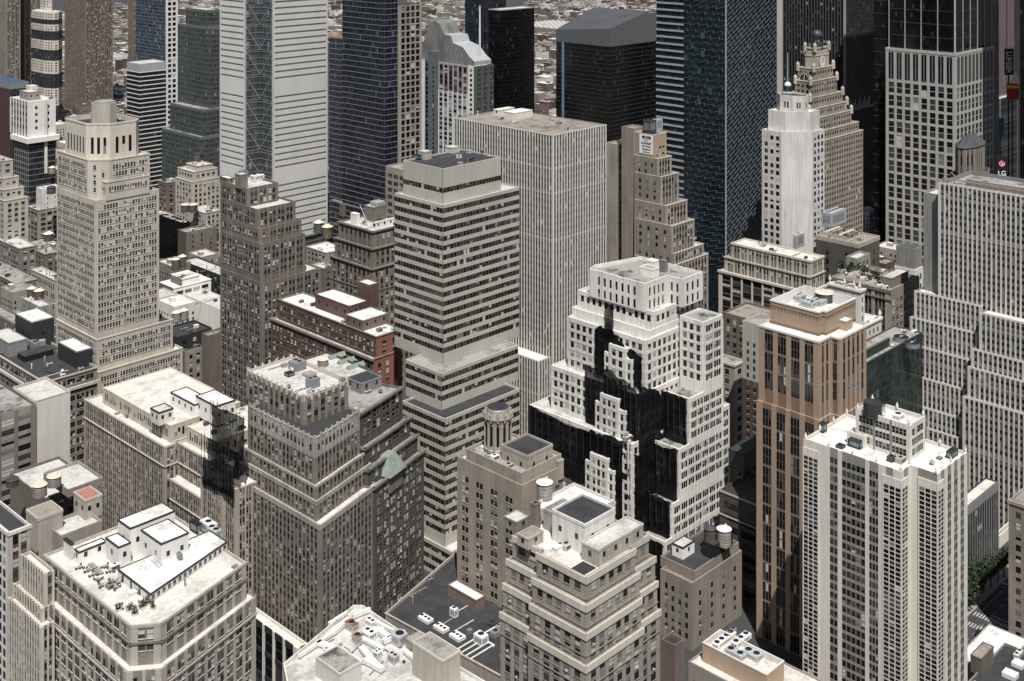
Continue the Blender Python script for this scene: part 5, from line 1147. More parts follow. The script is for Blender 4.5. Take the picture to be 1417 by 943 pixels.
T, ln, ang = B.face_T(c12, 3); clock('clock_face#2', T, ln*.42, B.tiers[-2]['z1']-8.6, 5.2, 'charcoal', 'sign_white', 'sign_white', ((.15, 4.0), (3.5, 3.0)))
B.finish()
# --- dark finned tower
B = Bld('skyscraper', 'huge dark tower with black vertical fins and pale corner piers behind the clock tower', 1168, D=1130)
B.tier(B.rect(1073, 1168, 1215), (S(kind='glass', wall='charcoal', glass='glass_charcoal', fh=4.0, vb=2.6, vbar=(.25, .2, 'charcoal'), hb=((0, .3, .16, 'metal_dark'),), attic=.5), S(kind='fin', wall='charcoal', strip='strip_black', pier='slate', span='charcoal', bay=3.0, fw=.42, fd=1.0, head=1, ph=.5)), z1=345, roof='roof_dark')
p = B.tiers[0]['poly']; cp = B.P('corner_pier'); cp.box(-1.5, -1.2, 0, 1.6, 0, 345, 'tan_trim'); cp2 = B.P('corner_pier#2'); cp2.box(-2, p[3][1]-8, 0, 0, p[3][1]+1, 345, 'cream_panel')
zb_ = B.zat((20, 0), 150); ob_ = B.P('arcade'); 
for k in range(5): ob_.hexa([(4+k*9, -.6, zb_), (12.4+k*9, -.6, zb_), (12.4+k*9, -.1, zb_), (4+k*9, -.1, zb_), (10.0+k*9, -.6, zb_+9), (12.4+k*9, -.6, zb_+9), (12.4+k*9, -.1, zb_+9), (10+k*9, -.1, zb_+9)], 'concrete')
ob_.box(2, -.8, zb_-2, p[1][0], -.1, zb_, 'concrete'); B.finish()
# --- stone grid tower with dark glass upper
B = Bld('skyscraper', 'dark glass tower with a pale stone grid front of square windows', 1322, D=970); U14 = B
sg_ = S(wall='grey_grid', pier='grey_grid', span='grey_grid', fh=10.8, bay=7.05, wins=((.5, .60),), wh=.74, sill=.12, gl='dark', attic=27, pd=.6, sd=.55, margin=1.0, railm='frame_pale', cornice=(2.2, .6, 'grey_grid'))
pol = B.rect(1226.5, 1322, 1374.5)
gd = S(kind='glass', wall='charcoal', glass='glass_black', fh=10.8, vb=14.9, vbar=(.6, .5, 'metal_light'), hb=((0, .5, .2, 'metal_dark'),), attic=.2)
B.tier(pol, sg_, yt=74, roof='roof_light', ph=1.2); t14 = B.tiers[0]
# tall top-storey windows with pale posts
T_ = []
for e in (0, 3):
    T, ln, ang = B.face_T(pol, e); nb = round((ln-2)/7.05); bw = (ln-2)/nb
    for i in range(nb):
        a = 1+bw*(i+.5); c = T(a, .57, t14['z1']-24.9); B.win.append((0, c, ang, bw*.6, 21.5, 'g_dark', 'g_dark', None, None, (Vector((math.cos(ang), math.sin(ang))), (math.sin(ang), -math.cos(ang)))))
        for k in (.5,): B.P('wall').hexa([T(a-.35, .75, t14['z1']-24.9), T(a+.35, .75, t14['z1']-24.9), T(a+.35, .5, t14['z1']-24.9), T(a-.35, .5, t14['z1']-24.9), T(a-.35, .75, t14['z1']-3), T(a+.35, .75, t14['z1']-3), T(a+.35, .5, t14['z1']-3), T(a-.35, .5, t14['z1']-3)], 'steel_grey')
up = B.rect(1230, 1321.5, 1372, at=(3, 3)); B.tier(up, gd, z1=345, roof='roof_dark')
dk = B.rect(1207.5, 1318, 1385.5, at=(7, 7), fix=False); dk = [(dk[0][0]+8, dk[0][1]+8), (dk[1][0], dk[1][1]+8), dk[2], (dk[3][0]+8, dk[3][1])]
B.tier([(9, 9), (dk[1][0], 9), (dk[1][0], dk[3][1]), (9, dk[3][1])], S(**{**gd, 'vb': 0, 'hb': ((0, .5, .25, 'metal_dark'),)}), z1=340, z0=0, roof='roof_dark')
B.finish()
# --- octagonal stone top behind the striped tower
B = Bld('office_building', 'dark stone tower top with an octagonal slate roof peeping over the finned tower', 1342, D=760)
bs = S(wall='brown_brick', pier='brown_trim', span='dark_stone', fh=9, bay=3.2, wins=((.5, .4),), wh=.66, gl='dark', attic=4, pd=.5, sd=.2, rail=False, cornice=(.6, .4, 'dark_trim'))
pl = chamfer_all(B.rect(1306, 1340, 1377), 10); B.tier(pl, bs, z1=B.zat(pl[0], 246), roof='roof_dark')
pl = chamfer_all(B.rect(1314, 1341, 1369, at=(3, 3)), 9); B.tier(pl, bs, z1=B.zat(pl[0], 206), roof='roof_dark', ph=.3)
rf = B.P('slate_roof'); op = inset(pl, -.8); xm, ym = sum(p[0] for p in pl)/8, sum(p[1] for p in pl)/8; zt = B.tiers[-1]['z1']+.1; n = len(op)
ax = (pl[2][0]+pl[3][0])/2-xm
r0, r1 = (xm-5, ym+1), (xm+6, ym+1)
tp = [(xm+(x-xm)*.34, ym+(y-ym)*.12, zt+7) for x, y in op]
for i in range(n): j = (i+1) % n; rf.face([(op[i][0], op[i][1], zt), (op[j][0], op[j][1], zt), tp[j], tp[i]], 'slate')
rf.face(tp, 'slate'); B.finish()

# ================================================================ far left group
tb_ = dict(fh=3.3, bay=4.0, wins=((.5, .42),), wh=.5, rail=False, gl='dark', attic=1.5, margin=1, pd=.2, sd=.2-.004)
B = Bld('apartment_tower', 'cream octagonal apartment tower banded with dark floors at the top left', 70, D=1560)
pl = chamfer_all(B.rect(37, 68, 93), 14)
zb = 0
for i, (yt, mt) in enumerate(((146, 'charcoal'), (122, 'cream_panel'), (102, 'charcoal'), (84, 'cream_panel'), (69, 'charcoal'), (56, 'cream_panel'), (43, 'charcoal'), (34, 'cream_panel'), (27, 'charcoal'), (17, 'cream_panel'))):
    zt = B.zat(pl[0], yt); B.tier(inset(pl, .02*i), S(**{**tb_, 'wall': mt if mt != 'cream_panel' else 'limestone_trim'}), z1=zt, z0=zb, roof='roof_light', ph=.4); zb = zt-.4
pl2 = chamfer_all(B.rect(52, 68, 76, at=(12, 14)), 9); B.tier(pl2, S(**{**tb_, 'wall': 'limestone_trim'}), z1=B.zat(pl2[0], -4), z0=zb, roof='roof_light'); B.finish()
rb_s = S(wall='mauve_dark', pier='pink_brown', span='brown_brick', fh=3.3, bay=5.5, wins=((.28, .24), (.72, .24)), wh=.6, gl='std', attic=2, pd=.9, sd=.2, rail=False)
B = Bld('apartment_tower', 'brown ribbed apartment slab right of the cream banded tower at the top left', 118, D=1690); B.tier(B.rect(90, 118, 156), rb_s, z1=330, roof='roof_grey'); B.finish()
B = Bld('apartment_tower', 'pinkish brown apartment slab in the top left corner', 8, D=1760); B.tier(B.rect(-20, 8, 28), S(**{**rb_s, 'wall': 'pink_brown', 'pier': 'tan_brick'}), z1=330, roof='roof_grey'); B.finish()
B = Bld('apartment_tower', 'grey brick apartment slab squeezed behind the cream banded tower', 36, D=1820); B.tier(B.rect(26, 34, 50), S(**{**rb_s, 'wall': 'grey_brick', 'pier': 'buff_brick'}), z1=330, roof='roof_grey'); B.finish()
B = Bld('apartment_tower', 'thin brown tower glimpsed left of the blue glass tower', 184, D=1900); B.tier(B.rect(178, 184, 190), rb_s, z1=330, roof='roof_grey'); B.finish()
gb1 = S(kind='glass', wall='metal_light', glass='glass_blue', fh=3.7, vb=0, vbar=None, hb=((0, .5, .2, 'metal_light'),), attic=.5, ph=.6)
B = Bld('skyscraper', 'tall blue grey glass tower with a white lattice side at the upper left', 229, D=1300)
B.tier(B.rect(188, 229.5, 246), (S(wall='metal_white', pier='metal_white', span='metal_white', fh=5.5, bay=4.6, wins=((.5, .6),), wh=.6, gl='dark', rail=False, pd=.3, sd=.25), S(**{**gb1, 'hb': ((0, .45, .2, 'metal_grey'),)})), z1=332, roof='roof_light'); B.finish()
B = Bld('office_building', 'lower glass block with bright white floor lines in front of the blue glass tower', 193, D=1215)
B.tier(B.rect(175.5, 193, 230), S(**{**gb1, 'glass': 'glass_charcoal', 'fh': 4.4, 'hb': ((0, .9, .25, 'metal_white'),), 'attic': 8, 'attm': 'metal_light'}), yt=89, roof='roof_light'); B.finish()
gq = S(kind='glass', wall='steel_grey', glass='glass_greygreen', fh=4.6, vb=2.6, vbar=(.3, .12, 'teal_panel'), hb=((0, 1.3, .16, 'green_panel'),), attic=2.2, attm='teal_panel', ph=.8)
B = Bld('office_building', 'stepped grey green glass block left of the white louvred tower', 278, D=1160)
B.tier(B.rect(224, 278, 312), gq, yt=190, roof='roof_mottled'); B.tier(B.rect(235.5, 281, 312, at=(2, 4)), gq, yt=152, roof='roof_mottled')
B.tier(B.rect(246, 290, 312, at=(4, 10)), gq, yt=38, roof='roof_light'); B.tier(B.rect(257, 286, 306, at=(9, 16)), gq, yt=14, roof='roof_light'); B.finish()
# hotel: white top on dark glass
B = Bld('hotel_tower', 'hotel with a white upper block flaring over dark glass floors at the left edge', 40, D=1085); UH = B
B.tier(B.rect(20, 40, 77), (S(kind='glass', wall='charcoal', glass='glass_charcoal', fh=5, vb=0, vbar=None, hb=((0, .5, .2, 'steel_grey'),), attic=.2), S(kind='glass', wall='charcoal', glass='glass_charcoal', fh=5, vb=4.5, vbar=(.5, .2, 'steel_grey'), hb=((0, .9, .15, 'steel_grey'),), attic=.2)), yt=196, roof='roof_grey')
zz = B.z; fl_ = B.P('flared_ledge'); pl = inset(B.tiers[0]['poly'], -2.6); fl_.prism(pl, zz-.5, zz+4, 'white_paint', 'roof_white', True); B.z = zz+4
B.tier(B.rect(14, 39.5, 77, at=(.5, .5)), (S(wall='white_paint', fh=6, bay=11, wins=((.5, .18),), gl='dark', wh=.4, rail=False, attic=3, bands=()), S(wall='white_paint', span='pinkish_panel', fh=6, bay=5.4, wins=((.5, .5),), wh=.55, gl='dark', rail=False, attic=3)), yt=141, roof='roof_cream'); zh_ = B.z
B.boxpix('bulkhead', 27, 39, 56, 140, 129, zh_, 'pinkish_panel', 'roof_cream', .8, 2); B.boxpix('bulkhead#2', 36, 42, 52, 128, 120, zh_+5, 'cream_panel', 'roof_cream', .3, 0)
B.P('service_core').box(pl[1][0]*.52, -.3, 60, pl[1][0]*.62, .3, zh_+.5, 'cream_panel'); B.finish()
B = Bld('theatre_building', 'crimson and black block with a blue truss roof behind the white topped hotel', 16, D=1210)
B.tier(B.rect(-60, 14, 40), (S(wall='charcoal', fh=6, bay=6, gl='dark'), S(wall='crimson', fh=6, bay=40, wins=((.5, .02),), gl='dark')), yt=124, roof='roof_grey')
tr_ = B.P('roof_truss'); pl = B.tiers[0]['poly']; z = B.tiers[0]['z1']; tr_.prism(pl, z-.2, z+6, 'steel_grey', 'blue_panel'); B.finish()
# ================================================================ older blocks in the gaps at the left and middle
def old(label, tiers, z=42, wall='brown_brick', roof='roof_grey', fh=4.2, bay=4.6, gl='std', left='same', name='loft_building', D=None, trim=None, wins=((.5, .46),), att=2.2):
    xl, xc, xr, yt = tiers[0]; D = D or (H-z)*F/(yt-HY)
    B = Bld(name, label, xc, D=D); st = S(wall=wall, pier=wall, span=wall, fh=fh, bay=bay, wins=wins, gl=gl, attic=att, cornice=(.6, .4, trim) if trim else None, sillm=trim, pd=.2, sd=.12)
    ls = st if left == 'same' else S(wall=left, kind='blank')
    for i, (xl, xc, xr, yt) in enumerate(tiers): B.tier(B.rect(xl, xc, xr, at=(1.6*i, 1.6*i) if i else None), (st, ls), yt=yt, roof=roof)
    return B.finish()
OL = {}
OL['stepped'] = old('cream stepped building at the left edge below the white topped hotel', [(-40, 6, 39, 278), (-40, 5, 33, 263), (-40, 4, 26, 247), (-40, 3, 18, 223)], 70, 'limestone', 'roof_light', trim='limestone_trim')
OL['slope'] = old('white painted plain building tucked behind the beige tower at its left', [(50, 58, 84, 262)], 62, 'white_brick', 'roof_white', wins=((.5, .1),), bay=8, left='white_brick')
OL['b1'] = old('pale fronted loft with white roof left of the beige tower', [(37, 53, 84, 291)], 45, 'buff_brick', 'roof_white', trim='tan_trim', bay=6, wins=((.5, .66),))
OL['b2'] = old('brown loft with black water tanks at the left edge', [(-40, 8, 36, 299)], 40, 'pink_brown', 'roof_grey', trim='brown_trim')
OL['b3'] = old('grey loft with a row of white roof dormers at the left edge', [(-30, 27, 52, 344)], 40, 'grey_brick', 'roof_light', trim='grey_trim')
OL['b4'] = old('brown loft with a flat grey roof right against the beige tower', [(47, 62, 86, 352)], 36, 'brown_brick', 'roof_grey', trim='brown_trim')
OL['b5'] = old('cream terracotta loft with arched windows right against the beige tower', [(43, 77, 92, 388)], 36, 'limestone', 'roof_light', fh=7, trim='limestone_trim', bay=3.4)
OL['b6'] = old('brown ornate loft with sunlit ledges at the left edge', [(-30, 22, 50, 392)], 34, 'brown_brick', 'roof_mottled', trim='buff_trim', gl='bright')
OL['b7'] = old('grey metal clad roof block carrying two cream capped tanks', [(28, 55, 72, 425)], 40, 'concrete', 'roof_light', bay=8, wins=((.5, .1),))
OL['b8'] = old('dark loft below the grey roof block at the left edge', [(-30, 12, 34, 446)], 34, 'dark_stone', 'roof_mottled', trim='dark_trim')
OL['m1'] = old('pinkish brown slab right of the beige tower below the green glass block', [(219, 231, 250, 253)], 50, 'pink_brown', 'roof_tan', trim='tan_trim')
OL['m2'] = old('cream stepped building with a dark tank left of the white louvred tower', [(243, 266, 306, 252), (246, 268, 301, 238), (258, 274, 294, 230)], 60, 'limestone', 'roof_light', trim='limestone_trim')
OL['m3'] = old('black netted building right of the beige tower', [(220, 253, 263, 309)], 46, 'netting', 'roof_mottled', left='netting', bay=8, wins=((.5, .05),))
OL['m4'] = old('brown party walled loft with paired tanks right of the beige tower', [(246, 258, 300, 322)], 42, 'brown_brick', 'roof_mottled', left='dark_stone', wins=((.5, .14),), bay=7)
OL['m5'] = old('long low building with pale grey roof left of the brown setback tower', [(250, 318, 340, 386)], 30, 'charcoal', 'roof_light', bay=5)
OL['m6'] = old('white painted low building right of the beige tower', [(220, 240, 292, 399), (236, 252, 276, 386)], 34, 'white_paint', 'roof_white', bay=7, wins=((.5, .7),), trim='white_paint', left='brown_brick')
OL['m7'] = old('low white walled shed with long grey roof left of the brown setback tower', [(245, 312, 340, 431)], 28, 'white_paint', 'roof_light', wins=((.5, .02),), left='white_paint', bay=9)
OL['m8'] = old('black roofed low building with two stilted tanks right of the beige tower', [(221, 245, 293, 467)], 30, 'charcoal', 'roof_dark', bay=8, wins=((.5, .3),), left='charcoal')
OL['m9'] = old('brown building with plain dark grey roof right of the beige tower', [(226, 256, 292, 487)], 22, 'buff_brick', 'roof_dark', bay=6, wins=((.5, .4),), left='pink_brown', gl='bright')
OL['m10'] = old('blank brown brick wall building below the brown setback tower', [(279, 288, 333, 465)], 34, 'brown_brick', 'roof_tan', bay=14, wins=((.5, .08),), left='brown_brick')
OL['m11'] = old('low white roofed loft with tanks right of the brown setback tower', [(424, 452, 480, 350)], 38, 'buff_brick', 'roof_white', trim='buff_trim')
OL['m12'] = old('low grey roofed loft below the white roofed loft with tanks', [(428, 448, 468, 372)], 30, 'brown_brick', 'roof_light')
OL['m13'] = old('flat asphalt roofed hall between the green glass block and the beige tower', [(208, 262, 306, 232)], 24, 'dark_green', 'roof_grey', bay=6)
OL['w1'] = old('low white roofed annex with a dark pitched skylight behind the setback block', [(736, 792, 850, 724)], 62, 'cream_panel', 'roof_white', D=450)
OL['g1'] = old('grey stone pier building between the white louvred tower and the stepped brown tower', [(262, 284, 306, 295)], 40, 'limestone', 'roof_light', trim='limestone_trim')
EX = OL['w1']; zz = EX.z
# ================================================================ small far houses, one object each
rng = random.Random(11)
def inside(x, y, poly):
    r = False; n = len(poly)
    for i in range(n):
        (x1_, y1_), (x2_, y2_) = poly[i], poly[i-1]
        if (y1_ > y) != (y2_ > y) and x < (x2_-x1_)*(y-y1_)/(y2_-y1_)+x1_: r = not r
    return r
def near(x, y, poly, d):
    if inside(x, y, poly): return True
    for i in range(len(poly)):
        a, b = Vector(poly[i-1]), Vector(poly[i]); ab = b-a; l2 = ab.length_squared
        t = max(0, min(1, (Vector((x, y))-a).dot(ab)/l2)) if l2 else 0
        if (a+ab*t-Vector((x, y))).length < d: return True
    return False
GAPS = [(186, 320, -60, 60, 1), (-10, 90, 90, 340, 1), (86, 190, -60, 200, 1), (205, 306, 120, 345, 1), (448, 485, -60, 70, 1), (565, 655, -60, 90, 1), (730, 920, -60, 230, 1), (1080, 1240, 260, 400, 1), (1375, 1425, 130, 330, 1), (425, 475, 230, 330, 1), (-10, 80, 330, 520, 1), (215, 310, 340, 470, 1)]
WALLS = [('brown_brick', 'brown brick'), ('buff_brick', 'buff brick'), ('red_brick', 'red brick'), ('grey_brick', 'grey brick'), ('limestone', 'cream'), ('white_brick', 'white'), ('pink_brown', 'pinkish brown')]
ROOFS = [('roof_white', 'white'), ('roof_light', 'pale'), ('roof_grey', 'grey'), ('roof_dark', 'black'), ('roof_tan', 'tan'), ('roof_grey', 'grey'), ('roof_mottled', 'patchy')]
ca, sa = math.cos(THETA), math.sin(THETA); nh = 0; FF = list(FOOT)
def region(x, y):
    return 'far left' if x < 110 else 'upper left' if x < 320 else 'upper middle' if x < 700 else 'upper right of centre' if x < 1000 else 'upper right'
def small_house(gx, gy, w, l, h, wi, ri):
    global nh
    X, Y = ca*gx-sa*gy, sa*gx+ca*gy; wm, wn_ = WALLS[wi]; rm, rn = ROOFS[ri]; mb = MB(); pol = [(-w/2, -l/2), (w/2, -l/2), (w/2, l/2), (-w/2, l/2)]
    mb.prism(pol, 0, h, wm, wm); ip = inset(pol, .5); mb.face([(x, y, h+.03) for x, y in inset(pol, .05)], wm)
    mb.v += [(x, y, h) for x, y in pol]+[(x, y, h+1) for x, y in pol]+[(x, y, h+1) for x, y in ip]+[(x, y, h+.05) for x, y in ip]; b = len(mb.v)-16; k = mb.mi(wm)
    for i in range(4):
        j = (i+1) % 4
        for r in range(3): mb.f.append((b+r*4+i, b+r*4+j, b+r*4+4+j, b+r*4+4+i)); mb.m.append(k)
    mb.face([(x, y, h+.08) for x, y in ip], rm)
    nf = int((h-2)/3.6)
    for e in (0, 3):
        p, q = pol[e], pol[(e+1) % 4]; d = Vector((q[0]-p[0], q[1]-p[1])); ln = d.length; d /= ln; nx, ny = d.y, -d.x; nb = max(2, int(ln/3.4))
        for i in range(nb):
            for f in range(nf):
                a = ln*(i+.5)/nb-.65; zb = 1.6+f*3.6; P_0 = lambda aa, zz_: (p[0]+d.x*aa+nx*.05, p[1]+d.y*aa+ny*.05, zz_)
                mb.face([P_0(a, zb), P_0(a+1.3, zb), P_0(a+1.3, zb+1.9), P_0(a, zb+1.9)], rng.choices(['g_dark', 'g_mid', 'g_blind'], [7, 2, 1])[0])
    # stair head
    sx_, sy_ = rng.uniform(-w*.25, w*.25), rng.uniform(-l*.25, l*.25); mb.box(sx_-1.6, sy_-2.2, h+.08, sx_+1.6, sy_+2.2, h+2.8, wm, 'roof_white')
    o = mb.build('row_building', None, (X, Y, 0), THETA)
    tag(o, 'small %s building, %s roof, low blocks at the %s' % (wn_, rn, region(*project(X, Y, h))), 'building', 'low blocks between the towers'); nh += 1
    FF.append([(X+ca*x-sa*y, Y+sa*x+ca*y) for x, y in pol])
gy = -400.0
cells = []
for iy in range(-20, 140):
    for ix in range(0, 150):
        cells.append((ix, iy))
cand = []
for ix, iy in cells:
    w, l = 17, 21; gx, gy = 300+ix*23+(ix//4)*16, -700+iy*22+(iy//3)*17
    X, Y = ca*gx-sa*gy, sa*gx+ca*gy
    if Y < 600 or Y > 4300: continue
    f = 1.0
    h = rng.choice((14, 17, 20, 24, 30)) if Y > 1000 else rng.choice((22, 28, 34)); u, v = project(X, Y, h)
    if not any(a <= u <= b and c <= v <= d for a, b, c, d, _ in GAPS): continue
    if any(near(X, Y, q, 13*f) for q in FF): continue
    cand.append((Y, gx, gy, w*f*rng.uniform(.85, 1.05), l*f*rng.uniform(.85, 1.05), h, rng.randrange(len(WALLS)), rng.randrange(len(ROOFS))))
cand.sort()
for k in cand[:295]: small_house(*k[1:])
mb = MB()
for Y, gx, gy, w, l, h, wi, ri in cand[295:]:
    X, Y = ca*gx-sa*gy, sa*gx+ca*gy; pol = [(X+ca*x-sa*y, Y+sa*x+ca*y) for x, y in ((-w/2, -l/2), (w/2, -l/2), (w/2, l/2), (-w/2, l/2))]; mb.prism(pol, 0, h, WALLS[wi][0], ROOFS[ri][0]); x, y = rng.uniform(-5, 5), rng.uniform(-6, 6); mb.prism([(X+ca*(x+p)-sa*(y+q), Y+sa*(x+p)+ca*(y+q)) for p, q in ((-2, -2.5), (2, -2.5), (2, 2.5), (-2, 2.5))], h, h+3, WALLS[wi][0], 'roof_light')
if mb.f: mb.build('far_rooftops', kind='stuff')['label'] = 'dense mass of low rooftops in the far distance'
print('candidates', len(cand))
print('houses', nh)
# a long hall with rows of roof vents in the distance
B = Bld('parking_hall', 'long flat hall roof lined with rows of pale vents in the far distance', 900, D=2480)
B.tier(B.rect(700, 900, 960), S(wall='brown_trim', kind='blank'), z1=32, roof='roof_grey'); mb = B.P('roof_vent_row'); pl = B.tiers[0]['poly']; W_, L_2 = pl[1][0], pl[3][1]
for i in range(int(L_2/16)):
    for j in range(int(W_/14)):
        mb = B.P('roof_vent#%d' % i) if i < 60 else mb; mb.box(6+j*14, 5+i*16, 31, 12+j*14, 9+i*16, 33.5, 'metal_white')
B.finish()

# ================================================================ rooftop plant: every item its own thing
def water_tank(px, py, z, rpx, hpx, label, wood='wood_tank', cone='cone_cream', legs=True, flat=False, group=None):
    X, Y, _ = wpix(px, py, z); k = Y/F; r, h = rpx*k, hpx*k; lg = r*.75 if legs else 0
    t = thing('water_tank', label, 'water tank', (X, Y, z), THETA, group)
    mb = MB(); mb.cyl(0, 0, lg, lg+h, r, r*.97, wood, 24, 'metal_dark'); tk = mb.build('tank', t)
    mb = MB()
    for i in range(5): zz = lg+h*(i+.5)/5; mb.cyl(0, 0, zz-.05, zz+.05, r*1.012, r*1.012, 'metal_dark', 24, cap=False)
    mb.build('hoop_bands', tk)['kind'] = 'stuff'
    mb = MB(); mb.cyl(0, 0, lg+h, lg+h+(.08*r if flat else .5*r), r*1.08, r*.95 if flat else .06, cone, 24); mb.cyl(r*.4, 0, lg+h+.02, lg+h+(.25*r if flat else .5*r), r*.14, r*.12, cone, 8); mb.build('roof_cap', t)
    if legs:
        for a in (45, 135, 225, 315):
            mb = MB(); x, y = r*.72*math.cos(R_(a)), r*.72*math.sin(R_(a)); mb.box(x-.16, y-.16, 0, x+.16, y+.16, lg, 'metal_dark'); mb.build('leg', t)
        mb = MB(); mb.box(-r*.95, -r*.95, lg-.35, r*.95, r*.95, lg-.02, 'metal_dark'); mb.build('platform', t)
    return t
def unit(B, z, xl, xc, xr, yb, yt, label, mat='metal_light', fans=2, top=None, kind='cooling_unit', cat='cooling unit', group=None, louvre=True):
    """a box-shaped roof machine: near corner at pixel (xc, yb) on roof plane z, seen from xl to xr"""
    pol = B.rect(xl, xc, xr, yb=yb, z=z); h = max(.6, B.zat(pol[0], yt)-z); (x0, y0), (x1, y1), _, (x3, y3) = pol; W_, L_ = max(.8, x1-x0), max(.8, y3-y0); c = B.W(x0, y0, z)
    t = thing(kind, label, cat, c, B.rz, group); mb = MB(); g = .22
    mb.box(0, 0, g, W_, L_, h, mat, top or mat); mb.build('casing', t)
    mb = MB(); mb.box(.1, .1, 0, .35, L_-.1, g, 'metal_dark'); mb.build('skid', t); mb = MB(); mb.box(W_-.35, .1, 0, W_-.1, L_-.1, g, 'metal_dark'); mb.build('skid', t)
    if louvre:
        for (a, b, fx) in ((W_*.12, W_*.88, 0), (L_*.12, L_*.88, 1)):
            mb = MB(); n = max(2, int((b-a)/.8))
            for i in range(n):
                p, q = a+(b-a)*i/n, a+(b-a)*(i+.72)/n
                if fx: mb.box(-.05, p, g+h*.25, .02, q, h*.82, 'metal_grey')
                else: mb.box(p, -.05, g+h*.25, q, .02, h*.82, 'metal_grey')
            mb.build('louvre_panel', t)
    long_x = W_ >= L_; n = fans
    for i in range(n):
        f = (i+.5)/n; x, y = (W_*f, L_/2) if long_x else (W_/2, L_*f); r = min(W_, L_, max(W_, L_)/n)*.36
        mb = MB(); mb.cyl(x, y, h, h+.3, r, r, mat, 14, 'black_metal'); fo = mb.build('fan', t)
    return t
R = lambda B, i=-1: B.tiers[i]['zr']
# two pale tanks and other tanks
water_tank(55, 686, BT.tiers[0]['zr']+2, 9.6, 15.5, 'large pale round tank nearer the camera of the two at the left edge', 'wood_pale', 'cone_cream', False, True)
water_tank(75, 672, BT.tiers[0]['zr']+2, 9.4, 13.5, 'large pale round tank behind and right of its twin at the left edge', 'wood_pale', 'cone_cream', False, True)
water_tank(753.6, 690, zz, 11, 23, 'wooden tank with white conical cap beside the drum turret building', 'wood_pale', 'metal_white', False)
zb4 = F4.z+ 8.2
water_tank(982.5, 757, zb4-6, 8.6, 20, 'dark capped wooden tank on the black plant of the tan block', 'wood_tank', 'cone_dark')
water_tank(1002, 761, zb4-6, 9.8, 22, 'pale capped wooden tank on the black plant of the tan block', 'wood_pale', 'metal_white')
water_tank(1141, 417, zg, 12.4, 12.5, 'squat dark tank with cream lid on the gold tower roof', 'wood_tank', 'cone_cream', False, True)
water_tank(447, 506, R(SKY), 7.5, 9, 'cream topped tank beside the green sawtooth skylights', 'wood_pale', 'cone_cream', False, True)
water_tank(1046, 442, 45, 9, 8, 'cream lidded round tank left of the gold penthouse', 'wood_tank', 'cone_cream', False, True)
z = R(OL['m6'])
water_tank(243, 376, z, 5.6, 13, 'left tank of the cream capped pair above the white low building', 'wood_tank', 'cone_cream'); water_tank(252, 372, z, 5.6, 13, 'right tank of the cream capped pair above the white low building', 'wood_tank', 'cone_cream')
z = R(OL['m8'])
water_tank(244, 449, z, 6.2, 12, 'left stilted tank on the black roof beside the beige tower', 'wood_pale', 'cone_cream'); water_tank(254, 446, z, 6.2, 12, 'right stilted tank on the black roof beside the beige tower', 'wood_pale', 'cone_cream')
z = R(OL['m4']); water_tank(257, 293, z, 6.5, 10, 'left dark tank of the pair on the brown party walled loft', 'wood_tank', 'cone_cream', False, True); water_tank(267, 293, z, 6.5, 10, 'right dark tank of the pair on the brown party walled loft', 'wood_tank', 'cone_cream', False, True)
water_tank(296, 333, R(OL['m5']), 7, 11, 'single black tank left of the brown setback tower', 'wood_tank', 'cone_dark', False, True)
z = R(OL['m11']); water_tank(441, 326, z, 7, 13, 'left tank of the two between the brown tower and the ornate block', 'wood_tank', 'cone_cream'); water_tank(453, 334, z, 7.2, 15, 'right cream capped tank of the two between the brown tower and the ornate block', 'wood_tank', 'cone_cream')
z = R(OL['b7']); water_tank(44, 411, z, 6.2, 12, 'left cream capped tank on the grey metal clad roof block', 'wood_tank', 'cone_cream', False); water_tank(54, 414, z, 6.6, 12, 'right cream capped tank on the grey metal clad roof block', 'wood_tank', 'cone_cream', False)
z = R(OL['b2']); water_tank(6, 277, z, 6, 11, 'left black tank of the pair at the left edge', 'wood_tank', 'cone_cream', True, True); water_tank(15, 276, z, 6, 11, 'right black tank of the pair at the left edge', 'wood_tank', 'cone_cream', True, True)
water_tank(67, 337, R(OL['b4']), 6.4, 9, 'dark tank with a bright striped conical cap left of the beige tower', 'wood_tank', 'metal_white')
water_tank(71, 268, R(OL['slope']), 6, 9, 'black tank against the left side of the beige tower', 'wood_tank', 'cone_dark', False, True); water_tank(72, 240, R(OL['slope']), 4.6, 8, 'small cream conical tank above the white painted building', 'wood_pale', 'cone_cream', False)
water_tank(273, 224, R(OL['m2']), 5.5, 11, 'dark pinkish tank on top of the cream stepped building', 'wood_tank', 'cone_dark', False, True)
water_tank(17, 672, 66, 8.5, 9, 'dark lidded tank below the brown loft at the left edge', 'wood_tank', 'cone_dark', False, True)
z = z10; 
for i, (x, y) in enumerate(((1247, 472), (1262, 480))):
    X, Y, _ = wpix(x, y, z); t = thing('roof_fan', ('left' if i == 0 else 'right')+' round roof fan of the two on the dark green glass block', 'roof fan', (X, Y, z), THETA)
    mb = MB(); mb.cyl(0, 0, 0, 2.2, 3.6, 3.6, 'metal_grey', 24, 'black_metal'); mb.build('drum', t); mb = MB(); mb.cyl(0, 0, 2.25, 2.5, .7, .7, 'metal_light', 10); [mb.box(-3.4, -.2+a, 2.22, 3.4, .2+a, 2.3, 'metal_grey') for a in (0,)]; mb.build('blade_hub', t)
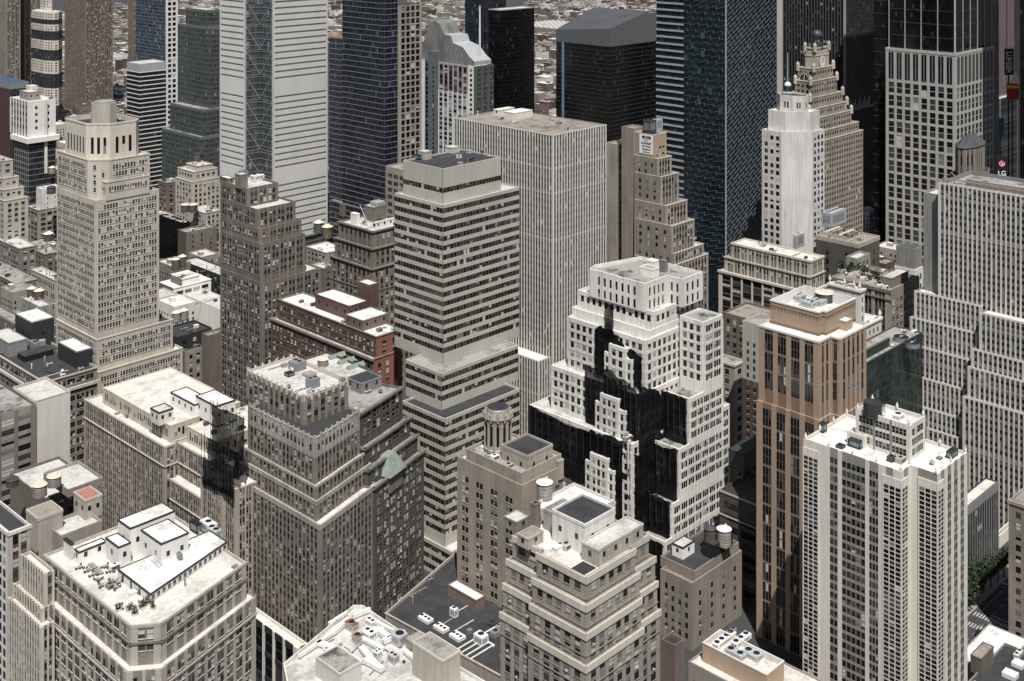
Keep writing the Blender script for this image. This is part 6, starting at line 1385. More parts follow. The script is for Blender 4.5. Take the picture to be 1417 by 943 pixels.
# podium air handlers
z = R(F5)
unit(F5, z, 984.5, 993.6, 1019, 900.3, 894, 'long white air handler at the left of the low beige roof court', 'metal_white', 4); unit(F5, z, 1010.5, 1019.5, 1040, 899.6, 892.5, 'long white air handler in the middle of the low beige roof court', 'metal_white', 3)
unit(F5, z, 1002, 1027, 1034, 915.7, 910, 'grey green air handler near the front of the low beige roof court', 'metal_light', 2); unit(F5, z, 1026, 1048, 1057, 918, 911, 'grey green air handler at the right of the low beige roof court', 'metal_light', 2)
unit(F5, z, 1004, 1010, 1020, 884, 877, 'small cluttered condenser at the back of the low beige roof court', 'metal_grey', 2)
# black roof units
z = R(F7)
for i, (a, b, c, d, e, nm) in enumerate(((578, 591.5, 600, 866, 861, 'leftmost'), (599, 613, 622, 879, 874, 'middle'), (621, 635, 645, 891, 886, 'rightmost'))): unit(F7, z, a, b, c, d, e, nm+' of the three low pale cooling units on the black flat roof', 'roof_light' if False else 'metal_white', 3, louvre=False)
unit(F7, z, 622, 629, 634.5, 857, 845, 'square white fan unit at the back of the black flat roof', 'metal_white', 1); unit(F7, z, 655, 667, 676, 897, 884, 'big white box unit on a steel frame on the black flat roof', 'metal_white', 1); unit(F7, z, 677.5, 684, 694, 886, 878, 'small grey unit at the right end of the black flat roof', 'metal_grey', 1)
t = thing('equipment_frame', 'white steel frame under the big box unit on the black flat roof', 'steel frame', F7.W(*F7.pt(663, 905, z), z), F7.rz); mb = MB()
for k in range(4): mb.box(-6, -1+k*2.6, .5, 7, -.6+k*2.6, .9, 'metal_white')
for k in (-6, 6.4): mb.box(k, -1.5, .5, k+.5, 8, 1.0, 'metal_white')
for x in (-5.8, 6.4):
    for y in (-1.2, 7.2): mb.box(x, y, 0, x+.4, y+.4, .5, 'metal_white')
mb.build('beams', t)['kind'] = 'stuff'
mb = MB(); p, q = F7.pt(604, 871, z), F7.pt(626, 857, z); mb.tube((*p, .35), (*q, .35), .18, 'metal_light'); tag(mb.build('roof_pipe', None, (F7.X, F7.D, z), F7.rz), 'thin pale pipe running across the black flat roof', 'pipe')
mb = MB(); p, q = F7.pt(668, 879, z), F7.pt(696, 863, z); mb.tube((*p, .35), (*q, .35), .3, 'metal_white'); tag(mb.build('roof_pipe', None, (F7.X, F7.D, z), F7.rz), 'white pipe at the right of the black flat roof', 'pipe')
# corner block roof plant
z = F1.tiers[-1]['zr']
unit(F1, z, 262, 272.6, 279, 741, 727, 'black duct machine behind the white roof house', 'black_metal', 1); unit(F1, z, 276, 290, 301, 741, 729, 'white box machine behind the white roof house', 'metal_white', 1); unit(F1, z, 285, 297, 307, 750, 737, 'grey steel cooler on the corner of the buff block roof', 'metal_light', 2)
unit(F1, z+3.2, 244, 249, 253, 776, 768, 'small dark vent box on the white roof house', 'metal_grey', 1)
mb = MB()
for k in range(9): mb.tube((k*.7, 0, 6.6-k*.62), (k*.7, 1.6, 6.6-k*.62), .07, 'metal_light')
for y in (0, 1.6): mb.tube((0, y, 6.9), (6, y, 1.5), .09, 'metal_light'); mb.tube((0, y, 7.9), (6, y, 2.5), .06, 'metal_light')
X, Y, _ = wpix(207, 781, z+3); tag(mb.build('roof_stair', None, (X, Y, z+.3), THETA+R_(-80)), 'grey steel stair against the white roof house', 'stair')
# terrace furniture and planters
tb0 = None
def cp(root, loc, rz, label=None, group=None):
    r = root.copy(); COL.objects.link(r); r.location = loc; r.rotation_euler = (0, 0, rz)
    if label: r['label'] = label
    if group: r['group'] = group
    for c_ in root.children: d_ = c_.copy(); COL.objects.link(d_); d_.parent = r
    return r
def mk_table():
    t = thing('terrace_table', 'brown wooden table on the cream terrace of the corner block', 'table', group='terrace tables on the corner block'); mb = MB(); mb.box(-.9, -.6, .7, .9, .6, .8, 'wood_pale'); mb.build('table_top', t)
    for x in (-.75, .75):
        for y in (-.5, .5): mb = MB(); mb.box(x-.06, y-.06, 0, x+.06, y+.06, .7, 'wood_tank'); mb.build('leg', t)
    return t
def mk_chair():
    t = thing('terrace_chair', 'brown chair on the cream terrace of the corner block', 'chair', group='terrace chairs on the corner block'); mb = MB(); mb.box(-.35, -.35, .42, .35, .35, .5, 'wood_tank'); mb.build('seat', t); mb = MB(); mb.box(-.35, .28, .5, .35, .35, 1.0, 'wood_tank'); mb.build('backrest', t)
    for x in (-.3, .3):
        for y in (-.3, .3): mb = MB(); mb.box(x-.05, y-.05, 0, x+.05, y+.05, .42, 'wood_tank'); mb.build('leg', t)
    return t
tab, ch = None, None
for (x, y) in ((111, 787), (122, 791), (129, 797), (136, 804), (146, 786), (153, 792), (156, 806), (160, 815), (141, 812), (163, 808)):
    X, Y, _ = wpix(x, y, z); a = rng.uniform(0, 3)
    if tab is None: tab = mk_table(); tab.location = (X, Y, z); tab.rotation_euler = (0, 0, a)
    else: cp(tab, (X, Y, z), a)
    for k in range(3):
        an = a+k*2.1+.6; L_c = (X+1.35*math.cos(an), Y+1.35*math.sin(an), z); rz_ = an-math.pi/2
        if ch is None: ch = mk_chair(); ch.location = L_c; ch.rotation_euler = (0, 0, rz_)
        else: cp(ch, L_c, rz_)
for i, (x, y) in enumerate(((129, 785), (136, 792))):
    X, Y, _ = wpix(x, y, z); t = thing('terrace_bench', ('farther' if i == 0 else 'nearer')+' long slatted bench on the cream terrace of the corner block', 'bench', (X, Y, z), THETA); mb = MB(); [mb.box(-.9, -2.4+.62*k, .45, .9, -1.9+.62*k, .52, 'wood_pale') for k in range(8)]; mb.build('slats', t); mb = MB(); mb.box(-.7, -2.2, 0, -.55, 2.4, .45, 'wood_tank'); mb.build('frame', t); mb = MB(); mb.box(.55, -2.2, 0, .7, 2.4, .45, 'wood_tank'); mb.build('frame', t)
def foliage(mb, n, rx, rz, cz, s, mats, seed):
    r = random.Random(seed); lob = [(r.uniform(-.6, .6), r.uniform(-.6, .6), r.uniform(-.5, .6), r.uniform(.35, .6)) for _ in range(9)]
    for i in range(n):
        lx, ly, lz, lr = lob[i % 9]; v = Vector((r.gauss(0, 1), r.gauss(0, 1), r.gauss(0, 1))).normalized()*lr*r.uniform(.6, 1.08)
        c = Vector(((lx+v.x)*rx, (ly+v.y)*rx, cz+(lz+v.z)*rz)); d = Vector((r.gauss(0, 1), r.gauss(0, 1), r.gauss(.6, 1))).normalized(); u = d.orthogonal().normalized()*s*r.uniform(.6, 1.3); w = d.cross(u).normalized()*s*r.uniform(.5, 1.1)
        mb.face([tuple(c-u-w*.4), tuple(c+w), tuple(c+u-w*.3), tuple(c-w*.9)], r.choice(mats))
def tree(X, Y, z, h, label, group=None, seed=1):
    t = thing('street_tree', label, 'tree', (X, Y, z), 0, group); mb = MB(); mb.cyl(0, 0, 0, h*.5, h*.035, h*.02, 'bark', 8)
    r = random.Random(seed)
    for k in range(4): a = k*1.57+r.random(); mb.tube((0, 0, h*.38), (h*.2*math.cos(a), h*.2*math.sin(a), h*.62), h*.012, 'bark', 5)
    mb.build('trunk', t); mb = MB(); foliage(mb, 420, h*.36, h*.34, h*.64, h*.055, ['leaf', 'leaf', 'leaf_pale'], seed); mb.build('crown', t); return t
def planter(X, Y, z, s, label, seed, group=None, mats=('leaf', 'leaf_pale')):
    t = thing('potted_shrub', label, 'shrub', (X, Y, z), THETA, group); mb = MB(); mb.box(-.5*s, -.5*s, 0, .5*s, .5*s, .6*s, 'cream_panel', 'bark'); mb.build('planter_box', t); mb = MB(); foliage(mb, 150, .9*s, .8*s, 1.3*s, .16*s, list(mats), seed); mb.build('foliage', t)
for i, (x, y) in enumerate(((164, 846), (180, 847), (186, 852), (197, 843), (212, 843), (203, 838))):
    X, Y, _ = wpix(x, y, z); planter(X, Y, z, 1.5, 'shrub in a pale box at the front corner of the cream terrace', 40+i, 'terrace shrubs on the corner block', ('leaf', 'wood_tank', 'brown_trim'))
z = zg18
for i, (x, y, s) in enumerate(((1165, 376, 4.2), (1175, 380, 3.6), (1184, 378, 3.8), (1196, 386, 4.6), (1205, 390, 2.6), (1213, 391, 4.4), (1217, 395, 3))):
    X, Y, _ = wpix(x, y, z); planter(X, Y, z, s*.8, 'leafy shrub on the roof garden above the tall green windows', 60+i, 'roof garden shrubs')
z = U15.tiers[1]['zr']
for i, (x, y) in enumerate(((950, 338), (955, 335), (960, 331))):
    X, Y, _ = wpix(x, y, z); planter(X, Y, z, 2.4, 'shrub on the terrace of the stepped tan tower', 80+i, 'terrace shrubs on the stepped tan tower')
# setback block roof
z = F2.tiers[-1]['zr']
mb = MB(); mb.box(-3.2, -2.5, 0, 3.2, 2.5, .25, 'charcoal'); X, Y, _ = wpix(806, 788, z); tag(mb.build('roof_mat', None, (X, Y, z+.02), THETA), 'black roof mat laid on the cream top terrace of the setback block', 'roof mat')
unit(F2, z, 770, 775, 780, 762, 756, 'small white unit by the bulkhead wall of the setback block', 'metal_white', 1)
# grey block penthouse
z = M1.tiers[-1]['zr']
unit(M1, z, 399, 409.5, 424, 515.6, 504, 'larger grey box unit on the crenellated penthouse roof', 'steel_grey', 2); unit(M1, z, 422.5, 430, 443, 539.7, 527, 'smaller grey box unit near the front of the crenellated penthouse roof', 'metal_grey', 2); unit(M1, z, 393, 399, 408, 523, 518, 'low dark vent on the crenellated penthouse roof', 'black_metal', 0); unit(M1, z, 418, 426, 438, 524, 520, 'low tan hatch on the crenellated penthouse roof', 'tan_trim', 0, louvre=False)
# sawtooth skylights
z = R(SKY)
for i, (x, y) in enumerate(((466, 494), (479, 501), (492, 508))):
    X, Y, _ = wpix(x, y, z); mb = MB(); mb.hexa([(-4.5, -1.5, 0), (4.5, -1.5, 0), (4.5, 1.5, 0), (-4.5, 1.5, 0), (-4.5, -.1, 1.7), (4.5, -.1, 1.7), (4.5, .1, 1.7), (-4.5, .1, 1.7)], 'copper_green'); [mb.box(k*1.2-.06, -1.55, .0, k*1.2+.06, 1.55, .1, 'metal_grey') for k in range(-3, 4)]; tag(mb.build('skylight', None, (X, Y, z), THETA), ('rearmost', 'middle', 'front')[i]+' green sawtooth skylight on the pale loft roof', 'skylight')
# gold tower penthouse plant
for i, (a, b, c, d, e) in enumerate(((1096, 1108, 1116, 418, 411), (1106, 1124, 1132, 426, 420), (1122, 1136, 1146, 423, 418))): unit(M8, zg, a, b, c, d+2, e, ('left', 'front', 'right')[i]+' grey cooler in the gold penthouse well', 'metal_light', 3)
# white apartment tower roof
z = F3.tiers[0]['zr']
unit(F3, z, 1173, 1190, 1197, 623.6, 613, 'dark green generator beside the white tower penthouse', 'dark_green', 3); unit(F3, z, 1132.5, 1139, 1144.5, 600.5, 588, 'dark green box at the left corner of the white tower roof', 'dark_green', 1); unit(F3, z, 1309, 1317, 1326, 637, 627, 'dark green fan box at the right of the white tower roof', 'dark_green', 1)
X, Y, _ = wpix(1207, 576, pt_['zr']); mb = MB(); mb.cyl(0, 0, 0, 5.2, 3.4, 3.2, 'charcoal', 8); tag(mb.build('roof_drum', None, (X, Y, pt_['zr']), THETA), 'black octagonal drum on the white tower penthouse', 'roof drum')
X, Y, _ = wpix(1222, 577, pt_['zr']); t = thing('flue', 'steel flue beside the black drum on the white tower penthouse', 'flue', (X, Y, pt_['zr']), THETA); mb = MB(); mb.cyl(0, 0, 0, 4.4, .75, .75, 'metal_light', 12); mb.build('pipe', t); mb = MB(); mb.cyl(0, 0, 4.4, 4.9, 1.0, 1.0, 'metal_grey', 12, 'black_metal'); mb.build('cap', t)
unit(F3, pt_['zr'], 1234, 1245, 1252, 583, 577, 'white box on the white tower penthouse', 'metal_white', 1)
# cooling towers
z = R(T4); unit(T4, z+7.3, 512, 521, 533, 291, 281, 'pale cooling tower on top of the ornate brown block', 'metal_light', 4)
mb = MB()
for y in (0, 1.5): mb.tube((0, y, 0), (5.5, y, 13), .22, 'metal_white')
for k in range(12): mb.tube((k*.46, 0, k*1.08), (k*.46, 1.5, k*1.08), .12, 'metal_white')
X, Y, _ = wpix(510, 312, z); tag(mb.build('roof_stair', None, (X, Y, z), THETA+R_(150)), 'slanting white stair on the roof of the ornate brown block', 'stair')
z = R(UB); unit(UB, z, 1137, 1150, 1171, 316, 296, 'large grey cooling tower on the windowless brown block', 'metal_light', 5)
unit(U17, R(U17), 1097, 1103, 1113, 345, 326, 'grey fan tower at the end of the classical block roof', 'metal_light', 1)
t = thing('roof_frame', 'open rust and white steel frame on the windowless brown block', 'steel frame', UB.W(8, 12, z), UB.rz); 
for k in range(4): mb = MB(); mb.box(0, k*5, 1.6, 18, k*5+.7, 2.3, 'metal_white' if k % 2 else 'rust'); mb.build('beam', t)
for k in range(3): mb = MB(); mb.box(k*8, 0, 0, k*8+.7, 15.7, 1.55, 'tan_trim'); mb.build('beam', t)
z = U15T['zr']; unit(U15, z, 890, 899, 908, 186, 168, 'dark cooling tower above the painted wall sign', 'metal_dark', 2); unit(U15, z, 902, 909, 917, 182, 166, 'grey framed cooling tower above the painted wall sign', 'metal_light', 2)
z = R(T2); unit(T2, z, 346, 352, 366, 252, 244, 'white duct unit on the brown setback tower', 'metal_white', 2); unit(T2, z, 330, 336, 344, 246, 238, 'grey machine on the brown setback tower', 'metal_grey', 2)
z = R(M4); unit(M4, z, 571, 580, 590, 222, 216, 'dark green box on the banded tower roof', 'dark_green', 1)
z = z9; t = thing('roof_screen', 'brown steel screen frame round the finned tower roof', 'screen', M9.W(17, a9+1, z), M9.rz); Ls = L-a9-2
for k in range(int(Ls/6)+1): mb = MB(); mb.box(0, k*6, 0, .35, k*6+.35, 4.2, 'brown_trim'); mb.build('post', t)
mb = MB(); mb.box(-.05, 0, 3.5, .4, Ls, 4.2, 'tan_trim'); mb.build('rail', t); mb = MB(); mb.box(8, 0, 0, 9, Ls*.8, 3.2, 'brown_trim'); mb.build('inner_wall', t)
# white tower crown clutter, black roof left, etc.
z = M11.tiers[0]['zr']; unit(M11, z, 36, 47, 56, 489, 476, 'grey box on the black office roof beside the dark bulkhead', 'metal_grey', 2); unit(M11, z, 46, 56, 63, 483, 472, 'grey green box on the black office roof behind its neighbour', 'metal_light', 2); unit(M11, z, 24, 34, 74, 502, 494, 'long dark trough with a white edge on the black office roof', 'black_metal', 0, 'roof_dark', louvre=False); unit(M11, z, 64, 70, 76, 518, 516, 'flat hatch on the black office roof', 'metal_dark', 0, louvre=False)
# corner low roof
z = F10.tiers[0]['zr']; unit(F10, z, 1386, 1404, 1410, 945, 938, 'long white skylight near the front of the dark corner roof', 'metal_white', 0, louvre=False); unit(F10, z, 1399, 1414, 1420, 929, 923, 'long white skylight behind on the dark corner roof', 'metal_white', 0, louvre=False); unit(F10, z, 1402, 1409, 1416, 914, 908, 'cream machine on the dark corner roof', 'cream_panel', 2)
# machinery on the angled white roof
z = R(F6); n6 = 0
for i, (xl, xc, xr, yb, yt, mt, nm) in enumerate(((476, 488, 497, 877, 868, 'metal_light', 'grey cooler with a rusty lid at the back'), (486, 494, 503, 893, 884, 'metal_light', 'second grey cooler left of centre'), (500, 511, 523, 889, 880, 'metal_white', 'white cooler in the middle'), (541, 552, 565, 898, 884, 'metal_light', 'big fan cooler at the right'), (505, 514, 522, 868, 863, 'metal_white', 'low white box near the apex'), (516, 522, 530, 912, 905, 'metal_white', 'white box near the ducts'), (536, 545, 553, 921, 911, 'metal_light', 'tall pale box at the front'), (447, 452, 460, 905, 901, 'metal_white', 'low white box at the left'))):
    unit(F6, z, xl, xc, xr, yb, yt, nm+' of the angled white roof', mt, 1 if i in (0, 1, 3) else 2, 'rust' if i in (0, 1) else None)
rz6 = random.Random(3)
for i in range(46):
    px_, py_ = rz6.uniform(430, 600), rz6.uniform(852, 930); p_ = F6.pt(px_, py_, z)
    if not inside(p_[0], p_[1], inset(F6.tiers[0]['poly'], 3)): continue
    mb = MB(); l_ = rz6.uniform(1.0, 4.5); kd = i % 3; c_ = rz6.choice(['metal_white', 'metal_light', 'metal_grey', 'metal_dark', 'tan_trim'])
    if kd == 0: mb.box(-l_*.4, -.5, 0, l_*.4, .5, rz6.uniform(.4, 1.2), c_)
    elif kd == 1: mb.box(-l_, -.13, .25, l_, .13, .5, c_); [mb.box(q*l_-.12, -.25, 0, q*l_+.12, .25, .25, 'metal_dark') for q in (-.8, 0, .8)]
    else: mb.cyl(0, 0, 0, rz6.uniform(.8, 2.2), .3, .3, c_, 8); mb.cyl(0, 0, .5, .6, .6, .6, 'metal_dark', 8)
    X, Y, _ = F6.W(*p_); tag(mb.build('roof_fitting', None, (X, Y, z), F6.rz+rz6.choice([0, 1.57, .3])), ('low box', 'pipe run', 'vent stub')[kd]+' among the machines on the angled white roof', 'roof fitting', 'fittings on the angled white roof')
dk_ = [((413, 913), (462, 880)), ((462, 880), (482, 862)), ((440, 893), (470, 905)), ((470, 905), (500, 922)), ((497, 885), (530, 903)), ((520, 875), (540, 888)), ((455, 868), (480, 852)), ((530, 893), (560, 880)), ((500, 900), (520, 925)), ((488, 858), (512, 848)), ((560, 905), (585, 925)), ((505, 918), (530, 932)), ((515, 862), (545, 878)), ((480, 908), (466, 920))]
for i, (p, q) in enumerate(dk_):
    a, b = F6.pt(*p, z), F6.pt(*q, z); mb = MB(); dv = Vector((b[0]-a[0], b[1]-a[1])); ln = dv.length; w_ = .55+.25*(i % 3); hz = 1.0+.35*(i % 2)
    mb.box(0, -w_, .5, ln, w_, hz+.6, 'metal_white'); ob = thing('air_duct', 'white air duct lying among the machines on the angled white roof', 'duct', F6.W(*a, z), F6.rz+math.atan2(dv.y, dv.x), 'air ducts on the angled white roof'); mb.build('duct_run', ob)
    mb = MB(); mb.box(.3, -w_, 0, .5, w_, .5, 'metal_dark'); mb.build('support', ob); mb = MB(); mb.box(ln-.5, -w_, 0, ln-.3, w_, .5, 'metal_dark'); mb.build('support', ob)
# small vents everywhere
rv = random.Random(77)
def vents(B, n, ti=-1, kinds=('box', 'pipe', 'hood', 'unit', 'unit', 'run', 'hatch')):
    n = int(n*1.6)
    t = B.tiers[ti]; ip = inset(t['poly'], 1.6); xs = [p[0] for p in ip]; ys = [p[1] for p in ip]; sh = short_of(B.root['label']); k = 0; tries = 0
    while k < n and tries < n*20:
        tries += 1; x, y = rv.uniform(min(xs), max(xs)), rv.uniform(min(ys), max(ys))
        if not inside(x, y, ip): continue
        wx, wy, _ = B.W(x, y)
        if any(near(wx, wy, q, .8) for q in FOOT if q is not None and len(q) == 4 and inside(wx, wy, q) and abs(sum((q[i-1][0]*q[i][1]-q[i][0]*q[i-1][1]) for i in range(4)))*.5 < 700 and B.D < 700): continue
        kd = rv.choice(kinds); mb = MB(); s = rv.uniform(.8, 1.5); c_ = rv.choice(['metal_light', 'metal_grey', 'metal_white', 'metal_dark', 'tan_trim'])
        if kd == 'box': mb.box(-s, -s*.7, 0, s, s*.7, .5+s*.7, c_); mb.box(-s*1.1, -s*.8, .5+s*.7, s*1.1, s*.8, .65+s*.7, c_)
        elif kd == 'unit':
            w_, l_, h_ = rv.uniform(.9, 1.9), rv.uniform(.8, 1.4), rv.uniform(1.0, 1.9); t2 = thing('cooling_unit', 'boxy cooling unit on the '+sh, 'cooling unit', (wx, wy, t['zr']), B.rz, 'cooling units on the roofs')
            mb.box(-w_, -l_, .2, w_, l_, h_, c_); mb.build('casing', t2); m2 = MB(); m2.cyl(0, 0, h_, h_+.25, l_*.6, l_*.6, c_, 12, 'black_metal'); m2.build('fan', t2); m2 = MB(); m2.box(-w_*.8, -l_-.04, .4, w_*.8, -l_, h_*.85, 'metal_dark'); m2.build('louvre_panel', t2); k += 1; continue
        elif kd == 'run': l_ = rv.uniform(3, 8); mb.box(-l_, -.12, .25, l_, .12, .5, c_); [mb.box(q*l_-.15, -.3, 0, q*l_+.15, .3, .25, 'tan_trim') for q in (-.9, -.3, .3, .9)]
        elif kd == 'hatch': mb.box(-1.0, -.8, 0, 1.0, .8, .5, c_); mb.box(-1.05, -.85, .5, 1.05, .85, .58, 'metal_grey')
        elif kd == 'pipe': mb.cyl(0, 0, 0, 1.2+s, .28, .28, c_, 8); mb.cyl(0, 0, 1.2+s, 1.5+s, .5, .42, c_, 8)
        else: mb.cyl(0, 0, 0, .9, .5, .5, c_, 10); mb.cyl(0, 0, .9, 1.7, .95, .3, c_, 10)
        tag(mb.build('roof_vent', None, (wx, wy, t['zr']), B.rz), '%s on the %s' % ({'run': 'long low roof pipe', 'hatch': 'flat roof hatch', 'box': 'small box roof vent', 'pipe': 'thin roof vent pipe', 'hood': 'round hooded roof vent'}[kd], sh), 'roof vent', 'roof vents', ); k += 1
for B, n in ((F1, 5), (F2, 5), (F3, 9), (F4, 6), (M1, 7), (M2, 5), (M3, 8), (M4, 6), (M5, 4), (M7, 12), (M8, 4), (M9, 8), (M10, 5), (M11, 16), (T1, 3), (T2, 5), (T3, 6), (T4, 6), (U16, 8), (U15, 3), (U17, 7), (U18, 12), (UB, 6), (F7, 7), (F10, 5), (WH, 3), (LB, 5), (SKY, 5), (U9, 4), (UH, 3)): vents(B, n)
for o in OL.values(): vents(o, 4)
vents(F7, 6, 0); vents(M3, 6, 0); vents(F3, 5, 0)
# ================================================================ masts
def mast(px, py, z, h, label, globe=False, mat='metal_light', r=.35, X=None):
    X, Y, _ = wpix(px, py, z); t = thing('roof_mast', label, 'mast', (X, Y, z)); mb = MB(); mb.cyl(0, 0, 0, h, r, r*.7, mat, 8); mb.build('pole', t)
    if globe:
        mb = MB(); g = h*.25; rr = 2.3
        for i in range(10): a0, a1 = -math.pi/2+math.pi*i/10, -math.pi/2+math.pi*(i+1)/10; mb.cyl(0, 0, g+rr*math.sin(a0), g+rr*math.sin(a1), max(.02, rr*math.cos(a0)), max(.02, rr*math.cos(a1)), 'sky_blue' if i < 5 else 'metal_white', 16, cap=False)
        mb.build('globe', t)
mast(1090, 133, zr11, 29, 'steel mast with a blue and white globe on the white octagonal tower', True)
mast(664, 78, 175, 42, 'white pole standing before the black glass towers', False, 'metal_white', .9)
# ================================================================ avenue at the lower right
def gpt(px, py): X, Y, _ = wpix(px, py, 0); return X, Y
ax_, ay_ = ca, sa; bx_, by_ = -sa, ca
O_ = gpt(1372, 862)
def road_quad(u0, u1, v0, v1, z): return [(O_[0]+ax_*u+bx_*v, O_[1]+ay_*u+by_*v, z) for u, v in ((u0, v0), (u1, v0), (u1, v1), (u0, v1))]
structure('avenue', road_quad(-160, 500, -11, 9, .004), 'asphalt')
for v0, v1, nm in ((9, 14, 'pavement'), (-16, -11, 'pavement')):
    mb = MB(); q = road_quad(-160, 500, v0, v1, 0); mb.hexa(q+[(x, y, .14) for x, y, _ in q], 'pavement'); mb.build(nm, kind='structure')
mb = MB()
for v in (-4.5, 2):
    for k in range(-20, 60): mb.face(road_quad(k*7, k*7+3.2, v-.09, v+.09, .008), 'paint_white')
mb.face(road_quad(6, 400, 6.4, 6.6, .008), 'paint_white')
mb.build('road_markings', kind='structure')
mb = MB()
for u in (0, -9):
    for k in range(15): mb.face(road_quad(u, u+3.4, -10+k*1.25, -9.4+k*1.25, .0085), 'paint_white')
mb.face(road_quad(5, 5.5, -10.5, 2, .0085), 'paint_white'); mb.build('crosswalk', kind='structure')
def car(X, Y, rz, col, label, group=None, parts=True):
    t = thing('car', label, 'car', (X, Y, .01), rz, group); mb = MB()
    mb.hexa([(-2.3, -.9, .35), (2.3, -.9, .35), (2.3, .9, .35), (-2.3, .9, .35), (-2.25, -.86, .95), (2.2, -.86, .9), (2.2, .86, .9), (-2.25, .86, .95)], col); mb.hexa([(-1.5, -.8, .93), (1.0, -.8, .92), (1.0, .8, .92), (-1.5, .8, .93), (-1.1, -.66, 1.5), (.35, -.66, 1.5), (.35, .66, 1.5), (-1.1, .66, 1.5)], 'g_dark', col); mb.build('body', t)
    for x in (-1.45, 1.4):
        for y in (-.88, .7): mb = MB(); mb.tube((x, y, .34), (x, y+.18, .34), .34, 'black_metal', 12); mb.build('wheel', t)
    for y in (-.6, .6): mb = MB(); mb.box(2.2, y-.2, .6, 2.26, y+.2, .78, 'metal_white'); mb.build('headlight', t)
    return t
X, Y = gpt(1354, 878); car(X, Y, THETA, 'black_metal', 'dark car at the crosswalk on the avenue'); X, Y = gpt(1390, 813); car(X, Y, THETA, 'metal_grey', 'grey car farther up the shaded avenue')
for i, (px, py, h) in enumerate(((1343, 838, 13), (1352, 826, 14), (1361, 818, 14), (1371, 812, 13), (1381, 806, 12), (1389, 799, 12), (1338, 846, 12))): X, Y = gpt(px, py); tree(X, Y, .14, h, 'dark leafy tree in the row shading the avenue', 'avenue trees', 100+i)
for i, (px, py, h) in enumerate(((628, 56, 26), (637, 62, 30), (645, 58, 26), (598, 42, 22), (606, 44, 24), (160, 128, 16), (167, 131, 15), (752, 100, 20), (757, 108, 18))): X, Y = gpt(px, py+12); tree(X, Y, 0, h, 'round green tree among the distant low blocks', 'distant trees', 200+i)
# ================================================================ bright square at the far right
B = Bld('skyscraper', 'black tower edge cut by the right side of the photo', 1455, D=930); B.tier(B.rect(1411.5, 1455, 1490), S(kind='glass', wall='charcoal', glass='glass_black', fh=4, vb=0, vbar=None, hb=(), attic=.2), z1=345, roof='roof_dark'); B.finish()
B = Bld('skyscraper', 'tower with mauve and pink piers behind the vertical sign at the far right', 1403, D=1190); B.tier(B.rect(1384, 1403, 1440), (S(wall='charcoal', kind='blank'), S(kind='fin', wall='charcoal', strip='strip_black', pier='mauve_dark', span='charcoal', bay=14, fw=6.2, fd=1, head=1)), z1=345, roof='roof_dark'); B.finish()
B = Bld('office_building', 'low dark block with banded balconies below the vertical sign', 1384, D=1090); B.tier(B.rect(1372, 1384, 1408), S(wall='steel_grey', span='charcoal', fh=6, bay=60, wins=((.5, .9),), wh=.5, gl='dark'), yt=137, roof='roof_light'); B.finish()
X, Y, Z = wpix(1397, 104, 0)
def panel(name, label, px0, px1, py0, py1, D, mat, rz=R_(-8), th=2.0):
    k = D/F; w = (px1-px0)*k; h = (py1-py0)*k; Xc = ((px0+px1)/2-CX)*k; zb = H-(py1-HY)*k
    t = thing(name, label, 'sign', (Xc, D, zb), rz); mb = MB(); mb.box(-w/2, 0, 0, w/2, th, h, mat); mb.build('panel', t); mb = MB(); mb.box(-.5, th, -zb+.01, .5, th+1, h*.6, 'metal_dark'); mb.build('support', t); return t, w, h
t, w, h = panel('shop_sign', "tall black vertical sign reading HERSHEY'S with white letters", 1391, 1402.5, 68, 104, 1010, 'sign_black')
tx = text('lettering', "HERSHEY'S", w*.95, t, (0, -.12, h*.5), 0, 'sign_white', ext=.06, bold=.05); tx.rotation_euler = (R_(90), R_(-90), 0)
tx.scale = (h*.92/ (w*.95*5.35), 1, 1)
for i, dx in enumerate((-.28, .28)): 
    mb = MB(); [mb.cyl(dx*w, 1, h+1.5+1.2*math.sin(-1.57+k*.39), h+1.5+1.2*math.sin(-1.57+(k+1)*.39), max(.05, 1.2*math.cos(-1.57+k*.39)), max(.05, 1.2*math.cos(-1.57+(k+1)*.39)), 'sign_white', 10, cap=False) for k in range(8)]; mb.build('finial', t)
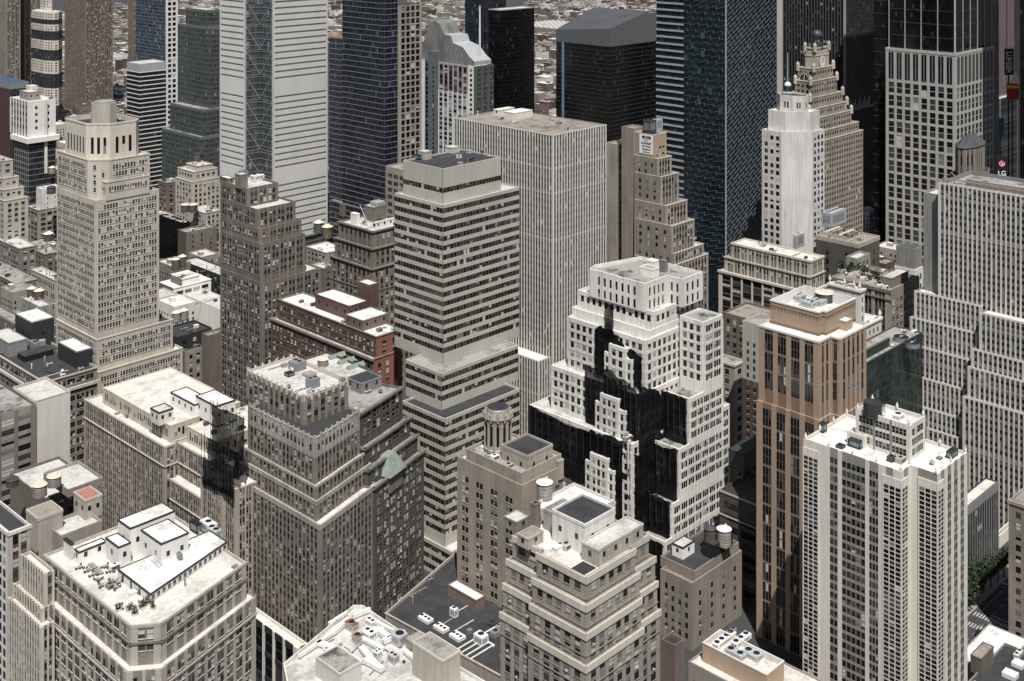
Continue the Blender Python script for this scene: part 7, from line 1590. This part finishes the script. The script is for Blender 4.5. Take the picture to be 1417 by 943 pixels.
t, w, h = panel('billboard', 'red billboard with yellow strip below the vertical sign', 1394, 1410, 116, 138, 1000, 'bright_red'); mb = MB(); mb.box(-w/2, -.2, h*.7, w/2, -.02, h*.9, 'sign_yellow'); mb.build('yellow_strip', t); text('lettering', 'NOW', 3, t, (0, -.25, h*.3), 0, 'sign_white') if False else None
mb = MB(); mb.cyl(0, 0, 0, 9, 5, .4, 'cream_panel', 10); X, Y, Z = (1405-CX)*1005/F, 1005, H-(116-HY)*1005/F; tag(mb.build('cone_ornament', None, (X, Y, Z)), 'pale studded cone above the red billboard', 'ornament')
t, w, h = panel('billboard', 'blue panel on the dark wall at the far right', 1381, 1389, 164, 188, 985, 'blue_panel')
t, w, h = panel('shop_sign', 'black sign with a red round logo and the white letters LG', 1379, 1394, 217, 247, 800, 'sign_black', R_(-4))
mb = MB(); n = 28; c0 = (0, h*.68); r0 = w*.30
mb.face([(c0[0]+r0*math.cos(2*math.pi*i/n), -.08, c0[1]+r0*math.sin(2*math.pi*i/n)) for i in range(n)], 'sign_red'); mb.build('logo_disc', t)
mb = MB()
for i in range(20):
    a0, a1 = R_(90+300*i/20), R_(90+300*(i+1)/20); mb.face([(r_*math.cos(a), -.14, c0[1]+r_*math.sin(a)) for a, r_ in ((a0, r0*.8), (a1, r0*.8), (a1, r0*.66), (a0, r0*.66))], 'sign_white')
mb.box(-.12*w*.3, -.14, c0[1]-r0*.35, .12*w*.3, -.1, c0[1]+r0*.4, 'sign_white'); mb.box(0, -.14, c0[1]-r0*.42, r0*.45, -.1, c0[1]-r0*.3, 'sign_white'); mb.build('logo_mark', t)
text('lettering', 'LG', w*.62, t, (0, -.1, h*.22), 0, 'sign_white', bold=.05)
mb = MB(); mb.face([(*gpt(1370, 262), .01), (*gpt(1425, 262), .01), (*gpt(1425, 168), .01), (*gpt(1370, 168), .01)], 'pavement'); mb.build('square_paving', kind='structure')
rc = random.Random(5)
for i in range(34): X, Y = gpt(rc.uniform(1378, 1412), rc.uniform(176, 232)); car(X, Y, THETA+rc.uniform(-.2, .2), rc.choice(['metal_white', 'sign_yellow', 'black_metal', 'metal_light', 'sign_white']), 'tiny vehicle in the bright traffic of the far square', 'traffic in the far square')
